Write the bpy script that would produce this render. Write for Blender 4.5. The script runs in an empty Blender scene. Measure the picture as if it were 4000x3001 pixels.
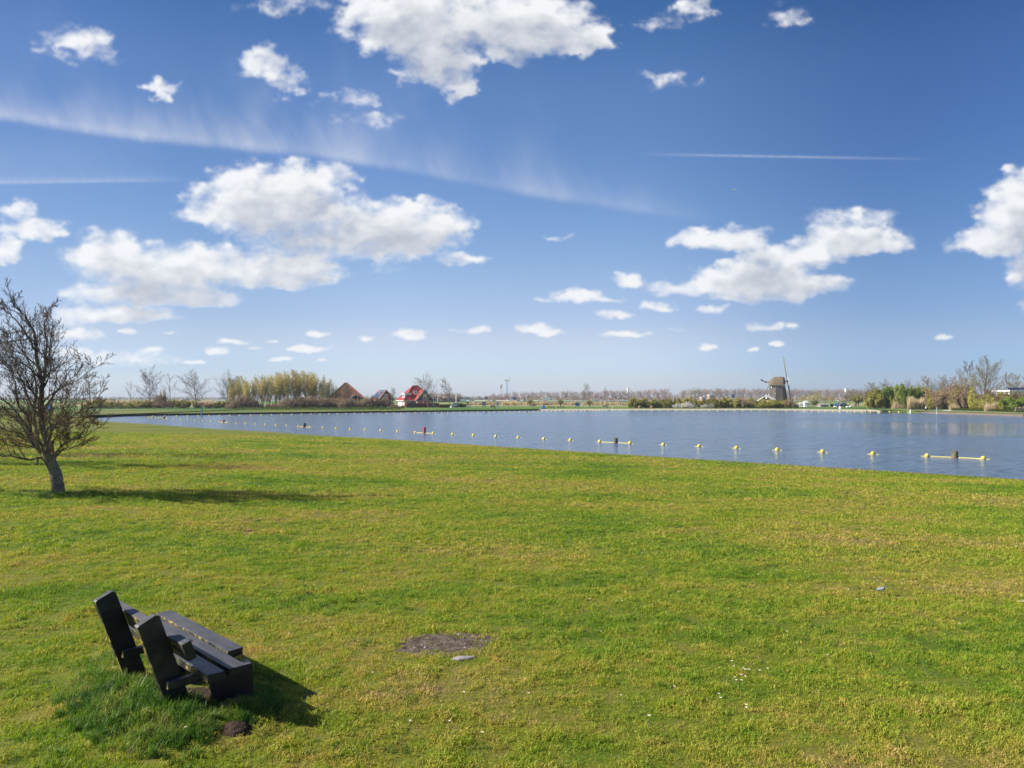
import bpy, bmesh, math, random
import numpy as np
from mathutils import Vector, Matrix

# ---------------------------------------------------------------- constants
F = 2983.0          # focal length in pixels of the 4000 px wide photograph
HZ = 1557.0         # row of the horizon
CAMZ = 2.42
WZ = -0.88          # water level
LZ = -0.60          # level of the far land
R = math.radians
S = bpy.context.scene
COL = S.collection

# ---------------------------------------------------------------- camera
cam_d = bpy.data.cameras.new('camera')
cam = bpy.data.objects.new('camera', cam_d)
COL.objects.link(cam)
cam.location = (0, 0, CAMZ)
cam.rotation_euler = (R(90), 0, 0)
cam_d.sensor_fit = 'HORIZONTAL'
cam_d.sensor_width = 36
cam_d.lens = 36 * F / 4000
cam_d.shift_y = (HZ - 1500.5) / 4000
cam_d.clip_start = 0.05
cam_d.clip_end = 20000
S.camera = cam

# ---------------------------------------------------------------- light
SUNV = Vector((-1.57, -0.04, 1.0)).normalized()      # towards the sun
SUN_EL = math.asin(SUNV.z)
SUN_AZ = math.atan2(SUNV.x, SUNV.y)                  # clockwise from +Y
S.view_settings.view_transform = 'Standard'
S.view_settings.look = 'None'
S.view_settings.gamma = 1
S.view_settings.use_curve_mapping = False
S.view_settings.exposure = 0.92
sun_d = bpy.data.lights.new('sun', 'SUN')
sun_d.energy = 5.0
sun_d.angle = R(0.55)
sun_d.color = (1.0, 0.955, 0.88)
sun = bpy.data.objects.new('sun', sun_d)
COL.objects.link(sun)
sun.location = (-30, 0, 30)
sun.rotation_euler = SUNV.to_track_quat('Z', 'Y').to_euler()

# ---------------------------------------------------------------- numpy noise
def perlin(x, y, seed=0):
    rs = np.random.RandomState(seed)
    perm = rs.permutation(256).astype(np.int32)
    perm = np.concatenate([perm, perm])
    ang = rs.rand(256).astype(np.float32) * 2 * np.pi
    gx, gy = np.cos(ang), np.sin(ang)
    xi = np.floor(x).astype(np.int32); yi = np.floor(y).astype(np.int32)
    xf = (x - xi).astype(np.float32); yf = (y - yi).astype(np.float32)
    u = xf * xf * xf * (xf * (xf * 6 - 15) + 10); v = yf * yf * yf * (yf * (yf * 6 - 15) + 10)
    def g(ix, iy, fx, fy):
        h = perm[(perm[ix & 255] + iy) & 255]
        return gx[h] * fx + gy[h] * fy
    a = g(xi, yi, xf, yf); b = g(xi + 1, yi, xf - 1, yf)
    c = g(xi, yi + 1, xf, yf - 1); d = g(xi + 1, yi + 1, xf - 1, yf - 1)
    return ((a + u * (b - a)) * (1 - v) + (c + u * (d - c)) * v) * 1.5

def fbm(x, y, octv=5, seed=0, gain=0.5, lac=2.03):
    s = 0; a = 1.0; n = 0
    for i in range(octv):
        s = s + a * perlin(x, y, seed + i * 7); n += a
        x = x * lac + 17.3; y = y * lac - 9.1; a *= gain
    return s / n

def sstep(a, b, x):
    t = np.clip((x - a) / (b - a), 0, 1)
    return t * t * (3 - 2 * t)

# ---------------------------------------------------------------- sky: a map of cloud cover over all directions
CLOUDS = [  # column, row, half width, half height up, half height down, strength
 (1060,790,360,165,150,1.15),(1230,700,170,75,80,.75),(1530,905,310,140,125,1.2),(1640,880,230,95,80,.8),(770,850,110,42,36,.55),(960,730,180,75,60,.7),(1330,690,90,55,40,.5),(1240,940,300,110,80,.7),
 (430,1000,190,115,85,1.05),(750,1050,340,110,70,1.05),(1110,1075,260,110,60,1.0),(700,1060,480,60,60,.8),(560,1145,350,62,55,1.0),(780,1175,170,42,32,.7),
 (450,1232,270,42,34,.95),(290,1240,120,50,35,.6),(70,825,95,50,40,.7),(130,895,165,58,42,.9),(20,985,80,70,60,.85),(300,1310,130,34,28,.6),(300,1375,150,22,20,.5),(420,1405,330,34,30,.42),
 (500,1297,48,14,10,.7),(590,1372,62,22,16,.7),(845,1373,60,20,14,.75),(910,1338,60,14,10,.8),(760,1415,50,9,7,.7),(1245,1310,66,18,13,.9),(1210,1364,95,19,13,.95),(1100,1403,52,12,8,.85),
 (1430,1328,54,12,9,.6),(1605,1312,90,30,16,.9),(1868,1290,66,22,14,.9),(1780,1292,40,8,6,.5),(1250,1408,30,7,5,.6),(990,1362,40,8,6,.6),(1065,1335,30,6,5,.5),(660,1300,30,6,5,.4),
 (1600,80,300,190,150,1.25),(1710,240,190,150,110,.95),(1790,350,60,70,60,.6),(2050,90,330,130,130,1.25),(2260,150,150,90,75,1.0),(2010,200,110,80,60,.7),(1380,30,90,70,55,.7),(1880,40,200,100,100,.9),
 (290,165,150,70,70,.62),(400,190,80,50,50,.5),(625,350,65,55,35,.6),(1030,250,105,80,70,.7),(1130,330,75,60,55,.5),(1370,385,115,32,26,.36),(2720,30,85,60,50,.45),(2560,90,80,34,30,.35),
 (2630,315,120,34,34,.36),(3070,60,90,50,50,.36),(1130,20,170,50,40,.3),(2160,933,75,16,14,.35),(1440,470,130,30,30,.2),
 (2700,935,110,45,40,.8),(2860,945,170,62,50,1.0),(3010,1000,150,60,55,.9),(3330,945,240,95,55,1.15),(3180,1000,150,55,45,.85),(3300,845,170,45,45,.35),(3480,960,110,42,40,.7),
 (2880,1075,170,70,60,1.1),(2980,1120,330,72,70,1.1),(2660,1125,150,34,30,.7),(3200,1105,150,34,32,.8),(3040,1060,150,45,45,.8),
 (2440,1097,74,36,32,.95),(2250,1160,110,36,26,.9),(2370,1170,70,16,12,.6),(2115,1170,35,12,12,.5),(2400,1230,84,24,20,.85),(2575,1205,78,32,20,.9),(2780,1212,64,24,22,.8),(2080,1285,85,26,20,.95),
 (2150,1300,64,14,12,.8),(2430,1309,110,16,12,.75),(2530,1305,22,9,9,.6),(2985,1280,90,20,14,.65),(3090,1280,34,12,10,.7),(2765,1358,50,13,10,.65),(3035,1345,32,18,16,.7),(2935,1362,22,11,9,.6),
 (3685,1316,42,13,11,.65),(2640,1288,30,6,5,.4),(1820,1012,110,30,26,.6),(1520,1055,70,16,14,.25),(4010,840,210,170,150,1.15),(3880,950,150,90,60,1.0),(3985,700,90,70,60,.75),(3760,960,80,40,30,.5),
 (4020,1060,90,90,90,.65),(4060,1200,80,50,50,.4)]

def build_cloud_map():
    W, H = 4320, 1080
    az0, az1 = -48.0, 48.0
    c0, c1 = int((az0 + 180) / 360 * W), int((az1 + 180) / 360 * W)
    r1 = int(48 / 90 * H)
    az = np.radians((np.arange(c0, c1) + .5) / W * 360 - 180)[None, :].astype(np.float32)
    el = np.radians((np.arange(0, r1) + .5) / H * 90)[:, None].astype(np.float32)
    X = 2000 + F * np.tan(az) + 0 * el
    Y = HZ - F * np.tan(el) / np.cos(az)
    hh = np.clip(HZ - Y, 0, None) + 130
    nu = X * 3.2 / 300. ; nv = Y * 3.2 / 190.
    fine = sstep(520, 150, hh)
    w1 = fbm(nu * 1.1, nv * 1.1, 5, 11); w2 = fbm(nu * 1.1 + 40, nv * 1.1 + 7, 5, 23)
    scl = np.clip(hh * .09, 8, 95)
    Xw = X + w1 * scl * 1.1; Yw = Y + w2 * scl * .6
    base = np.full(X.shape, -9.0, np.float32)
    for cx, cy, rx, ru, rd, st in CLOUDS:
        x0 = np.searchsorted(X[0], cx - rx * 1.9 - 60); x1 = np.searchsorted(X[0], cx + rx * 1.9 + 60)
        if x1 <= x0: continue
        dx = (Xw[:, x0:x1] - cx) / rx; dy = (Yw[:, x0:x1] - cy)
        dy = np.where(dy < 0, dy / ru, dy / rd)
        s = st * (1 - dx * dx - dy * dy)
        b = base[:, x0:x1]
        base[:, x0:x1] = np.log(np.exp(b * 5) + np.exp(s * 5)) / 5
    n = fbm(nu * .8, nv * .8, 7, 5, .56) * (1 - fine) + fbm(nu * 2.6, nv * 3.2, 5, 8, .55) * fine
    rid = 1 - np.abs(fbm(nu * 2.4, nv * 2.4, 5, 61, .6)) * 2
    hf = fbm(X / 34., Y / 26., 4, 17, .6)
    D = base * 1.0 + n * .50 + (rid - .7) * .20 + hf * .10 - .01
    soft = 1.0 + .9 * fbm(nu * .9, nv * .9, 2, 77) - .30 * fine
    A = np.clip(D / np.clip(soft, .46, 1.5) + .10, 0, 1)
    A = sstep(0, 1, A) ** .9 * np.clip(D * 1.2 + .55, 0, 1)
    thick = np.clip(base * 1.2 + n * .5, 0, 1.2)
    # contrails: an old one spread by the wind, a thin one under it, a fresh one
    lx = np.array([-600, 0, 271, 542, 904, 1266, 1537, 1808, 2000, 2362, 2669, 2800.])
    ly = np.array([390, 461, 506, 542, 579, 615, 660, 714, 750, 805, 845, 865.])
    dy = np.interp(X, lx, ly) - Y
    fib = fbm((X + dy * .45 + 60 * fbm(X / 400, Y / 300, 2, 44)) / 52, (Y * .30) / 52, 5, 31, .62)
    fib2 = fbm((X + dy * .3) / 14, (Y * .2) / 14, 3, 37)
    big = fbm(X / 320, Y / 500, 3, 41)
    wid = np.interp(X, [0, 600, 1300, 2000, 2700], [62, 88, 100, 72, 30]) * np.clip(1 + fib * .22 + 1.0 * big, .4, 2)
    up = sstep(0, 1, (dy + 6 * fib2 + 14 * big) / 46 + .45) * np.exp(-np.clip(dy, 0, None) / wid)
    fade = np.interp(X, [-900, 0, 1500, 2300, 2800], [.50, .60, .44, .30, 0])
    C1 = up * fade * np.clip(.80 + fib * .30 + fib2 * .05 + big * .7, 0, 1.4)
    yb = np.interp(X, [-300, 0, 400, 740, 800], [735, 718, 712, 708, 706]) - Y
    C2 = np.clip(yb / 6 + .5, 0, 1) * np.exp(-np.clip(yb, 0, None) / 16) * np.interp(X, [-500, 0, 500, 760], [.35, .34, .26, 0]) * (1 + fib2 * .7)
    C2 += np.exp(-((yb - 90) / 80.) ** 2) * np.interp(X, [-300, 300, 700], [.12, .08, 0]) * np.clip(.6 + fib * .4, 0, 1)
    yt = Y - (604 + (X - 2600) * .018)
    C3 = np.exp(-(yt / 3.2) ** 2) * np.interp(X, [2480, 2800, 3150, 3700], [0, .3, .34, 0]) * (1 + fib2 * .5)
    thin = np.clip(C1 + C2 + C3, 0, .75)
    # faint low haze cloud
    A = 1 - (1 - A) * (1 - thin)
    # shade: grey towards the base and away from the sun
    k = 10
    sh = np.zeros_like(D)
    Dl = base + n * .5
    for i in (2, 4, 7, 11):
        sx = 2 * i; sy = 3 * i
        Dn = np.roll(np.clip(Dl, -.3, 1.2), sx, axis=1)
        Dn = np.vstack([Dn[sy:], np.repeat(Dn[-1:], sy, 0)])
        sh += np.clip(Dn, 0, 1.2)
    sh = sh / 4
    shade = np.clip(1.02 - .80 * sstep(.15, .85, sh) * sstep(.1, .7, thick) + .55 * n * sstep(0, .5, D) + .25 * fbm(X / 120, Y / 80, 4, 19) , 0, 1)
    img = np.zeros((H, W, 4), np.float32); img[..., 3] = 1
    # everywhere else: fair-weather clouds of the same kind, on a coarse grid
    q = 4
    azc = np.radians((np.arange(0, W, q) + .5) / W * 360 - 180)[None, :]
    elc = np.radians((np.arange(0, H, q) + .5) / H * 90)[:, None]
    rr = 1 / (np.tan(elc) + .12)
    gx = rr * np.sin(azc) * 1.1; gy = rr * np.cos(azc) * 1.1
    g = fbm(gx + 31, gy - 12, 6, 91, .52)
    ga = sstep(.10, .42, g) * .9
    ga = np.repeat(np.repeat(ga, q, 0), q, 1)[:H, :W].astype(np.float32)
    azf = np.abs((np.arange(W) + .5) / W * 360 - 180)[None, :]
    elf = ((np.arange(H) + .5) / H * 90)[:, None]
    m = np.maximum(sstep(39, 47, azf), sstep(33, 41, elf)).astype(np.float32)
    img[..., 0] = ga * m; img[..., 1] = .85
    mm = 1 - m[:r1, c0:c1]
    img[:r1, c0:c1, 0] = np.clip(A * mm + ga[:r1, c0:c1] * (1 - mm), 0, 1)
    img[:r1, c0:c1, 1] = shade * mm + .85 * (1 - mm)
    im = bpy.data.images.new('cloud_cover', W, H, alpha=False, float_buffer=False)
    im.colorspace_settings.name = 'Non-Color'
    im.pixels.foreach_set(img.ravel())
    im.update()
    im.pack()
    return im

def nd(nt, t, **kw):
    n = nt.nodes.new(t)
    for k, v in kw.items():
        if k.startswith('i_'):
            key = k[2:]
            n.inputs[int(key) if key.isdigit() else key].default_value = v
        else:
            setattr(n, k, v)
    return n

def mth(nt, op, a, b=None, c=None, clamp=False):
    n = nt.nodes.new('ShaderNodeMath'); n.operation = op; n.use_clamp = clamp
    for i, v in enumerate((a, b, c)):
        if v is None: continue
        if isinstance(v, (int, float)): n.inputs[i].default_value = v
        else: nt.links.new(v, n.inputs[i])
    return n.outputs[0]

def mixc(nt, fac, a, b, blend='MIX'):
    n = nt.nodes.new('ShaderNodeMix'); n.data_type = 'RGBA'; n.blend_type = blend
    for i, v in ((0, fac), (6, a), (7, b)):
        if isinstance(v, (int, float)): n.inputs[i].default_value = v
        elif isinstance(v, tuple): n.inputs[i].default_value = v if len(v) == 4 else v + (1,)
        else: nt.links.new(v, n.inputs[i])
    return n.outputs[2]

world = bpy.data.worlds.new('World')
S.world = world
world.use_nodes = True
nt = world.node_tree
nt.nodes.clear()
sky = nd(nt, 'ShaderNodeTexSky')
sky.sky_type = 'NISHITA'
sky.sun_disc = False
sky.sun_elevation = SUN_EL
sky.sun_rotation = SUN_AZ
sky.altitude = 0
sky.air_density = 1.0
sky.dust_density = 0.35
sky.ozone_density = 4.0
tc = nd(nt, 'ShaderNodeTexCoord')
sep = nd(nt, 'ShaderNodeSeparateXYZ')
nt.links.new(tc.outputs['Generated'], sep.inputs[0])
azn = mth(nt, 'ARCTAN2', sep.outputs[0], sep.outputs[1])
uu = mth(nt, 'MULTIPLY_ADD', azn, 1 / (2 * math.pi), .5)
eln = mth(nt, 'ARCSINE', sep.outputs[2])
vv = mth(nt, 'MULTIPLY', mth(nt, 'MAXIMUM', eln, 0.0008), 2 / math.pi)
cb = nd(nt, 'ShaderNodeCombineXYZ')
nt.links.new(uu, cb.inputs[0]); nt.links.new(vv, cb.inputs[1])
ti = nd(nt, 'ShaderNodeTexImage', extension='EXTEND', interpolation='Cubic')
ti.image = build_cloud_map()
nt.links.new(cb.outputs[0], ti.inputs[0])
sp = nd(nt, 'ShaderNodeSeparateColor')
nt.links.new(ti.outputs[0], sp.inputs[0])
def ramp(nt, fac, stops, interp='LINEAR'):
    n = nt.nodes.new('ShaderNodeValToRGB'); n.color_ramp.interpolation = interp
    e = n.color_ramp.elements
    while len(e) > 1: e.remove(e[-1])
    for i, (p, c) in enumerate(stops):
        k = e[0] if i == 0 else e.new(p)
        k.position = p; k.color = (tuple(c) if hasattr(c, '__len__') else (c, c, c)) + (1,)
    if not isinstance(fac, (int, float)): nt.links.new(fac, n.inputs[0])
    return n.outputs[0]
elv = ramp(nt, sep.outputs[2], [(0, (.80, .88, 1.36)), (.03, (.90, .90, 1.22)), (.09, (1.25, .92, .98)), (.16, (1.42, .98, .94)), (.36, (1.42, .93, .92)), (.47, (.85, .72, .78)), (.7, (.6, .58, .66)), (1, (.5, .5, .6))], 'EASE')
azf = ramp(nt, mth(nt, 'MULTIPLY_ADD', sep.outputs[0], .5, .5), [(.2, (.66, .72, .76)), (.30, (.74, .80, .83)), (.44, 1.0), (.56, 1.0), (.73, (.50, .62, .74)), (1, (.50, .62, .74))], 'EASE')
hs = nd(nt, 'ShaderNodeHueSaturation', i_Saturation=1.25)
nt.links.new(sky.outputs[0], hs.inputs['Color'])
skc = mixc(nt, 1.0, mixc(nt, 1.0, hs.outputs[0], elv, 'MULTIPLY'), azf, 'MULTIPLY')
SKYSTR = 0.081
lift = mixc(nt, sp.outputs[1], (3.3, 3.55, 4.05), (6.15, 6.2, 6.3))
colr = mixc(nt, mth(nt, 'MULTIPLY', sp.outputs[0], .97), skc, lift)
bg = nd(nt, 'ShaderNodeBackground', i_Strength=SKYSTR)
nt.links.new(colr, bg.inputs[0])
wo = nd(nt, 'ShaderNodeOutputWorld')
nt.links.new(bg.outputs[0], wo.inputs[0])

# ================================================================ helpers
def tag(o, label=None, cat=None, group=None, kind=None):
    if label: o['label'] = label
    if cat: o['category'] = cat
    if group: o['group'] = group
    if kind: o['kind'] = kind
    return o

def empty(name, loc=(0, 0, 0), rz=0, label=None, cat=None, group=None, sc=1):
    o = bpy.data.objects.new(name, None); COL.objects.link(o)
    o.empty_display_size = .2
    o.location = loc; o.rotation_euler = (0, 0, rz); o.scale = (sc, sc, sc)
    return tag(o, label, cat, group)

def link(name, me, parent=None, loc=None, rz=0, sc=None):
    o = bpy.data.objects.new(name, me); COL.objects.link(o)
    if parent: o.parent = parent
    if loc is not None: o.location = loc
    if rz: o.rotation_euler = (0, 0, rz)
    if sc is not None: o.scale = sc if hasattr(sc, '__len__') else (sc, sc, sc)
    return o

class MB:
    def __init__(s): s.v = []; s.f = []; s.m = []
    def add(s, vs, fs, m=0):
        b = len(s.v); s.v.extend(vs)
        for f in fs: s.f.append(tuple(i + b for i in f)); s.m.append(m)
        return s
    def box(s, x0, x1, y0, y1, z0, z1, m=0, xf=None):
        vs = [Vector((x, y, z)) for z in (z0, z1) for x, y in ((x0, y0), (x1, y0), (x1, y1), (x0, y1))]
        if xf: vs = [xf(v) for v in vs]
        return s.add(vs, [(0, 3, 2, 1), (4, 5, 6, 7), (0, 1, 5, 4), (1, 2, 6, 5), (2, 3, 7, 6), (3, 0, 4, 7)], m)
    def hexa(s, vs, m=0):           # bottom ring of 4, top ring of 4
        return s.add([Vector(v) for v in vs], [(0, 3, 2, 1), (4, 5, 6, 7), (0, 1, 5, 4), (1, 2, 6, 5), (2, 3, 7, 6), (3, 0, 4, 7)], m)
    def tube(s, pts, rad, n=6, m=0, cap=True):
        pts = [Vector(p) for p in pts]
        if not hasattr(rad, '__len__'): rad = [rad] * len(pts)
        b = len(s.v); k = len(pts); prev = None
        for i, p in enumerate(pts):
            d = (pts[min(i + 1, k - 1)] - pts[max(i - 1, 0)])
            if d.length < 1e-9: d = Vector((0, 0, 1))
            d.normalize()
            if prev is None: a = d.orthogonal().normalized()
            else:
                a = prev - d * prev.dot(d)
                a = a.normalized() if a.length > 1e-6 else d.orthogonal().normalized()
            prev = a; c = d.cross(a)
            for j in range(n):
                t = 2 * math.pi * j / n
                s.v.append(p + (a * math.cos(t) + c * math.sin(t)) * rad[i])
        for i in range(k - 1):
            for j in range(n):
                q = (j + 1) % n
                s.f.append((b + i * n + j, b + i * n + q, b + (i + 1) * n + q, b + (i + 1) * n + j)); s.m.append(m)
        if cap and n > 2:
            s.f.append(tuple(b + j for j in range(n))[::-1]); s.m.append(m)
            s.f.append(tuple(b + (k - 1) * n + j for j in range(n))); s.m.append(m)
        return s
    def quad(s, c, a, b, m=0):
        return s.add([c - a - b, c + a - b, c + a + b, c - a + b], [(0, 1, 2, 3)], m)
    def poly(s, vs, m=0): return s.add([Vector(v) for v in vs], [tuple(range(len(vs)))], m)
    def mesh(s, name, mats, smooth=False):
        me = bpy.data.meshes.new(name)
        me.from_pydata(s.v, [], s.f)
        mats = mats if isinstance(mats, (list, tuple)) else [mats]
        for m in mats: me.materials.append(m)
        if len(mats) > 1: me.polygons.foreach_set('material_index', s.m)
        if smooth: me.polygons.foreach_set('use_smooth', [True] * len(s.f))
        me.update()
        return me
    def obj(s, name, mats, parent=None, smooth=False, **kw):
        return link(name, s.mesh(name, mats, smooth), parent, **kw)

def bevel(o, w, seg=2):
    m = o.modifiers.new('edge', 'BEVEL'); m.width = w; m.segments = seg; m.limit_method = 'ANGLE'
    return o

def at(px, d, z=LZ, dx=0):
    return Vector(((px - 2000) / F * d + dx, d, z))
def zrow(py, d): return CAMZ - (py - HZ) / F * d
ORD = 'first second third fourth fifth sixth seventh eighth ninth tenth eleventh twelfth thirteenth fourteenth fifteenth sixteenth seventeenth eighteenth nineteenth'.split()
TENS = ['', '', 'twenty', 'thirty', 'forty', 'fifty', 'sixty', 'seventy', 'eighty', 'ninety']
def ordw(n):
    if n < 20: return ORD[n - 1]
    if n >= 100: return 'hundred and ' + ordw(n - 100) if n > 100 else 'hundredth'
    t, u = divmod(n, 10)
    return TENS[t] + '-' + ORD[u - 1] if u else TENS[t][:-1] + 'ieth'

# ---------------------------------------------------------------- materials
def material(name):
    m = bpy.data.materials.new(name); m.use_nodes = True
    n = m.node_tree; p = n.nodes['Principled BSDF']
    return m, n, p
def noise(nt, scale, detail=4, vec=None, rough=.55, dist=0):
    n = nd(nt, 'ShaderNodeTexNoise'); n.inputs['Scale'].default_value = scale
    n.inputs['Detail'].default_value = detail; n.inputs['Roughness'].default_value = rough
    n.inputs['Distortion'].default_value = dist
    if vec is not None: nt.links.new(vec, n.inputs['Vector'])
    return n.outputs['Fac']
def objco(nt): return nd(nt, 'ShaderNodeTexCoord').outputs['Object']
def worldco(nt): return nd(nt, 'ShaderNodeNewGeometry').outputs['Position']
def pmat(name, c1, c2=None, scale=3, rough=.7, bump=0, bscale=None, spec=.4, metal=0, lo=.35, hi=.65, stretch=None):
    m, n, p = material(name)
    c2 = c2 or tuple(x * .75 for x in c1)
    co = objco(n)
    if stretch:
        mp = nd(n, 'ShaderNodeMapping'); mp.inputs['Scale'].default_value = stretch
        n.links.new(co, mp.inputs[0]); co = mp.outputs[0]
    f = noise(n, scale, 5, co)
    r = ramp(n, f, [(lo, c1), (hi, c2)])
    n.links.new(r, p.inputs['Base Color'])
    p.inputs['Roughness'].default_value = rough
    p.inputs['Specular IOR Level'].default_value = spec
    p.inputs['Metallic'].default_value = metal
    if bump:
        b = nd(n, 'ShaderNodeBump'); b.inputs['Strength'].default_value = bump; b.inputs['Distance'].default_value = .02
        n.links.new(noise(n, bscale or scale * 6, 5, co), b.inputs['Height'])
        n.links.new(b.outputs[0], p.inputs['Normal'])
    return m

def lawn_colour(n, co, far=False):
    """grass colour from patches of green and of dry, brownish turf (world space)"""
    mp = nd(n, 'ShaderNodeMapping'); mp.inputs['Rotation'].default_value = (0, 0, R(-8)); mp.inputs['Scale'].default_value = (.7, 1.15, 1)
    n.links.new(co, mp.inputs[0]); c2 = mp.outputs[0]
    big = noise(n, .20, 4, c2, .6)
    mid = noise(n, 1.1, 4, c2, .6)
    sml = noise(n, 5.5, 4, co, .65)
    a = mth(n, 'MULTIPLY_ADD', big, 1.9, mth(n, 'MULTIPLY_ADD', mid, .9, mth(n, 'MULTIPLY', sml, .95)))
    a = mth(n, 'MULTIPLY', a, 1 / 3.75)
    col = ramp(n, a, [(.37, (.100, .205, .011)), (.435, (.185, .290, .016)), (.488, (.285, .345, .026)), (.54, (.365, .350, .048)), (.595, (.405, .340, .095)), (.67, (.42, .33, .14))])
    return col, a

def grass_mat(name, tall=False):
    m, n, p = material(name)
    co = worldco(n)
    col, a = lawn_colour(n, co)
    if tall:
        col = ramp(n, noise(n, 3.5, 3, co), [(.3, (.035, .105, .010)), (.48, (.095, .190, .018)), (.60, (.19, .25, .04)), (.70, (.34, .32, .11))])
    rnd = nd(n, 'ShaderNodeObjectInfo').outputs['Random']
    wn = nd(n, 'ShaderNodeTexNoise'); wn.inputs['Scale'].default_value = 90; n.links.new(co, wn.inputs['Vector'])
    k = mth(n, 'MULTIPLY_ADD', rnd, .62, mth(n, 'MULTIPLY', wn.outputs['Fac'], .55))
    straw = ramp(n, k, [(.15, (.42, .55, .5)), (.45, (.95, 1, 1)), (.65, (1.15, 1.12, 1.1)), (.80, (1.4, 1.2, 1.6)), (.92, (1.7, 1.15, 2.8))])
    col = mixc(n, 1.0, col, straw, 'MULTIPLY')
    n.links.new(col, p.inputs['Base Color'])
    p.inputs['Roughness'].default_value = .55
    p.inputs['Specular IOR Level'].default_value = .35
    tr = nd(n, 'ShaderNodeBsdfTranslucent'); n.links.new(mixc(n, 1, col, (1.1, 1.15, .5), 'MULTIPLY'), tr.inputs[0])
    mx = nd(n, 'ShaderNodeMixShader'); mx.inputs[0].default_value = .38
    n.links.new(p.outputs[0], mx.inputs[1]); n.links.new(tr.outputs[0], mx.inputs[2])
    n.links.new(mx.outputs[0], n.nodes['Material Output'].inputs[0])
    return m

# ---------------------------------------------------------------- lake outline (world metres) from both shores
def wpt(px, py): d = (CAMZ - WZ) * F / (py - HZ); return ((px - 2000) / F * d, d)
NEAR = [(95, -48), (60, -12), (38, 11)] + [wpt(*p) for p in [(4000, 1886), (3560, 1857), (3074, 1826), (2500, 1789), (1989, 1755), (1700, 1735), (1447, 1718), (1240, 1704), (1085, 1692), (900, 1683), (734, 1671), (587, 1659.5), (427, 1650), (300, 1637)]]
FAR = [wpt(*p) for p in [(285, 1632), (420, 1628), (640, 1623.5), (900, 1620), (1350, 1613.8), (1900, 1606.3), (2104, 1603.8), (2500, 1602.3), (3000, 1602), (3300, 1604), (3450, 1606), (3545, 1609.5)]]
RIGHT = [wpt(*p) for p in [(3600, 1612.5), (3660, 1617), (3800, 1621), (4000, 1627.5)]] + [(112, 120), (150, 95), (190, 50), (210, 0), (190, -50)]
rt = 1 / math.sqrt(2)
nt_t = np.array([(-x + y) * rt for x, y in NEAR]); nt_q = np.array([(x + y) * rt for x, y in NEAR])
def shore_q(t): return np.interp(t, nt_t, nt_q)
def gz(x, y, micro=True):
    x = np.asarray(x, float); y = np.asarray(y, float)
    t = (-x + y) * rt; q = (x + y) * rt
    d = shore_q(t) - q
    base = np.interp(d, [-1, 0, .25, .6, 3, 12, 22, 31, 60], [-1.15, WZ - .03, -.80, -.755, -.66, -.42, -.20, -.02, .02])
    far = sstep(118, 150, t)
    base = base * (1 - far) + far * LZ * np.ones_like(base)
    if micro:
        fade = sstep(.3, 3, d)
        mv = (x + 2.219) * .7129 + (y - 5.971) * .7013; mu = -(x + 2.219) * .7013 + (y - 5.971) * .7129
        base = base + .085 * np.exp(-((mv + .50) / .42) ** 2 - ((mu - .25) / .85) ** 2) + .045 * np.exp(-((mv - .0) / .35) ** 2 - ((mu + .35) / .35) ** 2) + .085 * np.exp(-((x + 1.75) ** 2 + (y - 5.85) ** 2) / 1.7 ** 2)
        base = base + fade * (.035 * fbm(x * .35, y * .35, 3, 3) + .016 * fbm(x * 1.7, y * 1.7, 2, 9))
    return base
def gzz(x, y): return float(gz(np.array([x]), np.array([y]))[0])
def ground_at(px, py):
    """point of the lawn seen at this place of the photograph"""
    d = 8.0
    for _ in range(40):
        z = gzz((px - 2000) / F * d, d)
        d = .5 * d + .5 * (CAMZ - z) * F / (py - HZ)
    return Vector(((px - 2000) / F * d, d, z))

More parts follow.
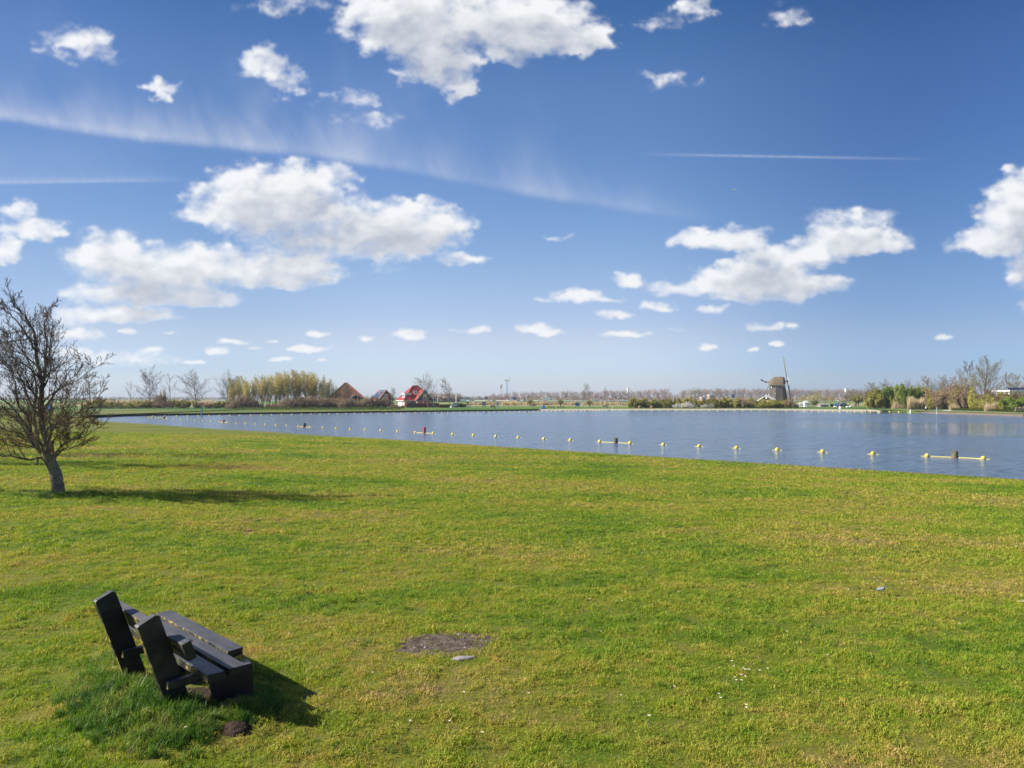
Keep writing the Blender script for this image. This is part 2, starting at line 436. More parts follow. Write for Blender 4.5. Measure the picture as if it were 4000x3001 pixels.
# ---------------------------------------------------------------- ground and water
def ground_material(name, mode):
    m, n, p = material(name)
    co = worldco(n)
    col, a = lawn_colour(n, co)
    if mode == 'near':
        fine = noise(n, 34, 6, co, .7)
        dark = ramp(n, fine, [(.32, (.50, .54, .45)), (.5, (.92, .92, .9)), (.66, (1.25, 1.2, 1.25))])
        col = mixc(n, 1, mixc(n, 1, col, dark, 'MULTIPLY'), (.50, .50, .48), 'MULTIPLY')
        thatch = ramp(n, noise(n, 9, 5, co), [(.5, (0, 0, 0)), (.68, (1, 1, 1))])
        col = mixc(n, mth(n, 'MULTIPLY', thatch, .35), col, (.20, .15, .07))
    else:
        fine = noise(n, 3.0, 6, co, .7)
        col = ramp(n, noise(n, .05, 5, co), [(.38, (.070, .165, .020)), (.52, (.110, .210, .030)), (.66, (.19, .215, .05))])
        col = mixc(n, 1, col, ramp(n, fine, [(.3, (.7, .7, .7)), (.7, (1.25, 1.25, 1.2))]), 'MULTIPLY')
        sx = nd(n, 'ShaderNodeSeparateXYZ'); n.links.new(co, sx.inputs[0])
        yy = mth(n, 'ADD', sx.outputs[1], mth(n, 'MULTIPLY', noise(n, .03, 4, co), 60))
        bank = ramp(n, mth(n, 'MULTIPLY', yy, 1 / 1000), [(.0, (1.1, .72, 1.1)), (.205, (1.1, .72, 1.1)), (.245, (.8, .82, .8)), (1, (1, 1, 1))])
        col = mixc(n, 1, col, bank, 'MULTIPLY')
        straw = ramp(n, mth(n, 'MULTIPLY', yy, 1 / 1000), [(.29, (0, 0, 0)), (.36, (.8, .8, .8)), (.52, (.7, .7, .7)), (.56, (.1, .1, .1)), (.9, (.2, .2, .2))])
        straw = mth(n, 'MULTIPLY', straw, ramp(n, noise(n, .02, 3, co), [(.4, (0, 0, 0)), (.55, (1, 1, 1))]))
        col = mixc(n, straw, col, (.42, .33, .18))
    n.links.new(col, p.inputs['Base Color'])
    p.inputs['Roughness'].default_value = .9
    p.inputs['Specular IOR Level'].default_value = .15
    b = nd(n, 'ShaderNodeBump'); b.inputs['Strength'].default_value = .9 if mode == 'near' else .4
    b.inputs['Distance'].default_value = .03 if mode == 'near' else .1
    n.links.new(fine, b.inputs['Height']); n.links.new(b.outputs[0], p.inputs['Normal'])
    return m
M_LAWN = ground_material('lawn_turf', 'near')
M_FAR = ground_material('far_meadow', 'far')

def grid_mesh(name, P, mat):
    r, c = P.shape[:2]
    me = bpy.data.meshes.new(name)
    idx = np.arange(r * c).reshape(r, c)
    f = np.stack([idx[:-1, :-1], idx[:-1, 1:], idx[1:, 1:], idx[1:, :-1]], -1).reshape(-1, 4)
    me.vertices.add(r * c); me.vertices.foreach_set('co', P.reshape(-1).astype(np.float32))
    me.loops.add(f.size); me.loops.foreach_set('vertex_index', f.ravel().astype(np.int32))
    me.polygons.add(len(f)); me.polygons.foreach_set('loop_start', np.arange(0, f.size, 4, dtype=np.int32))
    me.polygons.foreach_set('use_smooth', np.ones(len(f), bool))
    me.materials.append(mat); me.update(calc_edges=True); me.validate()
    return me

def build_ground():
    tt = np.concatenate([np.linspace(-110, -20, 60)[:-1], np.linspace(-20, 45, 300)[:-1], np.linspace(45, 140, 160)[:-1], np.linspace(140, 2600, 60)])
    dd = np.concatenate([[-3, -.5, 0, .12, .25, .4, .6, 1, 1.5], np.linspace(2, 45, 230), np.linspace(48, 300, 30), [600, 2000]])
    T, D = np.meshgrid(tt, dd)
    Q = shore_q(T) - D
    # beyond the tip of the lake the boundary runs straight on
    X = (Q - T) * rt; Y = (Q + T) * rt
    Z = gz(X, Y)
    me = grid_mesh('lawn', np.stack([X, Y, Z], -1), M_LAWN)
    tag(link('lawn', me), 'mown lawn of green and dry brown patches sloping to the lake', kind='structure')
    # far land: rows run outward from the far shore
    tip = NEAR[-1]
    ext = [(tip[0] - k * rt + .3, tip[1] + k * rt) for k in (1500, 600, 250, 100, 40, 12, 2)]
    line = ext + FAR + RIGHT
    dirs = [(0, 1)] * len(ext) + [(-.0, 1)] * len(FAR) + [(.25, .97)] * 2 + [(.35, .93), (.5, .86), (.8, .6), (1, .2), (1, 0), (1, -.3), (1, -.6)]
    lx = np.array([p[0] for p in line]); ly = np.array([p[1] for p in line])
    s = np.concatenate([[0], np.cumsum(np.hypot(np.diff(lx), np.diff(ly)))])
    ss = np.unique(np.concatenate([s, np.linspace(s[0], s[-1], 700)]))
    px_, py_ = np.interp(ss, s, lx), np.interp(ss, s, ly)
    dxx, dyy = np.interp(ss, s, [d[0] for d in dirs]), np.interp(ss, s, [d[1] for d in dirs])
    offs = np.array([-6, -1, -.12, 0, 4, 12, 25, 50, 90, 150, 250, 400, 700, 1200, 2500, 6000, 12000])
    beach = (sstep(18, 24, px_) * (1 - sstep(108, 116, px_)))[None, :] if False else None
    X = px_[None] + offs[:, None] * dxx[None]; Y = py_[None] + offs[:, None] * dyy[None]
    isb = ((px_ > wpt(2104, 1603.8)[0]) & (px_ < wpt(3560, 1609)[0]) & (py_ > 180))[None, :]
    zt = np.interp(offs, [-6, -1, -.12, 0, 4], [-1.4, -1.2, -1.1, LZ - .02, LZ])[:, None] * np.ones_like(X)
    zb = np.interp(offs, [-6, -1, -.12, 0, 4], [-1.2, -.92, -.90, -.87, LZ])[:, None] * np.ones_like(X)
    Z = np.where(isb, zb, zt)
    me = grid_mesh('far_bank', np.stack([X, Y, Z], -1)[:, ::-1], M_FAR)
    tag(link('ground', me), 'flat green polder land beyond the lake', kind='structure')
    return line, dirs
build_ground()

def water_material():
    m, n, p = material('lake_water')
    co = worldco(n)
    p.inputs['Base Color'].default_value = (.090, .138, .205, 1)
    p.inputs['IOR'].default_value = 1.333
    p.inputs['Specular IOR Level'].default_value = .5
    def stretched(sx_, sy_, rot, scale, det, rough=.6):
        mp = nd(n, 'ShaderNodeMapping'); mp.inputs['Scale'].default_value = (sx_, sy_, 1); mp.inputs['Rotation'].default_value = (0, 0, R(rot))
        n.links.new(co, mp.inputs[0]); return noise(n, scale, det, mp.outputs[0], rough, .2)
    w1 = stretched(1, 1.6, 20, 5.5, 3); w2 = stretched(1, 1.5, -12, 1.5, 3); w4 = stretched(.55, 1, 8, .55, 3)
    h = mth(n, 'ADD', mth(n, 'MULTIPLY', w1, .26), mth(n, 'ADD', mth(n, 'MULTIPLY', w2, .80), mth(n, 'MULTIPLY', w4, 1.9)))
    sx = nd(n, 'ShaderNodeSeparateXYZ'); n.links.new(co, sx.inputs[0])
    wob = mth(n, 'MULTIPLY_ADD', stretched(.03, .12, 0, 1, 4), 26, -13)
    yy = mth(n, 'ADD', sx.outputs[1], wob); xx = mth(n, 'ADD', sx.outputs[0], wob)
    def band(v, a, b, c, d):
        return ramp(n, mth(n, 'MULTIPLY', v, 1 / 300), [(0, 0.0), (a / 300, 0.0), (b / 300, 1.0), (c / 300, 1.0), (d / 300, 0.0), (1, 0.0)])
    calm = mth(n, 'MULTIPLY', band(yy, 62, 70, 98, 104), band(xx, 28, 46, 280, 290))          # sheltered tongue of water at the right
    calm2 = mth(n, 'MULTIPLY', band(yy, 158, 172, 250, 260), band(xx, 66, 82, 280, 290))      # flat water by the reeds
    streak = ramp(n, stretched(.010, .075, 4, 1, 3), [(.52, 0.0), (.64, .5)])
    calm = mth(n, 'MAXIMUM', mth(n, 'MAXIMUM', calm, calm2), streak)
    b = nd(n, 'ShaderNodeBump'); b.inputs['Distance'].default_value = .30
    n.links.new(mth(n, 'MULTIPLY_ADD', calm, -.90, 1.0), b.inputs['Strength'])
    n.links.new(mth(n, 'MULTIPLY_ADD', calm, -.135, .16), p.inputs['Roughness'])
    n.links.new(h, b.inputs['Height']); n.links.new(b.outputs[0], p.inputs['Normal'])
    return m
wb = MB(); wb.poly([(-400, -60, WZ), (260, -60, WZ), (260, 300, WZ), (-400, 300, WZ)])
tag(wb.obj('water', water_material()), 'rippled blue water of the swimming lake', kind='structure')

# strips lying on the far land: sand beach, paths, planking of the banks
def strip(name, pts, half, z, mat, thick=.004):
    mb = MB(); L = []; Rr = []
    for i, (x, y) in enumerate(pts):
        a = pts[max(0, i - 1)]; b = pts[min(len(pts) - 1, i + 1)]
        d = Vector((b[0] - a[0], b[1] - a[1])).normalized(); nrm = Vector((-d.y, d.x))
        hw = half if not hasattr(half, '__len__') else half[i]
        L.append((x + nrm.x * hw, y + nrm.y * hw, z)); Rr.append((x - nrm.x * hw, y - nrm.y * hw, z))
    for i in range(len(pts) - 1): mb.poly([Rr[i], Rr[i + 1], L[i + 1], L[i]])
    return mb.obj(name, mat)
M_SAND = pmat('sand', (.50, .42, .31), (.42, .36, .27), .5, .95)
M_PATH = pmat('concrete_path', (.42, .40, .37), (.36, .35, .32), .4, .9)
def build_beach():
    pts = [p for p in FAR if p[0] >= wpt(2104, 1603.8)[0] - .01]
    r_, c_ = [], []
    mb = MB()
    P0 = [(x, y - .3, -.896 + .02) for x, y in pts]; P1 = [(x, y + .1, -.86) for x, y in pts]; P2 = [(x, y + 4.2, LZ + .012) for x, y in pts]; P3 = [(x, y + 8.5, LZ + .012) for x, y in pts]
    for A, B in ((P0, P1), (P1, P2), (P2, P3)):
        for i in range(len(pts) - 1): mb.poly([A[i], A[i + 1], B[i + 1], B[i]])
    tag(mb.obj('beach', M_SAND), 'narrow pale sand beach along the far shore', kind='structure')
build_beach()
strip('path', [((px - 2000) / F * d, d) for px, d in ((-200, 215), (380, 218), (700, 220), (915, 222))], .9, LZ + .02, M_PATH)['kind'] = 'structure'
strip('path', [((px - 2000) / F * d, d) for px, d in ((3330, 213), (3540, 207), (3680, 192), (3760, 182), (4000, 158), (4300, 140))], [.9, .9, 1.0, 1.0, .8, .8], LZ + .02, M_PATH)['kind'] = 'structure'
mb = MB(); mb.poly([at(3683, 196, LZ + .03), at(3715, 181, LZ + .03), at(3722, 197, LZ + .03), at(3690, 200, LZ + .03)])
mb.poly([at(3683, 196, LZ + .026), at(3682, 183, LZ + .026), at(3716, 180, LZ + .026), at(3716, 196, LZ + .026)])
mb.obj('path', M_PATH)['kind'] = 'structure'
strip('path', [((px - 2000) / F * d, d) for px, d in ((1600, 262), (1660, 255), (1790, 250), (2080, 268))], 1.0, LZ + .02, M_PATH)['kind'] = 'structure'

M_BANKD = pmat('dark_bank_timber', (.035, .030, .024), (.020, .018, .015), 6, .9, .4)
M_BANKB = pmat('weathered_bank_planks', (.20, .155, .125), (.14, .11, .09), 5, .85, .4)
def camp_shed(pts, mat, step, name, label, board_w):
    """low timber sheet piling: a rail of boards set side by side"""
    root = empty(name, (pts[0][0], pts[0][1], WZ), 0, label, 'bank edging')
    mb = MB(); o = Vector((pts[0][0], pts[0][1], WZ))
    acc = 0; rng = random.Random(4)
    top = MB()
    for i in range(len(pts) - 1):
        a = Vector(pts[i]); b = Vector(pts[i + 1]); L = (b - a).length; d = (b - a) / L; nrm = Vector((d.y, -d.x))
        k = max(1, int(L / step))
        for j in range(k):
            p = a + d * (L * (j + .5) / k); h = .30 + rng.uniform(-.02, .02); off = rng.uniform(-.015, .015) + .10
            w = L / k * board_w / 2
            c = [p + d * sx * w + nrm * (off + sy * .03) for sx, sy in ((-1, -1), (1, -1), (1, 1), (-1, 1))]
            mb.hexa([(v.x - o.x, v.y - o.y, -.25) for v in c] + [(v.x - o.x, v.y - o.y, h) for v in c])
        c = [p_ + nrm * (s_ + .12) for p_, s_ in ((a, -.04), (b, -.04), (b, .05), (a, .05))]
        top.hexa([(v.x - o.x, v.y - o.y, .30) for v in c] + [(v.x - o.x, v.y - o.y, .37) for v in c])
    q = mb.obj('boards', mat, root); q['kind'] = 'stuff'
    top.obj('cap_rail', mat, root)
endb = [i for i, p in enumerate(FAR) if abs(p[0] - wpt(2104, 1603.8)[0]) < .01][0]
camp_shed(FAR[:endb + 1], M_BANKD, 1.6, 'bank_edging', 'dark timber edging along the far left bank of the lake', 1.02)
camp_shed(RIGHT[:6], M_BANKB, .55, 'bank_edging', 'brown plank edging along the right bank of the lake', .86)
mb = MB()
for i in range(3, 9):
    a, b = NEAR[i], NEAR[i + 1]
    d = (Vector(b) - Vector(a)).normalized(); nrm = Vector((d.y, -d.x))
    c = [Vector(a) + nrm * -.02, Vector(b) + nrm * -.02, Vector(b) + nrm * .05, Vector(a) + nrm * .05]
    mb.hexa([(v.x, v.y, -1.1) for v in c] + [(v.x, v.y, -.75) for v in c])
tag(mb.obj('bank_edging', pmat('near_edge_board', (.16, .11, .07), (.10, .075, .05), 8, .9)), 'thin brown board holding the edge of the lawn at the water', 'bank edging')

# ================================================================ grass
def blade_tuft(name, seed, nb, rad, h0, h1, w, lean, mat):
    rng = random.Random(seed); mb = MB()
    for i in range(nb):
        a = rng.uniform(0, 6.283); r = rad * math.sqrt(rng.random())
        p = Vector((r * math.cos(a), r * math.sin(a), -.004))
        h = rng.uniform(h0, h1); az = rng.uniform(0, 6.283); ln = rng.uniform(.2, lean)
        d = Vector((math.cos(az), math.sin(az), 0)); s = Vector((-d.y, d.x, 0)) * w * rng.uniform(.7, 1.2) * .5
        p1 = p + Vector((0, 0, h * .55)) + d * h * ln * .25
        p2 = p + Vector((0, 0, h * (1 - .35 * min(ln, 1.2)))) + d * h * ln * .85
        mb.add([p - s, p + s, p1 + s * .85, p1 - s * .85, p2], [(0, 1, 2, 3), (3, 2, 4)])
    o = bpy.data.objects.new(name, mb.mesh(name, mat))     # never linked: only a source for the grass object
    return o

def scatter(name, P, scl, srcs, label, cat='grass', kind='stuff', tilt=.25, seed=1):
    n = len(P)
    me = bpy.data.meshes.new(name)
    me.vertices.add(n); me.vertices.foreach_set('co', P.reshape(-1).astype(np.float32))
    rs = np.random.RandomState(seed)
    rot = np.stack([rs.normal(0, tilt, n), rs.normal(0, tilt, n), rs.rand(n) * 6.283], -1).astype(np.float32)
    a = me.attributes.new('rot', 'FLOAT_VECTOR', 'POINT'); a.data.foreach_set('vector', rot.ravel())
    a = me.attributes.new('scl', 'FLOAT', 'POINT'); a.data.foreach_set('value', scl.astype(np.float32))
    a = me.attributes.new('pick', 'INT', 'POINT'); a.data.foreach_set('value', rs.randint(0, len(srcs), n).astype(np.int32))
    me.update()
    o = link(name, me)
    ng = bpy.data.node_groups.new(name, 'GeometryNodeTree')
    ng.interface.new_socket(name='Geometry', in_out='INPUT', socket_type='NodeSocketGeometry')
    ng.interface.new_socket(name='Geometry', in_out='OUTPUT', socket_type='NodeSocketGeometry')
    gi = ng.nodes.new('NodeGroupInput'); go = ng.nodes.new('NodeGroupOutput')
    jn = ng.nodes.new('GeometryNodeJoinGeometry')
    for s_ in reversed(srcs):
        oi = ng.nodes.new('GeometryNodeObjectInfo'); oi.inputs['Object'].default_value = s_
        oi.inputs['As Instance'].default_value = True
        ng.links.new(oi.outputs['Geometry'], jn.inputs[0])
    ip = ng.nodes.new('GeometryNodeInstanceOnPoints')
    ip.inputs['Pick Instance'].default_value = True
    def attr(nm, dt):
        t = ng.nodes.new('GeometryNodeInputNamedAttribute'); t.data_type = dt; t.inputs['Name'].default_value = nm
        return t.outputs[0]
    e2r = ng.nodes.new('FunctionNodeEulerToRotation'); ng.links.new(attr('rot', 'FLOAT_VECTOR'), e2r.inputs[0])
    ng.links.new(gi.outputs[0], ip.inputs['Points']); ng.links.new(jn.outputs[0], ip.inputs['Instance'])
    ng.links.new(attr('pick', 'INT'), ip.inputs['Instance Index'])
    ng.links.new(e2r.outputs[0], ip.inputs['Rotation']); ng.links.new(attr('scl', 'FLOAT'), ip.inputs['Scale'])
    ng.links.new(ip.outputs[0], go.inputs[0])
    md = o.modifiers.new('scatter', 'NODES'); md.node_group = ng
    tag(o, label, cat, kind=kind)
    return o

M_GRASS = grass_mat('grass_blades')
M_TALL = grass_mat('tall_grass_blades', True)
# bench frame: origin and axes (v across, u along) found from the photograph
BO = Vector((-2.219, 5.971)); BF = Vector((.7129, .7013)); BL = Vector((-.7013, .7129))
def bpos(v, u): return BO + BF * v + BL * u
DIRT = ground_at(1745, 2515)
MOLE = ground_at(925, 2850)
TREE = ground_at(226, 1935)

def dirt_mask(x, y):
    dx = (x - DIRT.x) / .55; dy = (y - DIRT.y) / .46
    n = fbm(x * 4.5, y * 4.5, 4, 55)
    k = dx * dx + dy * dy + n * 2.4 + .35
    mx = (x - MOLE.x) / .12; my = (y - MOLE.y) / .12
    k2 = mx * mx + my * my + n * .6
    r = np.stack([x, y], -1) - np.array([BO.x, BO.y])
    v = r @ np.array([BF.x, BF.y]); u = r @ np.array([BL.x, BL.y])
    k3 = ((v + .14) / .17) ** 2 + ((u - .25) / .35) ** 2 + n * .9
    return np.minimum(np.minimum(k, k2), k3)

def build_grass():
    rs = np.random.RandomState(7)
    srcs = [blade_tuft('tuft', i, 20, .05, .018, .045, .0042, 1.2, M_GRASS) for i in range(5)]
    srcs2 = [blade_tuft('tuft', 20 + i, 16, .055, .016, .040, .0065, 1.2, M_GRASS) for i in range(4)]
    tall = [blade_tuft('tuft', 40 + i, 24, .06, .07, .20, .0075, 1.3, M_TALL) for i in range(4)]
    P, Sc = [], []; P2, Sc2 = [], []
    for (d0, d1, den, s, which) in ((3.0, 7.5, 950, .86, 0), (7.5, 12, 560, .98, 0), (12, 20, 260, 1.2, 1), (20, 32, 95, 1.6, 1), (32, 62, 24, 2.2, 1)):
        area = .5 * (d1 * d1 - d0 * d0) * 2.5
        n = int(area * den)
        d = np.sqrt(rs.rand(n) * (d1 * d1 - d0 * d0) + d0 * d0)
        k = (rs.rand(n) - .5) * 2.5
        x = d * k; y = d
        t = (-x + y) * rt; q = (x + y) * rt; ds = shore_q(t) - q
        keep = ds > .30
        pm = fbm(x * .9, y * .9, 3, 71); cl = fbm(x * 3.2, y * 3.2, 3, 73)
        dens = np.clip(.75 + pm * .5 + cl * 1.1, .10, 1)
        keep &= rs.rand(n) < dens
        dm = dirt_mask(x, y); keep &= dm > .75
        x, y, pm, cl, dm = x[keep], y[keep], pm[keep], cl[keep], dm[keep]
        z = gz(x, y)
        sc = s * np.clip(1 + pm * .4 + cl * .95, .45, 2.0) * rs.uniform(.75, 1.25, len(x))
        (P, P2)[which].append(np.stack([x, y, z], -1)); (Sc, Sc2)[which].append(sc)
    scatter('grass', np.concatenate(P), np.concatenate(Sc), srcs, 'short mown grass, green and straw coloured, of the near lawn', seed=2)
    scatter('grass', np.concatenate(P2), np.concatenate(Sc2), srcs2, 'short mown grass of the lawn further off, down to the water', seed=3)
    # long unmown grass round the bench, the tree foot and in tussocks
    T, Ts = [], []
    def blob(cx, cy, rx, ry, n, s, ang=0):
        a = rs.rand(n) * 6.283; r = np.sqrt(rs.rand(n)) ** 1.0
        lx = np.cos(a) * r * rx; ly = np.sin(a) * r * ry
        x = cx + lx * math.cos(ang) - ly * math.sin(ang); y = cy + lx * math.sin(ang) + ly * math.cos(ang)
        k = dirt_mask(x, y) > .55
        x, y, r = x[k], y[k], r[k]
        T.append(np.stack([x, y, gz(x, y)], -1)); Ts.append(s * (1.15 - .55 * r) * rs.uniform(.6, 1.2, len(x)))
    ba = math.atan2(BL.y, BL.x)
    c = bpos(-.62, .35); blob(c.x, c.y, 1.15, .42, 520, .85, ba)
    c = bpos(-.50, -.12); blob(c.x, c.y, .42, .30, 200, .75, ba)
    c = bpos(-.15, -.42); blob(c.x, c.y, .22, .42, 170, .50, ba)
    c = bpos(.0, -.42); blob(c.x, c.y, .30, .16, 130, .62, ba + 1.57)
    c = bpos(.24, -.10); blob(c.x, c.y, .22, .12, 70, .55, ba)
    c = bpos(-.45, -.30); blob(c.x, c.y, .34, .22, 140, .7, ba)
    c = bpos(-.25, 1.7); blob(c.x, c.y, .3, .4, 60, .6, ba)
    blob(TREE.x + .1, TREE.y - .15, .95, .42, 330, .85); blob(TREE.x + .85, TREE.y - .05, .35, .22, 110, 1.15); blob(TREE.x - .9, TREE.y - .25, .9, .3, 160, .6)
    tall_o = scatter('tall_grass', np.concatenate(T), np.concatenate(Ts), tall, 'long dark green grass left unmown around the bench and the tree foot', seed=5, tilt=.2)
    # darker, longer clumps scattered in the turf
    n = 1700
    d = np.sqrt(rs.rand(n) * (26 ** 2 - 3.2 ** 2) + 3.2 ** 2); k = (rs.rand(n) - .5) * 1.5
    cx, cy = d * k, d
    ok = fbm(cx * .5, cy * .5, 3, 81) > .02
    cx, cy = cx[ok], cy[ok]
    xs = np.repeat(cx, 9) + rs.normal(0, .055, len(cx) * 9); ys = np.repeat(cy, 9) + rs.normal(0, .045, len(cx) * 9)
    ok = dirt_mask(xs, ys) > 1.0
    xs, ys = xs[ok], ys[ok]
    small = [blade_tuft('tuft', 60 + i, 16, .035, .03, .065, .0045, 1.1, M_TALL) for i in range(3)]
    scatter('grass_tussocks', np.stack([xs, ys, gz(xs, ys)], -1), rs.uniform(.5, 1.0, len(xs)), small, 'small darker green tufts standing out of the mown turf', seed=6)
build_grass()

# ================================================================ bare patches, stone slab, molehill
M_SOIL = pmat('dry_soil', (.075, .056, .042), (.15, .118, .09), 11, .95, 1.0, 30, .1, lo=.42, hi=.6)
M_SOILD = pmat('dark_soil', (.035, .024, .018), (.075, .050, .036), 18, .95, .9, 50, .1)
def patch(name, cx, cy, rx, ry, mat, z=.012, mound=0, seed=0, n=26):
    P = np.zeros((n, n, 3)); g = np.linspace(-1, 1, n)
    U, V = np.meshgrid(g, g)
    # square to disc
    X = U * np.sqrt(1 - V * V / 2); Y = V * np.sqrt(1 - U * U / 2)
    wob = 1 + .18 * fbm(X * 2 + seed, Y * 2, 3, seed)
    x = cx + X * rx * wob; y = cy + Y * ry * wob
    r2 = X * X + Y * Y
    h = z * (1 - r2 ** 3 * 2.2) + mound * np.clip(1 - r2, 0, 1) ** 1.2 * (1 + .5 * fbm(X * 4, Y * 4, 3, seed + 3)) + .006 * fbm(X * 6, Y * 6, 4, seed + 9)
    return link(name, grid_mesh(name, np.stack([x, y, gz(x, y) + h], -1), mat))
tag(patch('bare_patch', DIRT.x, DIRT.y, .60, .50, M_SOIL, .010, 0, 3), 'worn oval of bare grey soil in the middle of the lawn', 'bare patch', kind='structure')
tag(patch('molehill', MOLE.x, MOLE.y, .115, .10, M_SOILD, .01, .035, 5), 'small heap of dark crumbly earth in the grass beyond the near end of the bench', 'molehill')
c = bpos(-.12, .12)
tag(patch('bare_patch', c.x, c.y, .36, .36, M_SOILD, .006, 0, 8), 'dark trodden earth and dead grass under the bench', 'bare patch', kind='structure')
def lump(name, p, sx, sy, sz, mat, seed, rz=0):
    bm = bmesh.new(); bmesh.ops.create_icosphere(bm, subdivisions=2, radius=1)
    rng = random.Random(seed)
    for v in bm.verts:
        v.co *= rng.uniform(.86, 1.1); v.co.x *= sx; v.co.y *= sy; v.co.z = max(v.co.z * sz, -sz * .4)
    me = bpy.data.meshes.new(name); bm.to_mesh(me); bm.free(); me.materials.append(mat)
    return link(name, me, loc=p, rz=rz)
M_STONE = pmat('grey_stone', (.34, .30, .30), (.25, .22, .22), 9, .8, .4)
p = ground_at(1805, 2576)
tag(lump('stone', p + Vector((0, 0, .005)), .105, .055, .022, M_STONE, 3, R(14)), 'flat grey stone half sunk in the turf below the bare patch', 'stone')
p = ground_at(1845, 2570)
tag(lump('stone', p, .035, .03, .02, M_STONE, 9), 'small grey stone right beside the flat stone by the bare patch', 'stone')
M_PEB = pmat('pebble', (.42, .38, .34), (.16, .14, .13), 12, .8)
PB = [(1650, 2523, .012), (1661, 2534, .018), (1780, 2478, .02), (1793, 2482, .022), (1715, 2569, .022), (1725, 2571, .018), (1818, 2535, .02), (1700, 2525, .012), (1705, 2468, .015), (1620, 2535, .014)]
for i, (px, py, s) in enumerate(PB):
    tag(lump('pebble', ground_at(px, py) + Vector((0, 0, .008)), s, s * .8, s * .5, M_PEB, 30 + i, i), 'small pebble on the bare soil patch, %s from the left' % ordw(1 + sorted(PB).index((px, py, s))), 'pebble', 'pebbles on the bare patch')
M_WOOD = pmat('fresh_wood', (.72, .60, .42), (.60, .48, .33), 20, .7)
p = ground_at(3992, 2360)
mb = MB(); mb.hexa([(-.095, 0, 0), (.10, -.024, 0), (.10, .02, 0), (-.095, .004, 0), (-.09, 0, .006), (.10, -.022, .018), (.10, .018, .018), (-.09, .004, .006)])
tag(mb.obj('wood_splinter', M_WOOD, loc=p + Vector((.04, 0, .03)), rz=R(-4)), 'pale split piece of wood lying in the grass at the right edge', 'wood piece')
M_LEAF = pmat('dead_leaf', (.34, .20, .12), (.22, .12, .07), 10, .8)
DL = [(3305, 1927, .10), (3380, 1937, .09), (3470, 1932, .12), (3500, 1935, .08), (3602, 1940, .10), (3356, 1915, .07), (3460, 1928, .08), (3930, 1897, .11), (2624, 1975, .10), (972, 2075, .12), (2105, 2110, .07), (3730, 1930, .07), (3310, 2228, .07), (3550, 1933, .07)]
for i, (px, py, s) in enumerate(DL):
    q = ground_at(px, py)
    tag(lump('dead_leaf', q + Vector((0, 0, .02)), s * .6, s * .35, .012, M_LEAF, 60 + i, i * 1.1), 'brown curled dead leaf on the lawn, %s from the left' % ordw(1 + sorted(DL).index((px, py, s))), 'leaf', 'dead leaves on the lawn')

# ================================================================ bench
def bench_material():
    m, n, p = material('black_bench_plank')
    co = objco(n)
    f = noise(n, 5, 5, co, .65)
    base = ramp(n, f, [(.3, (.008, .0085, .010)), (.7, (.022, .022, .025))])
    mp = nd(n, 'ShaderNodeMapping'); mp.inputs['Scale'].default_value = (22, 2.2, 22); n.links.new(co, mp.inputs[0])
    g = noise(n, 2, 5, mp.outputs[0], .7)
    base = mixc(n, 1, base, ramp(n, g, [(.3, (.65, .65, .67)), (.7, (1.35, 1.33, 1.3))]), 'MULTIPLY')
    dirt = ramp(n, noise(n, 3.2, 5, co), [(.50, (0, 0, 0)), (.66, (.45, .45, .45))])
    base = mixc(n, dirt, base, (.115, .098, .072))
    # yellow lichen on the faces turned to the weather (low on the back, -v side)
    nrm = nd(n, 'ShaderNodeTexCoord').outputs['Normal']
    sn = nd(n, 'ShaderNodeSeparateXYZ'); n.links.new(nrm, sn.inputs[0])
    side = mth(n, 'GREATER_THAN', mth(n, 'MULTIPLY', sn.outputs[0], -1), .6)
    li = ramp(n, noise(n, 16, 6, co, .7), [(.53, (0, 0, 0)), (.57, (1, 1, 1))])
    li2 = ramp(n, noise(n, 2.6, 2, co), [(.43, (0, 0, 0)), (.52, (1, 1, 1))])
    k = mth(n, 'MULTIPLY', mth(n, 'MULTIPLY', li, li2), mth(n, 'MULTIPLY', side, .9))
    base = mixc(n, k, base, (.50, .36, .05))
    moss = mth(n, 'MULTIPLY', ramp(n, noise(n, 8, 5, co, .7), [(.45, (0, 0, 0)), (.62, (.6, .6, .6))]), side)
    base = mixc(n, moss, base, (.15, .14, .085))
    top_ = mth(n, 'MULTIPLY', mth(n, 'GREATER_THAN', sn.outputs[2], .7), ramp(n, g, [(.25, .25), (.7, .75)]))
    base = mixc(n, top_, base, (.105, .105, .112))       # upper faces lightened to grey, sky sheen put into the colour
    n.links.new(base, p.inputs['Base Color'])
    n.links.new(ramp(n, f, [(.3, .36), (.7, .55)]), p.inputs['Roughness'])
    p.inputs['Specular IOR Level'].default_value = .30
    b = nd(n, 'ShaderNodeBump'); b.inputs['Strength'].default_value = .35; b.inputs['Distance'].default_value = .006
    n.links.new(mth(n, 'ADD', g, noise(n, 40, 4, co)), b.inputs['Height']); n.links.new(b.outputs[0], p.inputs['Normal'])
    return m
M_BENCH = bench_material()
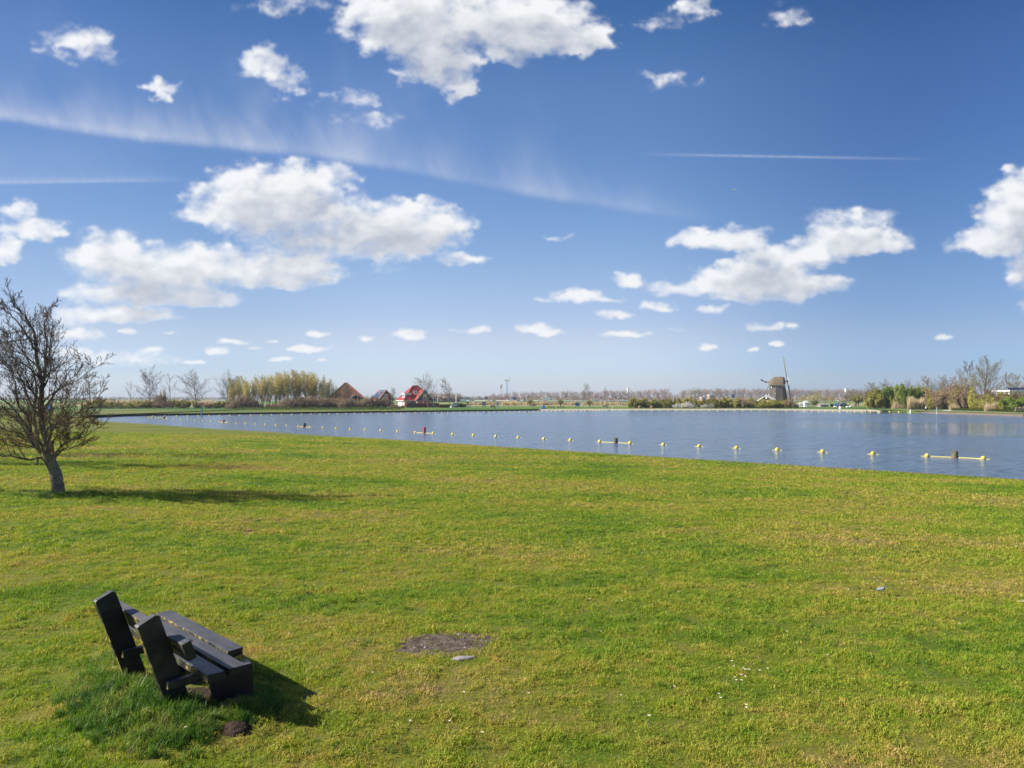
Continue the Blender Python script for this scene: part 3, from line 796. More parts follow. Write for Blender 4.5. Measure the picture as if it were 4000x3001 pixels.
def build_bench():
    ang = math.atan2(BF.y, BF.x)
    zb = gzz(BO.x, BO.y)
    root = empty('park_bench', (BO.x, BO.y, 0), ang, 'black weathered park bench with three seat planks, seen from behind on the lawn', 'bench')
    def plank(name, prof, u0, u1, lab=None, seed=0, broken=False):
        """prof: cross-section corners (v, z); runs along u, with slightly sagging, uneven edges"""
        rng = random.Random(seed); mb = MB(); n = 12; k = len(prof)
        rings = []
        for i in range(n + 1):
            u = u0 + (u1 - u0) * i / n
            jz = rng.uniform(-.0012, .0012); jv = rng.uniform(-.001, .001)
            ring = []
            for j, (v, z) in enumerate(prof):
                uu = u
                if broken and i == 0: uu += (0, .055, .035, .012)[j % 4] + rng.uniform(-.008, .008)
                ring.append(Vector((v + jv, uu, z + jz)))
            rings.append(ring)
        vs = [v for r_ in rings for v in r_]
        fs = [tuple(range(k))[::1], tuple(n * k + j for j in range(k))[::-1]]
        for i in range(n):
            for j in range(k):
                q = (j + 1) % k
                fs.append((i * k + j, (i + 1) * k + j, (i + 1) * k + q, i * k + q))
        mb.add(vs, fs)
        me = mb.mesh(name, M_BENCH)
        bm = bmesh.new(); bm.from_mesh(me); bmesh.ops.recalc_face_normals(bm, faces=bm.faces); bm.to_mesh(me); bm.free()
        o = link(name, me, root); bevel(o, .005)
        if lab: o['label'] = lab
        return o
    def rect(v0, v1, z0, z1): return [(v0, z0), (v1, z0), (v1, z1), (v0, z1)]
    plank('seat_plank', rect(0, .140, .378, .438), .0, 1.53, 'front seat plank with a broken near end', 1, True)
    plank('seat_plank', rect(-.136, -.001, .362, .42), -.323, 1.53, None, 2)
    plank('seat_plank', rect(-.307, -.175, .361, .42), -.338, 1.53, None, 3)
    plank('back_plank', [(-.408, .520), (-.344, .540), (-.389, .674), (-.453, .654)], -.252, 1.62, 'back rest plank with yellow lichen', 4)
    def frame(u, tilt=0):
        # leaning back post: wide board with a chamfered head
        mb = MB()
        zt0, zt1 = .770, .826
        def ring(z, va, vb): return [(va, u, z), (vb, u, z), (vb, u + .062, z), (va, u + .062, z)]
        sl = .335
        vs = []
        bot = -.12
        va = lambda z: -.679 + sl * (.778 - z); vb = lambda z: -.524 + sl * (.835 - z)
        vs += ring(bot, va(bot), vb(bot))
        top = [(va(zt0), u, zt0), (vb(zt1), u, zt1), (vb(zt1) - .004, u + .062, zt1 + .004), (va(zt0) - .004, u + .062, zt0 + .004)]
        mid = [(va(.69), u, .69), (vb(.78), u, .78), (vb(.78), u + .062, .78), (va(.69), u + .062, .69)]
        crown = [(va(zt0) + .012, u + .0, zt0 + .012), (vb(zt1) - .030, u, zt1 + .010), (vb(zt1) - .032, u + .062, zt1 + .012), (va(zt0) + .01, u + .062, zt0 + .014)]
        V = vs + mid + top + crown
        fs = [(0, 3, 2, 1)]
        for r_ in (0, 4, 8):
            for j in range(4):
                q = (j + 1) % 4; fs.append((r_ + j, r_ + q, r_ + 4 + q, r_ + 4 + j))
        fs.append((12, 13, 14, 15))
        mb.add([Vector(v) for v in V], fs)
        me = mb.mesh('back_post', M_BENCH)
        bm = bmesh.new(); bm.from_mesh(me); bmesh.ops.recalc_face_normals(bm, faces=bm.faces); bm.to_mesh(me); bm.free()
        o = link('back_post', me, root); bevel(o, .006)
        # cross beam under the seat
        uu = u - .066
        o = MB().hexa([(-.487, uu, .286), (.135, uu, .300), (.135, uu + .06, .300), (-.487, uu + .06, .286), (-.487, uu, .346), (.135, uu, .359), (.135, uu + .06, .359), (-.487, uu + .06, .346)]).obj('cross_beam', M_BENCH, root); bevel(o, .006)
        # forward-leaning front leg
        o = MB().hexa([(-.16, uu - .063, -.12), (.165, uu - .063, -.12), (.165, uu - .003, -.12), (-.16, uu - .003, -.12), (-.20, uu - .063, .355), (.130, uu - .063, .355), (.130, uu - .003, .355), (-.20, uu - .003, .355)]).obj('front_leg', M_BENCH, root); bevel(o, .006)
        o = MB().tube([(-.52, u + .03, .735), (-.50, u + .035, .742), (-.49, u + .036, .760)], .003, 6).obj('nail', M_NAIL, root)
    frame(-.012); frame(.955)
    o = MB().tube([(.12, .012, .36), (.12, .012, .42)], .004, 6).obj('nail', pmat('rusty_nail', (.25, .07, .04), rough=.8), root)
    o['label'] = 'rusty nail in the broken plank end'
M_NAIL = pmat('old_nail', (.05, .04, .04), rough=.6)
build_bench()

# ================================================================ wagtail
def build_bird():
    p = ground_at(3437, 2326)
    root = empty('wagtail', (p.x, p.y, p.z + .030), 0, 'small grey, white and black wagtail walking to the right on the lawn', 'bird')
    root.scale = (1.12, 1.12, 1.12)
    G = pmat('grey_plumage', (.36, .37, .39), (.28, .29, .31), 30, .8); W = pmat('white_plumage', (.75, .75, .74), (.66, .66, .66), 30, .8)
    K = pmat('black_plumage', (.02, .02, .022), (.03, .03, .033), 30, .6)
    # one continuous skin: tail, body, neck, head as rings along a curved spine
    spine = [(-.108, .046, .0035, .007), (-.075, .045, .005, .008), (-.052, .045, .008, .010), (-.035, .044, .015, .015), (-.012, .042, .023, .021), (.012, .042, .0255, .0235), (.032, .047, .022, .0205), (.044, .056, .0165, .0155), (.052, .066, .0145, .0135), (.059, .0735, .0150, .0140), (.069, .076, .0125, .0125), (.0765, .0745, .006, .006)]
    mb = MB(); n = 14; k = len(spine)
    for x, z, rz_, ry in spine:
        for j in range(n):
            a = 2 * math.pi * j / n
            mb.v.append(Vector((x, ry * math.cos(a), z + rz_ * math.sin(a))))
    for i in range(k - 1):
        for j in range(n):
            q = (j + 1) % n; a = 2 * math.pi * (j + .5) / n; up = math.sin(a)
            m = 0
            if i >= 7: m = 1
            if i in (8,) and up > .1: m = 2
            if i in (9,) and up > .75: m = 2
            if i == 7: m = 2
            if i == 6 and up < .35: m = 2
            if i < 7 and i > 1 and up < -.15: m = 1 if i < 6 else 2
            if i <= 2: m = 2 if up > -.5 else 1
            mb.f.append((i * n + j, (i + 1) * n + j, (i + 1) * n + q, i * n + q)); mb.m.append(m)
    mb.f.append(tuple(range(n))); mb.m.append(2); mb.f.append(tuple((k - 1) * n + j for j in range(n))[::-1]); mb.m.append(1)
    o = mb.obj('body', [G, W, K], root, smooth=True)
    s_ = o.modifiers.new('s', 'SUBSURF'); s_.levels = 1; s_.render_levels = 1
    MB().tube([(.079, 0, .0745), (.086, 0, .0735), (.093, 0, .072)], [.0028, .0016, .0004], 6).obj('beak', K, root)
    for sy in (-1, 1):
        MB().add([Vector((.03, sy * .0205, .056)), Vector((.02, sy * .0245, .042)), Vector((-.03, sy * .018, .035)), Vector((-.062, sy * .008, .045)), Vector((-.03, sy * .014, .056)),
                  Vector((.02, sy * .027, .050)), Vector((-.025, sy * .021, .046))], [(0, 1, 5), (1, 2, 6, 5), (2, 3, 6), (3, 4, 6), (4, 0, 5, 6)]).obj('wing', [G], root)
        MB().add([Vector((.015, sy * .0265, .046)), Vector((-.02, sy * .0225, .042)), Vector((-.06, sy * .009, .044)), Vector((-.02, sy * .0235, .047))], [(0, 1, 2, 3)]).obj('wing_bar', W, root)
        fx = .012 if sy < 0 else -.010
        MB().tube([(.0 + fx * .3, sy * .010, .026), (fx, sy * .010, .010), (fx + .002, sy * .010, -.008)], .0014, 5).tube([(fx + .002, sy * .010, -.008), (fx + .014, sy * .010, -.010)], .0011, 4).tube([(fx + .002, sy * .010, -.008), (fx - .008, sy * .010, -.010)], .0011, 4).obj('leg', K, root)
        bm = bmesh.new(); bmesh.ops.create_icosphere(bm, subdivisions=1, radius=.0019); me = bpy.data.meshes.new('eye'); bm.to_mesh(me); bm.free(); me.materials.append(K)
        link('eye', me, root, loc=(.069, sy * .0118, .079))
build_bird()

# ================================================================ daisies and dandelions
def flower_mesh(name, r, petals, mp_, mc, h):
    mb = MB()
    mb.tube([(0, 0, 0), (.004, 0, h)], .0016, 4, 2)
    for j in range(petals):
        a = 2 * math.pi * j / petals; w = math.pi / petals * .9
        q = [Vector((math.cos(a + t) * rr + .004, math.sin(a + t) * rr, h + zz)) for t, rr, zz in ((-w, r * .35, .002), (-w * .8, r, .006), (w * .8, r, .006), (w, r * .35, .002))]
        mb.add(q, [(0, 1, 2, 3)], 0)
    c = [Vector((math.cos(2 * math.pi * j / 8) * r * .42 + .004, math.sin(2 * math.pi * j / 8) * r * .42, h + .004)) for j in range(8)] + [Vector((.004, 0, h + .009))]
    mb.add(c, [(j, (j + 1) % 8, 8) for j in range(8)], 1)
    return mb.mesh(name, [mp_, mc, M_STEM])
M_STEM = pmat('flower_stem', (.10, .20, .03))
M_PETAL = pmat('white_petal', (.85, .84, .82), (.80, .78, .78)); M_YC = pmat('yellow_florets', (.80, .50, .01), (.75, .42, .01)); M_PINK = pmat('pinkish_petal', (.80, .62, .62))
daisy = flower_mesh('daisy', .011, 14, M_PETAL, M_YC, .045)
pdaisy = flower_mesh('daisy', .010, 14, M_PINK, M_PINK, .04)
dandelion = flower_mesh('dandelion', .022, 16, M_YC, M_YC, .05)
rngf = random.Random(12)
cluster = [(2902, 2629), (2910, 2636), (2926, 2636), (2896, 2657), (2871, 2664), (2909, 2663), (2894, 2679), (2874, 2679), (2866, 2621), (2860, 2602), (2968, 2639), (2997, 2631), (2805, 2730), (2812, 2750), (2914, 2778), (2916, 2789)]
for i, (px, py) in enumerate(cluster):
    q = ground_at(px, py + 6)
    tag(link('daisy', daisy if i % 4 else pdaisy, loc=q + Vector((0, 0, .01)), rz=i, sc=1.05), '%s, %s from the left in the loose cluster low on the lawn' % ('white daisy' if i % 4 else 'pinkish daisy', ordw(1 + sorted(cluster).index((px, py)))), 'daisy', 'daisies in the near cluster')
WD = sorted([(3307, 2204), (3392, 2206), (3415, 2268), (3436, 2267), (3428, 2282), (3525, 2278), (3523, 2292), (3579, 2255), (3579, 2284), (3312, 2317), (3993, 2343)])
for i, (px, py) in enumerate(WD):
    q = ground_at(px, py + 5)
    tag(link('daisy', daisy, loc=q + Vector((0, 0, .01)), rz=i, sc=1.1), 'daisy, %s from the left in the grass around the wagtail' % ordw(i + 1), 'daisy', 'daisies around the wagtail')
pts = []
for i in range(105):
    z_ = rngf.random()
    px = rngf.gauss(*rngf.choice([(1000, 260), (1450, 350), (2400, 350), (3500, 330), (3100, 400), (2800, 500)])); py = rngf.choice([rngf.uniform(1850, 2120), rngf.uniform(1900, 2450), rngf.uniform(2100, 2900)])
    if px < 20 or px > 3980: continue
    q = ground_at(px, py)
    t_, q_ = (-q.x + q.y) * rt, (q.x + q.y) * rt
    if float(shore_q(t_)) - q_ < .8: continue
    pts.append((px, py, link('daisy', daisy if rngf.random() < .8 else pdaisy, loc=q + Vector((0, 0, .008)), rz=i, sc=rngf.uniform(.8, 1.2))))
SECT = [(0, 2080, 0, 1900, 'lawn between the alder and the lake'), (0, 2080, 1900, 4001, 'lawn along the water on the right'), (2080, 2400, 0, 1700, 'lawn beyond the bench'), (2080, 2400, 1700, 2900, 'middle of the lawn'), (2080, 2400, 2900, 4001, 'lawn around and left of the wagtail'), (2400, 3100, 0, 2000, 'near lawn on the side of the bench'), (2400, 3100, 2000, 4001, 'near lawn right of the bare patch')]
for y0_, y1_, x0_, x1_, txt in SECT:
    sub = sorted([a for a in pts if y0_ <= a[1] < y1_ and x0_ <= a[0] < x1_], key=lambda a: a[0])
    for k, a in enumerate(sub): tag(a[2], 'daisy, %s from left on the %s' % (ordw(k + 1), txt), 'daisy', 'daisies scattered over the lawn')
DD = [(3458, 2284), (3911, 2330), (2900, 2121), (2715, 2104), (2833, 2197), (3428, 1944), (2842, 2003), (3517, 2093), (3870, 2217), (3575, 2140), (1765, 1825), (1990, 1862), (2210, 1905)]
for i, (px, py) in enumerate(DD):
    q = ground_at(px, py + 4)
    tag(link('dandelion', dandelion, loc=q + Vector((0, 0, .01)), rz=i), 'yellow dandelion right above the wagtail' if i == 0 else ('yellow dandelion just above the pale wood piece at the right edge' if i == 1 else 'yellow dandelion on the lawn, %s from the left' % ordw(1 + sorted(DD).index((px, py)))), 'dandelion', None if i < 2 else 'dandelions on the lawn')

# ================================================================ trees
def bark_mat(name, c1, c2, scale=6, rough=.85, green=None):
    m, n, p = material(name); co = objco(n)
    col = ramp(n, noise(n, scale, 6, co, .7), [(.38, c1), (.60, c2)])
    if green: col = mixc(n, ramp(n, noise(n, scale * .5, 4, co), [(.52, (0, 0, 0)), (.62, (.8, .8, .8))]), col, green)
    n.links.new(col, p.inputs['Base Color']); p.inputs['Roughness'].default_value = rough; p.inputs['Specular IOR Level'].default_value = .25
    b = nd(n, 'ShaderNodeBump'); b.inputs['Strength'].default_value = .6; b.inputs['Distance'].default_value = .02
    n.links.new(noise(n, scale * 5, 5, co), b.inputs['Height']); n.links.new(b.outputs[0], p.inputs['Normal'])
    return m
def leaf_mat(name, c1, c2, scale=2, trans=.35):
    m, n, p = material(name)
    col = ramp(n, noise(n, scale, 4, worldco(n), .6), [(.35, c1), (.65, c2)])
    rnd = nd(n, 'ShaderNodeObjectInfo').outputs['Random']
    col = mixc(n, 1, col, ramp(n, rnd, [(0, (.82, .82, .82)), (1, (1.2, 1.2, 1.15))]), 'MULTIPLY')
    n.links.new(col, p.inputs['Base Color']); p.inputs['Roughness'].default_value = .6; p.inputs['Specular IOR Level'].default_value = .2
    tr = nd(n, 'ShaderNodeBsdfTranslucent'); n.links.new(col, tr.inputs[0])
    mx = nd(n, 'ShaderNodeMixShader'); mx.inputs[0].default_value = trans
    n.links.new(p.outputs[0], mx.inputs[1]); n.links.new(tr.outputs[0], mx.inputs[2]); n.links.new(mx.outputs[0], n.nodes['Material Output'].inputs[0])
    return m
B_GREY = bark_mat('grey_bark', (.13, .115, .09), (.20, .18, .14), 5)
B_TWIG = bark_mat('twigs', (.11, .088, .065), (.17, .135, .095), 8)
B_RED = bark_mat('reddish_twigs', (.22, .125, .09), (.30, .19, .13), 3)
B_BIRCH = bark_mat('birch_bark', (.60, .57, .52), (.30, .27, .24), 3)
B_HERO = bark_mat('alder_bark', (.070, .058, .046), (.25, .22, .18), 6, .85, (.16, .16, .07))
B_HTW = bark_mat('alder_twigs', (.060, .042, .034), (.13, .095, .07), 9, .8)
L_CATK = leaf_mat('catkins', (.15, .055, .030), (.26, .12, .055), 9, .2)
L_BUD = leaf_mat('greenish_buds', (.20, .20, .05), (.32, .30, .09), 4)
L_YEL = leaf_mat('young_willow_leaves', (.46, .38, .10), (.58, .48, .16), .6)
L_OLV = leaf_mat('olive_leaves', (.26, .25, .045), (.40, .36, .085), .8)
L_GRN = leaf_mat('fresh_leaves', (.14, .20, .030), (.24, .29, .055), .8)
L_DGN = leaf_mat('dark_leaves', (.085, .145, .022), (.15, .21, .035), .9)
L_BRN = leaf_mat('brown_buds', (.26, .18, .11), (.36, .26, .16), .7)
L_TIP = leaf_mat('orange_brown_buds', (.38, .235, .15), (.46, .31, .21), .02)
L_BLS = leaf_mat('white_blossom', (.68, .66, .60), (.78, .76, .72), 2, .2)

def norm(v): return v / max(1e-9, math.sqrt(v.x * v.x + v.y * v.y + v.z * v.z))
def grow(rng, base, d, L, r, lvl, P, out):
    seg = P['seg'][lvl]; pts = [base.copy()]; rad = [r]
    wob = P['wob'][lvl]; trop = P['trop'][lvl]; end = P['end'][lvl]
    p = base.copy(); dirs = [d]
    for i in range(seg):
        d = norm(d + Vector((rng.gauss(0, wob), rng.gauss(0, wob), rng.gauss(0, wob) + trop)))
        p = p + d * (L / seg); pts.append(p.copy()); dirs.append(d)
        rad.append(r * (1 - (1 - end) * (i + 1) / seg))
    out.append((lvl, pts, rad))
    if lvl + 1 >= P['levels']: return
    k = P['kids'][lvl]; st = P['start'][lvl]
    az = rng.uniform(0, 6.28)
    for j in range(k):
        u = st + (1 - st) * (j + rng.random()) / k
        f = u * seg; i = min(int(f), seg - 1); q = pts[i].lerp(pts[i + 1], f - i); dd = dirs[i + 1]
        az += 2.4 + rng.uniform(-.5, .5)
        a = R(rng.gauss(P['ang'][lvl], P['ang'][lvl] * .18))
        o1 = dd.orthogonal().normalized(); o2 = dd.cross(o1)
        nd_ = dd * math.cos(a) + (o1 * math.cos(az) + o2 * math.sin(az)) * math.sin(a)
        sh = P['shape'](u) if lvl == 0 else (1.05 - .6 * u)
        Lc = L * P['len'][lvl] * sh * rng.uniform(.75, 1.15)
        rc = (r * (1 - (1 - end) * u)) * P['rr'][lvl]
        grow(rng, q, norm(nd_), Lc, max(rc, P['rmin']), lvl + 1, P, out)

def build_tree_meshes(name, seed, P, barks, leaf=None, split=1, stems=None):
    rng = random.Random(seed); out = []
    for (b, d, L, r) in (stems or [(Vector((0, 0, 0)), Vector((0, 0, 1)), P['h'], P['r'])]):
        grow(rng, Vector(b), norm(Vector(d)), L, r, 0, P, out)
    T = MB(); Cm = MB()
    for lvl, pts, rad in out:
        n = (6, 5, 4, 3, 3)[lvl]
        (T if lvl < split else Cm).tube(pts, rad, n, 0, cap=False)
        if leaf and lvl >= leaf['lvl']:
            for _ in range(leaf['n']):
                f = rng.uniform(leaf.get('from', .2), 1) * (len(pts) - 1); i = min(int(f), len(pts) - 2)
                c = pts[i].lerp(pts[i + 1], f - i) + Vector([rng.gauss(0, leaf['jit']) for _ in range(3)])
                s = leaf['s'] * rng.uniform(.6, 1.3)
                a = Vector([rng.gauss(0, 1) for _ in range(3)]).normalized(); b = a.orthogonal().normalized()
                el = leaf.get('el', 1)
                Cm.quad(c, a * s * el, b * s * .6, 1)
    tm = T.mesh('trunk', barks[0]) if T.f else None
    cm = Cm.mesh('crown', [barks[1]] + ([leaf['mat']] if leaf else []))
    return tm, cm

def mesh_top(me, q=.995):
    if 'top' not in me:
        c = np.empty(len(me.vertices) * 3, np.float32); me.vertices.foreach_get('co', c)
        me['top'] = float(np.quantile(c[2::3], q))
    return me['top']
NOMINAL = {}
def place_tree(name, meshes, px, d, s, label, group=None, rz=0, z=LZ, dxs=0, wx=None):
    p = at(px, d, z)
    if isinstance(s, tuple): s = s[0] / mesh_top(meshes[1])
    root = empty(name, p, rz, label, 'tree', group, 1)
    sc = (s * (wx or 1), s * (wx or 1), s)
    if meshes[0]: link('trunk', meshes[0], root, sc=sc)
    link('crown', meshes[1], root, sc=sc)
    return root

def PP(**k):
    d = dict(levels=4, h=10, r=.2, seg=[8, 6, 4, 3], wob=[.05, .10, .14, .16], trop=[.02, .05, .05, .04], end=[.12, .15, .25, .3],
             kids=[18, 9, 5, 0], start=[.25, .2, .15, 0], ang=[45, 38, 38], len=[.5, .42, .42], rr=[.45, .5, .5], rmin=.012, shape=lambda u: 1.15 - .75 * u)
    d.update(k); return d

# prototypes (heights in metres)
OVAL = PP(h=12, r=.17, kids=[24, 13, 8, 0], start=[.18, .12, .1, 0], ang=[46, 36, 36], len=[.42, .42, .42], trop=[.02, .10, .08, .06], rmin=.020, shape=lambda u: .55 + 1.0 * math.sin(min(1, u + .1) * math.pi * .62) * (1.15 - u * .75))
T_OVAL = [build_tree_meshes('oval', 10 + i, OVAL, (B_GREY, B_TWIG)) for i in range(3)]
SPREAD = PP(h=11, r=.20, kids=[18, 12, 8, 0], start=[.26, .15, .1, 0], ang=[50, 40, 38], len=[.50, .42, .42], trop=[.02, .09, .06, .05], rmin=.020, shape=lambda u: 1.05 - .6 * u)
T_SPREAD = [build_tree_meshes('spread', 20 + i, SPREAD, (B_GREY, B_TWIG), dict(lvl=3, n=1, jit=.02, s=.05, mat=L_BUD)) for i in range(2)]
SPARSE = PP(h=9, r=.11, kids=[12, 8, 5, 0], start=[.25, .2, .1, 0], ang=[48, 38, 36], len=[.5, .4, .4], trop=[.0, .10, .05, .05], rmin=.018)
T_SPARSE = [build_tree_meshes('sparse', 30 + i, SPARSE, (B_GREY, B_TWIG)) for i in range(2)]
BIRCH = PP(h=11, r=.15, kids=[24, 11, 7, 0], start=[.28, .15, .1, 0], ang=[44, 38, 40], len=[.42, .42, .45], trop=[.0, .06, -.02, -.06], rmin=.015)
T_BIRCH = [build_tree_meshes('birch', 40 + i, BIRCH, (B_BIRCH, B_TWIG), dict(lvl=3, n=1, jit=.02, s=.045, mat=L_BUD)) for i in range(2)]
HWY = PP(levels=3, h=12, r=.19, kids=[19, 14, 0], start=[.26, .12, 0], ang=[36, 34], len=[.48, .45], rr=[.4, .45], trop=[0, .10, .08], seg=[5, 4, 2], rmin=.045, end=[.2, .2, .4], shape=lambda u: .6 + .75 * math.sin(min(1, u + .05) * math.pi * .7))
T_HWY = [build_tree_meshes('poplar', 50 + i, HWY, (B_RED, B_RED), dict(lvl=2, n=3, jit=.14, s=.17, mat=L_TIP)) for i in range(4)]
T_HWYG = [build_tree_meshes('poplar', 56, HWY, (B_TWIG, B_TWIG), dict(lvl=2, n=3, jit=.15, s=.17, mat=L_YEL))]
def many_stems(rng, n, rad, h, r, out=.18, zb=0):
    st = []
    for i in range(n):
        a = rng.uniform(0, 6.28); q = rad * math.sqrt(rng.random())
        st.append(((q * math.cos(a), q * math.sin(a), zb), (math.cos(a) * out * rng.uniform(.3, 1.3), math.sin(a) * out * rng.uniform(.3, 1.3), 1), h * rng.uniform(.75, 1.05), r))
    return st
WIL = PP(levels=3, seg=[7, 4, 2], kids=[17, 6, 0], start=[.30, .1, 0], ang=[26, 26], len=[.26, .45], rr=[.4, .5], trop=[.0, .10, .06], wob=[.04, .08, .1], rmin=.014, end=[.15, .3, .5], shape=lambda u: 1.2 - .6 * u)
T_WIL = [build_tree_meshes('willow', 60 + i, WIL, (B_GREY, B_GREY), dict(lvl=1, n=5, jit=.14, s=.085, mat=L_YEL, **{'from': .15}), 1, many_stems(random.Random(60 + i), 7, .6, 11, .09, .16)) for i in range(4)]
T_WIL2 = [build_tree_meshes('willow', 70 + i, WIL, (B_GREY, B_GREY), dict(lvl=1, n=2, jit=.14, s=.07, mat=L_OLV, **{'from': .2}), 1, many_stems(random.Random(70 + i), 7, .5, 10, .09, .16)) for i in range(2)]
ALD = PP(h=10, r=.16, kids=[24, 11, 7, 0], start=[.18, .15, .1, 0], ang=[58, 40, 38], len=[.42, .42, .42], trop=[0, .05, .04, .03], rmin=.018, shape=lambda u: 1.2 - .85 * u)
T_ALD = [build_tree_meshes('alder', 80 + i, ALD, (B_GREY, B_TWIG), dict(lvl=3, n=1, jit=.05, s=.05, mat=L_BRN)) for i in range(2)]
GRW = PP(h=12, r=.28, kids=[20, 14, 8, 0], start=[.16, .08, .05, 0], ang=[46, 38, 38], len=[.62, .42, .42], trop=[0, .09, .07, .05], rmin=.02, wob=[.03, .07, .12, .16], shape=lambda u: 1.1 - .62 * u)
T_GRW = [build_tree_meshes('bigwillow', 90, GRW, (B_GREY, B_TWIG), dict(lvl=3, n=1, jit=.08, s=.060, mat=L_OLV))]

def shrub_mesh(seed, n, h, w, bark, leafm, ln, ls, up=.5, lvls=3, jit=.10, rmin=.012, el=1):
    rng = random.Random(seed)
    P = PP(levels=lvls, seg=[5, 3, 2], kids=[9, 5, 0], start=[.18, .1, 0], ang=[30, 30], len=[.42, .42], rr=[.5, .5], trop=[.03, .06, .05], wob=[.09, .13, .15], rmin=rmin, end=[.2, .3, .5], shape=lambda u: 1.1 - .5 * u)
    st = []
    for i in range(n):
        a = rng.uniform(0, 6.28); q = math.sqrt(rng.random()); o = rng.uniform(.0, 1)
        st.append(((q * w * .35 * math.cos(a), q * w * .35 * math.sin(a), 0), (math.cos(a) * o * (w * .55) / h, math.sin(a) * o * (w * .55) / h, up + .5), h * rng.uniform(.6, 1.0) * (1 - .3 * o), .03))
    t, c = build_tree_meshes('shrub', seed, P, (bark, bark), dict(lvl=1, n=ln, jit=jit, s=ls, mat=leafm, el=el), 0, st)
    return c
S_OLV = [shrub_mesh(100 + i, 26, 2.6, 5.0, B_TWIG, L_OLV, 5, .075) for i in range(3)]
S_BRN = [shrub_mesh(110 + i, 30, 2.6, 4.5, B_TWIG, L_BRN, 3, .06) for i in range(3)]
S_YGN = [shrub_mesh(120 + i, 26, 3.2, 6.0, B_TWIG, L_OLV, 9, .10, jit=.16) for i in range(3)]
S_GRN = [shrub_mesh(130 + i, 22, 3.2, 4.5, B_TWIG, L_GRN, 9, .11, jit=.16) for i in range(2)]
S_DGN = [shrub_mesh(140 + i, 22, 3.0, 3.2, B_TWIG, L_DGN, 12, .12, jit=.18) for i in range(2)]
S_BLS = [shrub_mesh(150 + i, 18, 2.6, 4.0, B_TWIG, L_BLS, 1, .075, jit=.14) for i in range(1)]
S_HERB = [shrub_mesh(160 + i, 26, .7, 2.2, L_GRN, L_GRN, 6, .06, jit=.06, rmin=.01) for i in range(2)]
def place_shrub(name, me, px, d, h, w, label, group=None, rz=0, h0=2.6, w0=5.0, cat='bush', z=LZ):
    o = link(name, me, None, at(px, d, z), rz, (w / w0, w / w0, h / mesh_top(me, .99)))
    return tag(o, label, cat, group)

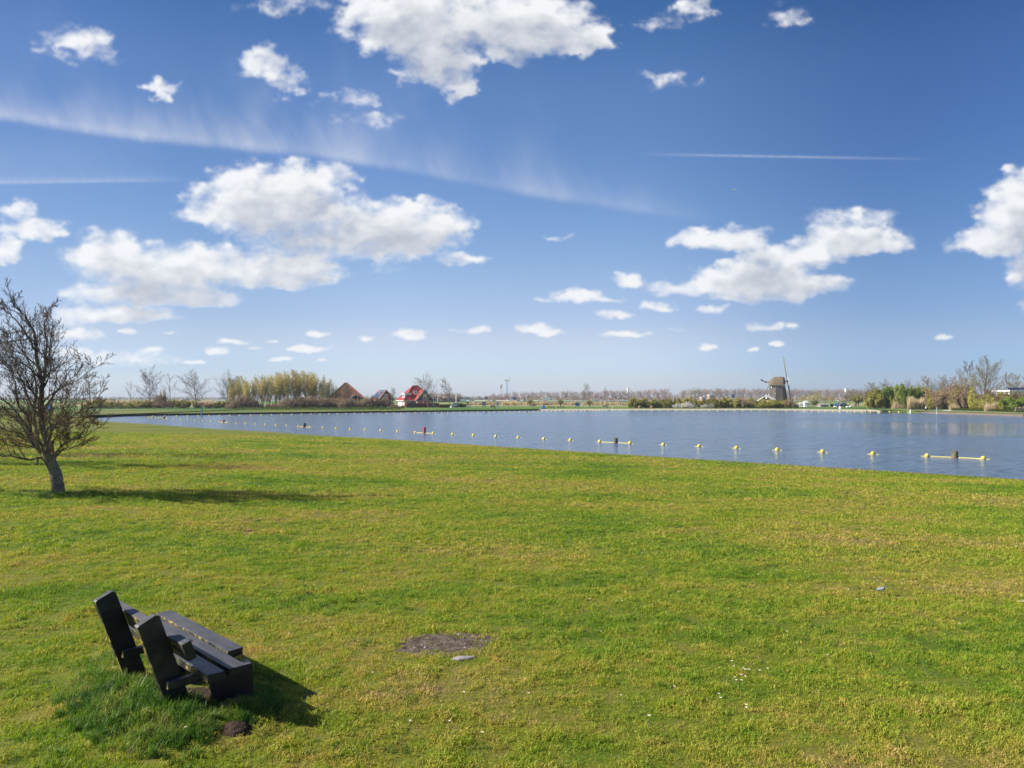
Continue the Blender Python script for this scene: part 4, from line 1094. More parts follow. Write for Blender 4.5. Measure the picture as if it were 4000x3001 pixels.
# ---------------------------------------------------------------- the near bare tree
def build_hero():
    D0 = TREE.y
    rng = random.Random(5)
    root = empty('alder_tree', TREE, 0, 'dark bare alder leaning over the lawn at the left edge, full of catkins', 'tree')
    def W(px, py, dy=0):
        d = D0 + dy
        return Vector(((px - 2000) / F * d, d, CAMZ - (py - HZ) / F * d)) - TREE
    def path(pp, dy0=0, dy1=0):
        n = len(pp); return [W(x, y, dy0 + (dy1 - dy0) * i / (n - 1)) for i, (x, y) in enumerate(pp)]
    def smooth(pts, k=3):
        out = []
        P = [pts[0]] + pts + [pts[-1]]
        for i in range(1, len(P) - 2):
            for j in range(k):
                t = j / k; a, b, c, d = P[i - 1], P[i], P[i + 1], P[i + 2]
                out.append(.5 * ((2 * b) + (c - a) * t + (2 * a - 5 * b + 4 * c - d) * t * t + (3 * b - a - 3 * c + d) * t ** 3))
        out.append(pts[-1]); return out
    T = MB()
    tp = smooth(path([(231, 1952), (227, 1905), (221, 1865), (208, 1825), (190, 1790), (183, 1765)]), 4)
    n = len(tp)
    T.tube(tp, [.150 - .025 * i / n + (.03 if i < 2 else 0) + rng.uniform(-.006, .006) for i in range(n)], 14)
    o = T.obj('trunk', B_HERO, root, smooth=True)
    mains = [  # path, depth start/end, start radius
     ([(192, 1795), (172, 1700), (160, 1600), (163, 1500), (156, 1440), (143, 1370), (139, 1310), (122, 1250), (95, 1200), (62, 1163), (40, 1140)], 0, .3, .085),
     ([(163, 1520), (173, 1450), (181, 1370), (181, 1300), (172, 1250), (186, 1200), (190, 1168)], 0, -.5, .042),
     ([(181, 1380), (200, 1330), (203, 1280), (212, 1230), (190, 1195)], -.2, .5, .022),
     ([(141, 1345), (100, 1275), (58, 1215), (22, 1182), (-8, 1158)], .1, .5, .030),
     ([(140, 1305), (110, 1300), (60, 1303), (0, 1315), (-60, 1330)], .2, .9, .028),
     ([(166, 1560), (195, 1530), (228, 1512), (282, 1487), (336, 1458), (379, 1430), (398, 1404)], 0, -.7, .026),
     ([(176, 1690), (190, 1665), (238, 1642), (303, 1615), (368, 1577), (410, 1550), (430, 1520)], 0, .8, .028),
     ([(206, 1790), (228, 1765), (255, 1734), (303, 1712), (358, 1701), (400, 1672), (418, 1656)], 0, -1.0, .036),
     ([(210, 1805), (232, 1777), (262, 1750), (303, 1745), (345, 1735), (372, 1722)], -.1, -.3, .030),
     ([(165, 1650), (120, 1625), (184, 1617), (233, 1642)][0:1] + [(184, 1622), (233, 1642), (262, 1640)], -.2, -.8, .022),
     ([(178, 1735), (179, 1672), (238, 1663), (295, 1640), (350, 1618)], -.3, -1.1, .026),
     ([(190, 1790), (152, 1761), (120, 1712), (95, 1653), (54, 1620), (0, 1604), (-50, 1560)], 0, .2, .050),
     ([(188, 1800), (160, 1790), (108, 1793), (54, 1782), (0, 1777), (-60, 1768), (-130, 1775)], 0, -.5, .042),
     ([(165, 1770), (127, 1696), (108, 1615), (76, 1577), (60, 1480), (32, 1404), (0, 1380), (-45, 1345)], 0, .8, .045),
     ([(175, 1760), (146, 1700), (133, 1590), (142, 1500), (128, 1430), (100, 1370), (66, 1320), (30, 1260)], .1, -.6, .040),
     ([(150, 1740), (100, 1660), (40, 1570), (-30, 1520), (-90, 1440)], -.1, -1.0, .034),
     ([(182, 1770), (200, 1690), (196, 1600), (215, 1520), (232, 1440), (247, 1400)], .2, 1.4, .032),
     ([(182, 1765), (190, 1700), (230, 1640), (262, 1560), (290, 1530)], -.1, -1.6, .028),
     ([(160, 1765), (120, 1730), (70, 1700), (10, 1690), (-60, 1660)], 0, 1.4, .034),
     ([(168, 1640), (120, 1560), (90, 1480), (62, 1420), (20, 1340), (-10, 1290)], .1, 1.3, .034),
     ([(160, 1560), (110, 1500), (50, 1440), (0, 1400), (-40, 1400)], 0, -1.2, .026),
     ([(192, 1800), (170, 1760), (120, 1745), (60, 1740), (0, 1730)], -.1, -1.5, .030),
     ([(195, 1790), (215, 1720), (260, 1680), (320, 1655), (372, 1640)], .1, 1.4, .028),
    ]
    Cm = MB(); segs = []
    Pc = PP(levels=3, seg=[7, 5, 3], kids=[9, 5, 0], start=[.12, .15, 0], ang=[34, 30], len=[.46, .46], rr=[.55, .6], wob=[.10, .13, .14], trop=[.055, .04, .02], end=[.25, .35, .5], rmin=.0042, shape=lambda u: 1.1 - .5 * u)
    out = []
    for k, (pp, a, b, r) in enumerate(mains):
        pp = [(190 + (x - 190) * .84 if x > 190 else x, 1800 - (1800 - y) * .945 if y < 1800 else y) for x, y in pp]
        pts = smooth(path(pp, a, b), 4); n = len(pts)
        pts = [p + Vector([rng.gauss(0, .012) for _ in range(3)]) if 0 < i < n - 1 else p for i, p in enumerate(pts)]
        rad = [max(.006, r * (1 - .86 * (i / (n - 1)) ** .8)) for i in range(n)]
        mb_ = MB().tube(pts, rad, 7)
        mb_.obj('branch', B_HERO, root, smooth=True)
        L = sum((pts[i + 1] - pts[i]).length for i in range(n - 1))
        cnt = int(4 + L * 4.0)
        az = rng.uniform(0, 6.3)
        for j in range(cnt):
            u = .14 + .86 * (j + rng.random()) / cnt
            f = u * (n - 1); i = min(int(f), n - 2); q = pts[i].lerp(pts[i + 1], f - i)
            d = (pts[i + 1] - pts[i]).normalized(); az += 2.4
            aa = R(rng.gauss(42, 9)); o1 = d.orthogonal().normalized(); o2 = d.cross(o1)
            nd_ = d * math.cos(aa) + (o1 * math.cos(az) + o2 * math.sin(az)) * math.sin(aa) + Vector((0, 0, .18 if q.z < 4 else .02))
            if q.z < 1.6 and nd_.z < .1: nd_.z = .12
            Ls = min(1.35, .34 * L + .25) * (1.15 - .62 * u) * (1 if q.z < 3.6 else .72) * rng.uniform(.5, 1.1)
            grow(rng, q, norm(nd_), Ls, max(.006, rad[i] * .5), 0, Pc, out)
    for lvl, pts, rad in out:
        Cm.tube(pts, rad, 3, 0, cap=False)
        if lvl >= 1:
            for _ in range(2):
                f = rng.uniform(.2, 1) * (len(pts) - 1); i = min(int(f), len(pts) - 2)
                c = pts[i].lerp(pts[i + 1], f - i)
                d = (pts[i + 1] - pts[i]).normalized(); a = norm(d + Vector([rng.gauss(0, .5) for _ in range(3)])); b = a.orthogonal().normalized()
                s = rng.uniform(.007, .015)
                if rng.random() < .62: Cm.quad(c + a * s * .9, a * s, b * s * .22, 1)
                elif rng.random() < .5: Cm.quad(c + Vector((0, 0, -s * 1.2)), Vector((0, 0, s * 1.3)), b * s * .25, 1)
                else: Cm.quad(c + a * s * .6, a * s * .7, b * s * .35, 2)
    Cm.obj('twigs', [B_HTW, L_CATK, L_BUD], root)['kind'] = 'stuff'
    MB().tube([W(143, 1785, -.15), W(146, 1800, -.15), W(145, 1817, -.18)], [.035, .032, .024], 8).obj('broken_stub', B_HERO, root)
    MB().tube([W(206, 1772, -.2), W(203, 1745, -.22), W(199, 1722, -.22)], [.045, .042, .036], 8).obj('sawn_stub', bark_mat('torn_wood', (.30, .17, .10), (.22, .13, .08), 8), root)
build_hero()

# trees standing out of the picture on the left, whose shadows fall across the lawn
for i, (x, y, s, rz) in enumerate([(-17.0, 20.2, .62, .3), (-27.5, 28.5, .9, 1.2), (-27.5, 34.5, .75, 2.0)]):
    z = gzz(x, y)
    rt_ = empty('lawn_tree', (x, y, z), rz, ('bare tree just outside the left edge, its shadow crossing the lawn behind the alder', 'tall bare tree beyond the left edge of the lawn', 'third bare tree along the left edge, nearest the water')[i], 'tree')
    for m_, nm in zip(T_SPREAD[i % 2], ('trunk', 'crown')): link(nm, m_, rt_, sc=s)

# ================================================================ far left bank: hedge, trees, willows
def th(py_top, d, py_base=None):       # height of a thing whose top is seen at this row
    return zrow(py_top, d) - LZ
HB = 'bushes of the low hedge on the left bank'
hedge = [(372, 215, 2.3), (412, 216, 2.2), (450, 214, 2.0), (492, 216, 2.3), (532, 214, 2.4), (560, 216, 2.1), (600, 217, 2.6), (640, 216, 2.4), (700, 218, 2.5), (742, 218, 2.3), (800, 219, 1.9), (832, 219, 1.7), (868, 219, 2.1)]
for i, (px, d, h) in enumerate(hedge):
    brown = i in (3, 6, 7, 10, 11)
    place_shrub('hedge_bush', (S_BRN if brown else S_OLV)[i % 3], px, d + 8, h, 6.2, ('brown' if brown else 'olive green') + ' bush, %s from the left in the low hedge behind the bank path' % ordw(i + 1), HB, i * 1.3)
TB = 'bare trees behind the left bank'
for i, (kind, px, d, top, wx, lab) in enumerate([
    ('S', 352, 235, 1452, 1.15, 'bare spreading tree seen just right of the dark alder crown'),
    ('S', 262, 240, 1490, 1.0, 'bare tree mostly hidden behind the twigs of the dark alder'),
    ('P', 508, 232, 1486, .95, 'small sparse bare tree with few thin limbs, left of the tall upright one'),
    ('O', 586, 228, 1426, 1.3, 'tallest upright bare tree on the left bank, rising over the hedge'),
    ('P', 667, 232, 1455, 1.0, 'slender bare tree right beside the tallest upright tree on the left bank'),
    ('O', 766, 225, 1444, 1.4, 'rounded bare tree standing alone behind the blue pole in the water'),
    ('O', 884, 225, 1446, 1.4, 'dark bare tree at the left end of the yellow willow row'),
    ('P', 548, 250, 1530, 1.0, 'low thin bare tree in the hedge under the tallest tree'),
    ('P', 470, 250, 1545, 1.0, 'very small bare tree in the hedge at its left part'),
    ]):
    pool = dict(S=T_SPREAD, P=T_SPARSE, O=T_OVAL)[kind]; base = dict(S=11.3, P=9.2, O=12.3)[kind]
    place_tree('bare_tree', pool[i % len(pool)], px, d, (th(top, d),), lab, TB, i * 1.7, wx=wx)
for i, (px, top) in enumerate([(632, 1528), (625, 1540), (900, 1560), (395, 1552)]):
    place_shrub('bramble_bush', S_BRN[i % 3], px, 236, th(top, 236), 3.6, ['tall pointed brown bush between the two tallest trees of the left bank', 'brown bush in front of the pointed bush on the left bank', 'brown bush at the foot of the dark bare tree by the willows', 'reddish thin bush at the left end of the hedge'][i], None, i, w0=4.5)
# willow coppice
GW = 'yellow willows in the row on the left bank'
wl = [(905, 1500), (925, 1478), (946, 1470), (968, 1490), (985, 1476), (1003, 1470), (1022, 1468), (1048, 1466), (1070, 1460), (1094, 1456), (1118, 1452), (1140, 1456), (1160, 1450), (1184, 1448), (1206, 1452), (1228, 1455), (1248, 1468), (1265, 1480)]
for i, (px, top) in enumerate(wl):
    d = 238 + (i * 37 % 11)
    place_tree('willow', T_WIL[i % 4], px, d, (th(top, d),), 'tall yellow leafing willow, %s from the left of the willow row' % ordw(i + 1), GW, i * 2.1, wx=1.15)
for i, (px, top, d) in enumerate([(1285, 1494, 238), (1308, 1500, 242), (1266, 1500, 232)]):
    place_tree('willow', T_WIL2[i % 2], px, d, (th(top, d),), ['round green leafing tree between the willows and the brown tiled barn', 'thin greenish tree directly left of the brown tiled barn', 'greenish tree at the right end of the willow row'][i], None, i, wx=1.15)
GU = 'brown undergrowth bushes below the willows'
ub = [(905, 1572, 4), (938, 1560, 4.6), (962, 1548, 5), (985, 1562, 4), (1012, 1576, 3.2), (1060, 1578, 3.6), (1100, 1572, 4.6), (1128, 1560, 5), (1158, 1552, 5.6), (1190, 1555, 5.6), (1222, 1550, 5.6), (1254, 1556, 5.4), (1285, 1562, 5), (1316, 1556, 5.4), (1350, 1560, 5), (1384, 1566, 4.8), (1418, 1560, 5), (1440, 1556, 3), (1466, 1550, 4.2), (1490, 1553, 4.2), (1514, 1566, 3.4), (1540, 1576, 2.6), (1566, 1582, 2.4)]
for i, (px, top, w) in enumerate(ub):
    d = 216 + (i * 29 % 7) + (6 if px > 1400 else 0)
    place_shrub('undergrowth_bush', S_BRN[i % 3], px, d, th(top, d) * 1.02, w, 'brown leafless bush, %s from the left in the strip under the willows and houses' % ordw(i + 1), GU, i * 1.9, w0=4.5)
# green herb fringe in front of the bushes
rngh = random.Random(8); mbh = MB()
hb_src = []
for i in range(1500):
    px = rngh.uniform(925, 1560); d = 203 + rngh.uniform(0, 7) + .012 * abs(px - 1200) * 0
    p = at(px, d); h = rngh.uniform(.25, .75) * (1.1 if fbm(np.array([px * .03]), np.array([1.0]), 2, 4)[0] > 0 else .7)
    for _ in range(5):
        a = rngh.uniform(0, 6.28); c = p + Vector((rngh.gauss(0, .25), rngh.gauss(0, .25), 0))
        mbh.add([c + Vector((-.12, 0, 0)), c + Vector((.12, 0, 0)), c + Vector((math.cos(a) * .25, math.sin(a) * .25, h))], [(0, 1, 2)])
tag(mbh.obj('ground_cover', L_GRN), 'fresh green weeds along the foot of the brown bushes under the willows', 'weeds', kind='stuff')

# ================================================================ farm buildings
M_TILE = None
def roof_mat(name, c1, c2, sc=3, row=.34):
    m, n, p = material(name); co = objco(n)
    sx = nd(n, 'ShaderNodeSeparateXYZ'); n.links.new(co, sx.inputs[0])
    col = ramp(n, noise(n, sc, 5, co, .7), [(.35, c1), (.65, c2)])
    w = mth(n, 'FRACT', mth(n, 'MULTIPLY', sx.outputs[2], 1 / row))
    col = mixc(n, 1, col, ramp(n, w, [(0, (.6, .6, .6)), (.2, (1, 1, 1)), (1, (1.1, 1.1, 1.1))]), 'MULTIPLY')
    n.links.new(col, p.inputs['Base Color']); p.inputs['Roughness'].default_value = .85; p.inputs['Specular IOR Level'].default_value = .15
    b = nd(n, 'ShaderNodeBump'); b.inputs['Distance'].default_value = .03; b.inputs['Strength'].default_value = .4
    n.links.new(w, b.inputs['Height']); n.links.new(b.outputs[0], p.inputs['Normal'])
    return m
M_ROOFR = roof_mat('red_roof_tiles', (.235, .030, .030), (.31, .050, .045))
M_ROOFB = roof_mat('orange_brown_tiles', (.30, .12, .062), (.12, .07, .05), 1.1)
def brick_mat(name, c, mortar=(.5, .46, .42)):
    m, n, p = material(name); co = objco(n)
    sx = nd(n, 'ShaderNodeSeparateXYZ'); n.links.new(co, sx.inputs[0])
    cb_ = nd(n, 'ShaderNodeCombineXYZ'); n.links.new(mth(n, 'ADD', sx.outputs[0], sx.outputs[1]), cb_.inputs[0]); n.links.new(sx.outputs[2], cb_.inputs[1])
    b = nd(n, 'ShaderNodeTexBrick'); b.inputs['Scale'].default_value = 1; b.inputs['Brick Width'].default_value = .22; b.inputs['Row Height'].default_value = .065; b.inputs['Mortar Size'].default_value = .008
    b.inputs['Color1'].default_value = c + (1,); b.inputs['Color2'].default_value = tuple(x * .75 for x in c) + (1,); b.inputs['Mortar'].default_value = mortar + (1,)
    n.links.new(cb_.outputs[0], b.inputs[0]); n.links.new(b.outputs[0], p.inputs['Base Color']); p.inputs['Roughness'].default_value = .9
    return m
M_BRICK = brick_mat('pale_red_brick', (.40, .21, .17))
M_BRICKW = pmat('whitewashed_wall', (.74, .66, .62), (.66, .56, .52), .8, .9)
M_WHITE = pmat('white_paint', (.80, .79, .76), (.70, .70, .68), 2, .5)
M_RED = pmat('red_paint', (.50, .03, .03), (.40, .025, .025), 2, .5)
M_DWOOD = pmat('dark_weatherboard', (.045, .032, .028), (.03, .022, .02), 3, .8)
def glass_mat(name, c=(.10, .15, .20)):
    m, n, p = material(name); p.inputs['Base Color'].default_value = c + (1,); p.inputs['Roughness'].default_value = .06; p.inputs['Specular IOR Level'].default_value = .9
    return m
M_GLASS = glass_mat('window_glass'); M_SOLAR = glass_mat('solar_glass', (.015, .022, .045))

def build_main_house():
    d = 275.; p = at(1580, d); rz = R(22)
    root = empty('farmhouse', p, rz, 'red-roofed farmhouse with pyramid roof, white dormer and gabled wing with red shutters', 'house')
    s = 11.0; ev = 2.35; rh = 7.75
    # local: x along the right-hand front, y into depth; near corner at the origin
    MB().box(.25, s - .25, .25, s - .25, 0, ev + .1).obj('wall', M_BRICK, root)
    w = MB().box(-.0 + .2, .24, .3, s - .3, .0, ev).obj('wall', M_BRICKW, root); w['label'] = 'whitewashed side wall'
    e0, e1 = -.35, s + .35; zc = s / 2; rl = .9
    A = [(e0, e0, ev), (e1, e0, ev), (e1, e1, ev), (e0, e1, ev)]
    r0, r1 = (zc - .1, zc - rl, rh), (zc - .1, zc + rl, rh)
    r0, r1 = (zc - rl, zc, rh), (zc + rl, zc, rh)
    mb = MB(); mb.poly([A[0], A[1], r1, r0]); mb.poly([A[1], A[2], r1]); mb.poly([A[2], A[3], r0, r1]); mb.poly([A[3], A[0], r0]); mb.poly([(x, y, ev - .02) for x, y, z in A][::-1])
    roof = mb.obj('roof', M_ROOFR, root)
    g = MB()
    for a, b in ((A[0], A[1]), (A[1], A[2]), (A[2], A[3]), (A[3], A[0])):
        g.tube([Vector(a) - Vector((0, 0, .08)), Vector(b) - Vector((0, 0, .08))], .12, 4)
    g.obj('gutter', M_WHITE, root)
    h = MB()
    for a, b in ((A[0], r0), (A[1], r1), (A[3], r0), (r0, r1)): h.tube([a, b], .13, 5)
    h.obj('ridge_tiles', M_ROOFR, root)
    # dormer on the left side
    f = (rh - ev) / (zc - e0)
    x0 = .55; z0 = ev + f * (x0 - e0); 
    dm = MB().box(x0 - .05, 3.0, 1.7, 5.9, z0 - .1, z0 + 1.75).obj('dormer', M_WHITE, root)
    for k in range(4):
        y0 = 1.95 + k * .98
        MB().box(x0 - .12, x0 - .04, y0, y0 + .80, z0 + .25, z0 + 1.45).obj('window', M_WHITE, dm)
        MB().box(x0 - .135, x0 - .125, y0 + .1, y0 + .70, z0 + .35, z0 + 1.35).obj('pane', M_GLASS, dm)
    MB().box(x0 - .3, 3.1, 1.5, 6.1, z0 + 1.76, z0 + 1.88).obj('dormer_roof', M_WHITE, dm)
    # skylight
    yy = 2.0; zz = ev + f * (yy - e0)
    MB().hexa([(4.1, yy, zz + .03), (5.4, yy, zz + .03), (5.4, yy + 1.2, zz + .03 + 1.2 * f), (4.1, yy + 1.2, zz + .03 + 1.2 * f), (4.1, yy, zz + .13), (5.4, yy, zz + .13), (5.4, yy + 1.2, zz + .13 + 1.2 * f), (4.1, yy + 1.2, zz + .13 + 1.2 * f)]).obj('skylight', M_WHITE, root)
    MB().poly([(4.22, yy + .1, zz + .145 + .1 * f), (5.28, yy + .1, zz + .145 + .1 * f), (5.28, yy + 1.1, zz + .145 + 1.1 * f), (4.22, yy + 1.1, zz + .145 + 1.1 * f)]).obj('pane', M_GLASS, root)
    # gabled wing toward the water
    wx0, wx1, wy = 3.8, 9.9, -2.6; pk = 6.1; mx = (wx0 + wx1) / 2
    wing = MB().box(wx0 + .3, wx1 - .3, wy + .2, 2, 0, ev).obj('wing', M_BRICK, root)
    MB().poly([(wx0 + .1, wy + .15, ev), (wx1 - .1, wy + .15, ev), (mx, wy + .15, pk - .15)]).obj('gable', M_DWOOD, wing)
    rw = MB()
    for sgn, xa in ((-1, wx0 - .3), (1, wx1 + .3)):
        rw.hexa([(xa, wy - .2, ev - .1), (mx, wy - .2, pk), (mx, 4.2, pk), (xa, 4.2, ev - .1), (xa, wy - .2, ev + .08), (mx, wy - .2, pk + .18), (mx, 4.2, pk + .18), (xa, 4.2, ev + .08)])
    rw.obj('wing_roof', M_ROOFR, wing)
    vb = MB()
    for xa in (wx0 - .35, wx1 + .35):
        vb.hexa([(xa, wy - .32, ev - .22), (mx, wy - .32, pk - .12), (mx, wy - .22, pk - .12), (xa, wy - .22, ev - .22), (xa, wy - .32, ev + .14), (mx, wy - .32, pk + .28), (mx, wy - .22, pk + .28), (xa, wy - .22, ev + .14)])
    vb.obj('verge_board', M_WHITE, wing)
    MB().box(mx - .62, mx + .62, wy + .02, wy + .12, ev + .1, ev + 2.3).obj('window', M_WHITE, wing)
    MB().box(mx - .5, mx + .5, wy - .01, wy + .01, ev + .2, ev + 1.3).obj('pane', M_GLASS, wing)
    for x in (mx - 1.22, mx + .72): MB().box(x, x + .5, wy + .0, wy + .1, ev + .1, ev + 2.0).obj('shutter', M_RED, wing)
    for x in (mx - 1.0, mx + .35):
        MB().box(x - .75, x + .1, wy + .06, wy + .18, .45, 2.05).obj('door', M_RED, wing)
    MB().box(mx - .8, mx - .45 + .55, wy + .08, wy + .17, .3, 2.1).obj('door_post', M_WHITE, wing)
    for x in (.9, 2.2):
        w = MB().box(x, x + .8, .14, .26, .9, 1.75).obj('window', M_WHITE, root)
        for a in (.06, .43):
            for b_ in (.06, .46): MB().box(x + a, x + a + .31, .10, .135, .9 + b_, .9 + b_ + .33).obj('pane', M_GLASS, w)
    MB().box(.10, .19, .6, 1.3, .1, 2.0).obj('door', M_RED, root)
    w = MB().box(.10, .19, 3.0, 3.9, .8, 1.8).obj('window', M_WHITE, root); MB().box(.06, .098, 3.08, 3.82, .88, 1.72).obj('pane', M_GLASS, w)
build_main_house()

def build_small_house():
    d = 290.; p = at(1478, d); rz = R(22)
    root = empty('farmhouse', p, rz, 'low red-roofed house with dark solar panels and a gable with red shutters', 'house')
    w, L, ev, pk = 6.1, 13.5, 2.35, 6.2; mx = w / 2
    MB().box(.3, w - .3, .3, L - .3, 0, ev).obj('wall', M_BRICK, root)
    MB().poly([(.1, .2, ev), (w - .1, .2, ev), (mx, .2, pk - .2)]).obj('gable', M_DWOOD, root)
    rf = MB()
    for xa in (-.35, w + .35):
        rf.hexa([(xa, -.1, ev - .1), (mx, -.1, pk), (mx, L, pk), (xa, L, ev - .1), (xa, -.1, ev + .08), (mx, -.1, pk + .18), (mx, L, pk + .18), (xa, L, ev + .08)])
    roof = rf.obj('roof', M_ROOFR, root)
    k = (pk - ev) / (mx + .35)
    for i in range(6):
        for j in range(3):
            y0 = 1.6 + i * 1.95; x0 = .15 + j * .98
            za = ev + .10 + (x0 + .35) * k; zb = ev + .10 + (x0 + .93 + .35) * k
            if j == 2 and i == 5: continue
            MB().hexa([(x0, y0, za), (x0 + .93, y0, zb), (x0 + .93, y0 + 1.88, zb), (x0, y0 + 1.88, za), (x0 - .04, y0, za + .10), (x0 + .89, y0, zb + .10), (x0 + .89, y0 + 1.88, zb + .10), (x0 - .04, y0 + 1.88, za + .10)]).obj('solar_panel', M_SOLAR, root)
    vb = MB()
    for xa in (-.4, w + .4):
        vb.hexa([(xa, -.22, ev - .22), (mx, -.22, pk - .12), (mx, -.12, pk - .12), (xa, -.12, ev - .22), (xa, -.22, ev + .14), (mx, -.22, pk + .32), (mx, -.12, pk + .32), (xa, -.12, ev + .14)])
    vb.obj('verge_board', M_WHITE, root)
    MB().box(-.55, -.35, -.1, L, ev - .25, ev - .02).obj('gutter', M_WHITE, root)
    MB().box(mx - .62, mx + .62, .08, .17, ev + .1, ev + 2.4).obj('window', M_WHITE, root)
    MB().box(mx - .5, mx + .5, .04, .075, ev + .25, ev + 2.25).obj('pane', M_GLASS, root)
    for x in (mx - 1.25, mx + .75): MB().box(x, x + .5, .05, .16, ev + .1, ev + 2.3).obj('shutter', M_RED, root)
    MB().tube([(1.9, 6.5, 4.2), (1.9, 6.5, 6.4)], .14, 8).obj('flue', M_WHITE, root)
    MB().box(3.2, 4.4, .2, .28, .6, 1.7).obj('door', M_BRICKW, root)
build_small_house()

def build_barn():
    d = 262.; p = at(1352, d + 7); rz = R(14)
    root = empty('barn', p, rz, 'big old barn under an orange-brown tiled pyramid roof with an arched opening', 'barn')
    s = 8.6; ev = 1.1; top = 8.6
    MB().box(-s + .5, s - .5, -s + .5, s - .5, 0, ev + .3).obj('wall', M_BRICK, root)
    A = [(-s, -s, ev), (s, -s, ev), (s, s, ev), (-s, s, ev)]
    a0, a1 = (-.35, 0, top), (.35, 0, top)
    mb = MB(); mb.poly([A[0], A[1], a1, a0]); mb.poly([A[1], A[2], a1]); mb.poly([A[2], A[3], a0, a1]); mb.poly([A[3], A[0], a0])
    mb.obj('roof', M_ROOFB, root)
    h = MB()
    for a, b in ((A[0], a0), (A[1], a1), (A[3], a0)): h.tube([a, b], .15, 5)
    h.obj('ridge_tiles', pmat('pale_ridge_tiles', (.45, .25, .15)), root)
    # arched dark opening pushed through the front slope
    k = (top - ev) / s
    n = 9; arch = []
    for i in range(n + 1):
        a = math.pi * i / n; arch.append((3.0 - 1.9 * math.cos(a), 2.2 + 1.9 * math.sin(a)))
    prof = [(1.1, .1)] + arch + [(4.9, .1)]
    yf = -s + .5
    mbo = MB(); mbo.poly([(x, yf, z) for x, z in prof])
    ar = mbo.obj('opening', M_DWOOD, root)
    tb = MB()
    for i in range(n):
        (xa, za), (xb, zb) = arch[i], arch[i + 1]
        ya = -s + (za + .35 - ev) / k + .3; yb = -s + (zb + .35 - ev) / k + .3
        tb.poly([(xa, yf - .2, za + .05), (xb, yf - .2, zb + .05), (xb, yb, zb + .12), (xa, ya, za + .12)])
    tb.obj('eyebrow_roof', M_ROOFB, root)
    tr = MB().tube([(x, yf - .22, z + .02) for x, z in arch], .09, 5).obj('arch_trim', pmat('grey_trim', (.45, .45, .43)), root)
    for x in (2.1, 3.0, 3.9): MB().box(x - .05, x + .05, yf - .08, yf - .02, .3, 2.6).obj('mullion', M_WHITE, ar)
    w = MB().box(-s + .2, -s + .45, 1, 2, ev + .3, ev + .9).obj('window', M_WHITE, root)
build_barn()
M_POLE = pmat('pale_grey_steel', (.55, .57, .60), (.48, .50, .52), 3, .4, metal=.3)
M_POLEB = pmat('blue_grey_pole', (.13, .20, .30), (.10, .16, .25), 3, .5)
def pole(name, px, d, top, r, mat, label, cat, base=None, z0=LZ):
    z1 = zrow(top, d)
    return tag(MB().tube([(0, 0, -.1), (0, 0, z1 - z0)], [r, r * .8], 6).obj(name, mat, loc=at(px, d, z0)), label, cat)
pole('flagpole', 1397, 248, 1535, .07, M_POLE, 'slim white flagpole in front of the brown tiled barn', 'pole')
place_tree('bare_tree', T_SPREAD[1], 1351, 246, (th(1497, 246),), 'grey bare tree with many trunks in front of the brown tiled barn', None, .6, wx=.8)
place_tree('bare_tree', T_OVAL[2], 1366, 248, (th(1500, 248),), 'bare tree right beside the arch of the brown tiled barn', None, 1.6, wx=.85)
place_tree('bare_tree', T_SPREAD[0], 1322, 246, (th(1512, 246),), 'bare brown tree at the left slope of the tiled barn', None, 2.6, wx=.9)
place_tree('bare_tree', T_SPREAD[1], 1432, 250, (th(1545, 250),), 'small bare tree at the right foot of the tiled barn', None, 1.1, wx=.9)
place_tree('pale_tree', T_SPREAD[0], 1530, 262, (th(1513, 262),), 'pale leafless tree between the two red-roofed houses', None, 2.2, wx=.95)
place_tree('bare_tree', T_OVAL[0], 1673, 236, (th(1455, 236),), 'tall rounded bare tree right of the farmhouse, its trunk in the grass', None, .4, wx=1.4)
place_tree('birch_tree', T_BIRCH[0], 1756, 236, (th(1474, 236),), 'white-trunked bare birch right of the tall tree by the farmhouse', None, 1.1, wx=1.0)
place_tree('birch_tree', T_BIRCH[1], 2290, 240, (th(1498, 240),), 'white-trunked birch standing alone on the grass beyond the far beach', None, .2, wx=.95)
M_HEDGE = leaf_mat('beech_hedge', (.22, .09, .05), (.32, .15, .09), .9, .2)
def leafy_box(name, px0, px1, d, h, dep, mat, label, cat, n, s=.10, seed=3, core=True):
    rng = random.Random(seed); p0 = at(px0, d); p1 = at(px1, d); W = p1.x - p0.x
    mb = MB()
    if core: mb.box(.1, W - .1, .1, dep - .1, 0, h * .9, 0)
    for _ in range(n):
        x = rng.uniform(0, W); y = rng.uniform(0, dep); z = rng.uniform(0, h) + .12 * math.sin(x * 3)
        f = rng.random()
        if f < .5: y = rng.uniform(-.08, .08)
        elif f < .8: z = h + rng.uniform(-.1, .12)
        a = Vector([rng.gauss(0, 1) for _ in range(3)]).normalized(); b = a.orthogonal().normalized()
        mb.quad(Vector((x, y, z)), a * s, b * s * .6)
    return tag(mb.obj(name, mat, loc=p0), label, cat)
leafy_box('hedge', 1586, 1612, 252, 1.55, .8, M_HEDGE, 'short clipped brown hedge in front of the farmhouse corner', 'hedge', 900, seed=3)
leafy_box('hedge', 1618, 1714, 254, 1.35, .8, M_HEDGE, 'long clipped reddish brown hedge right of the farmhouse doors', 'hedge', 3000, seed=4)
leafy_box('hedge', 1714, 1762, 250, .9, .7, leaf_mat('olive_hedge', (.14, .12, .05), (.22, .17, .08)), 'low hedge between the tall tree and the birch', 'hedge', 1200, seed=5)
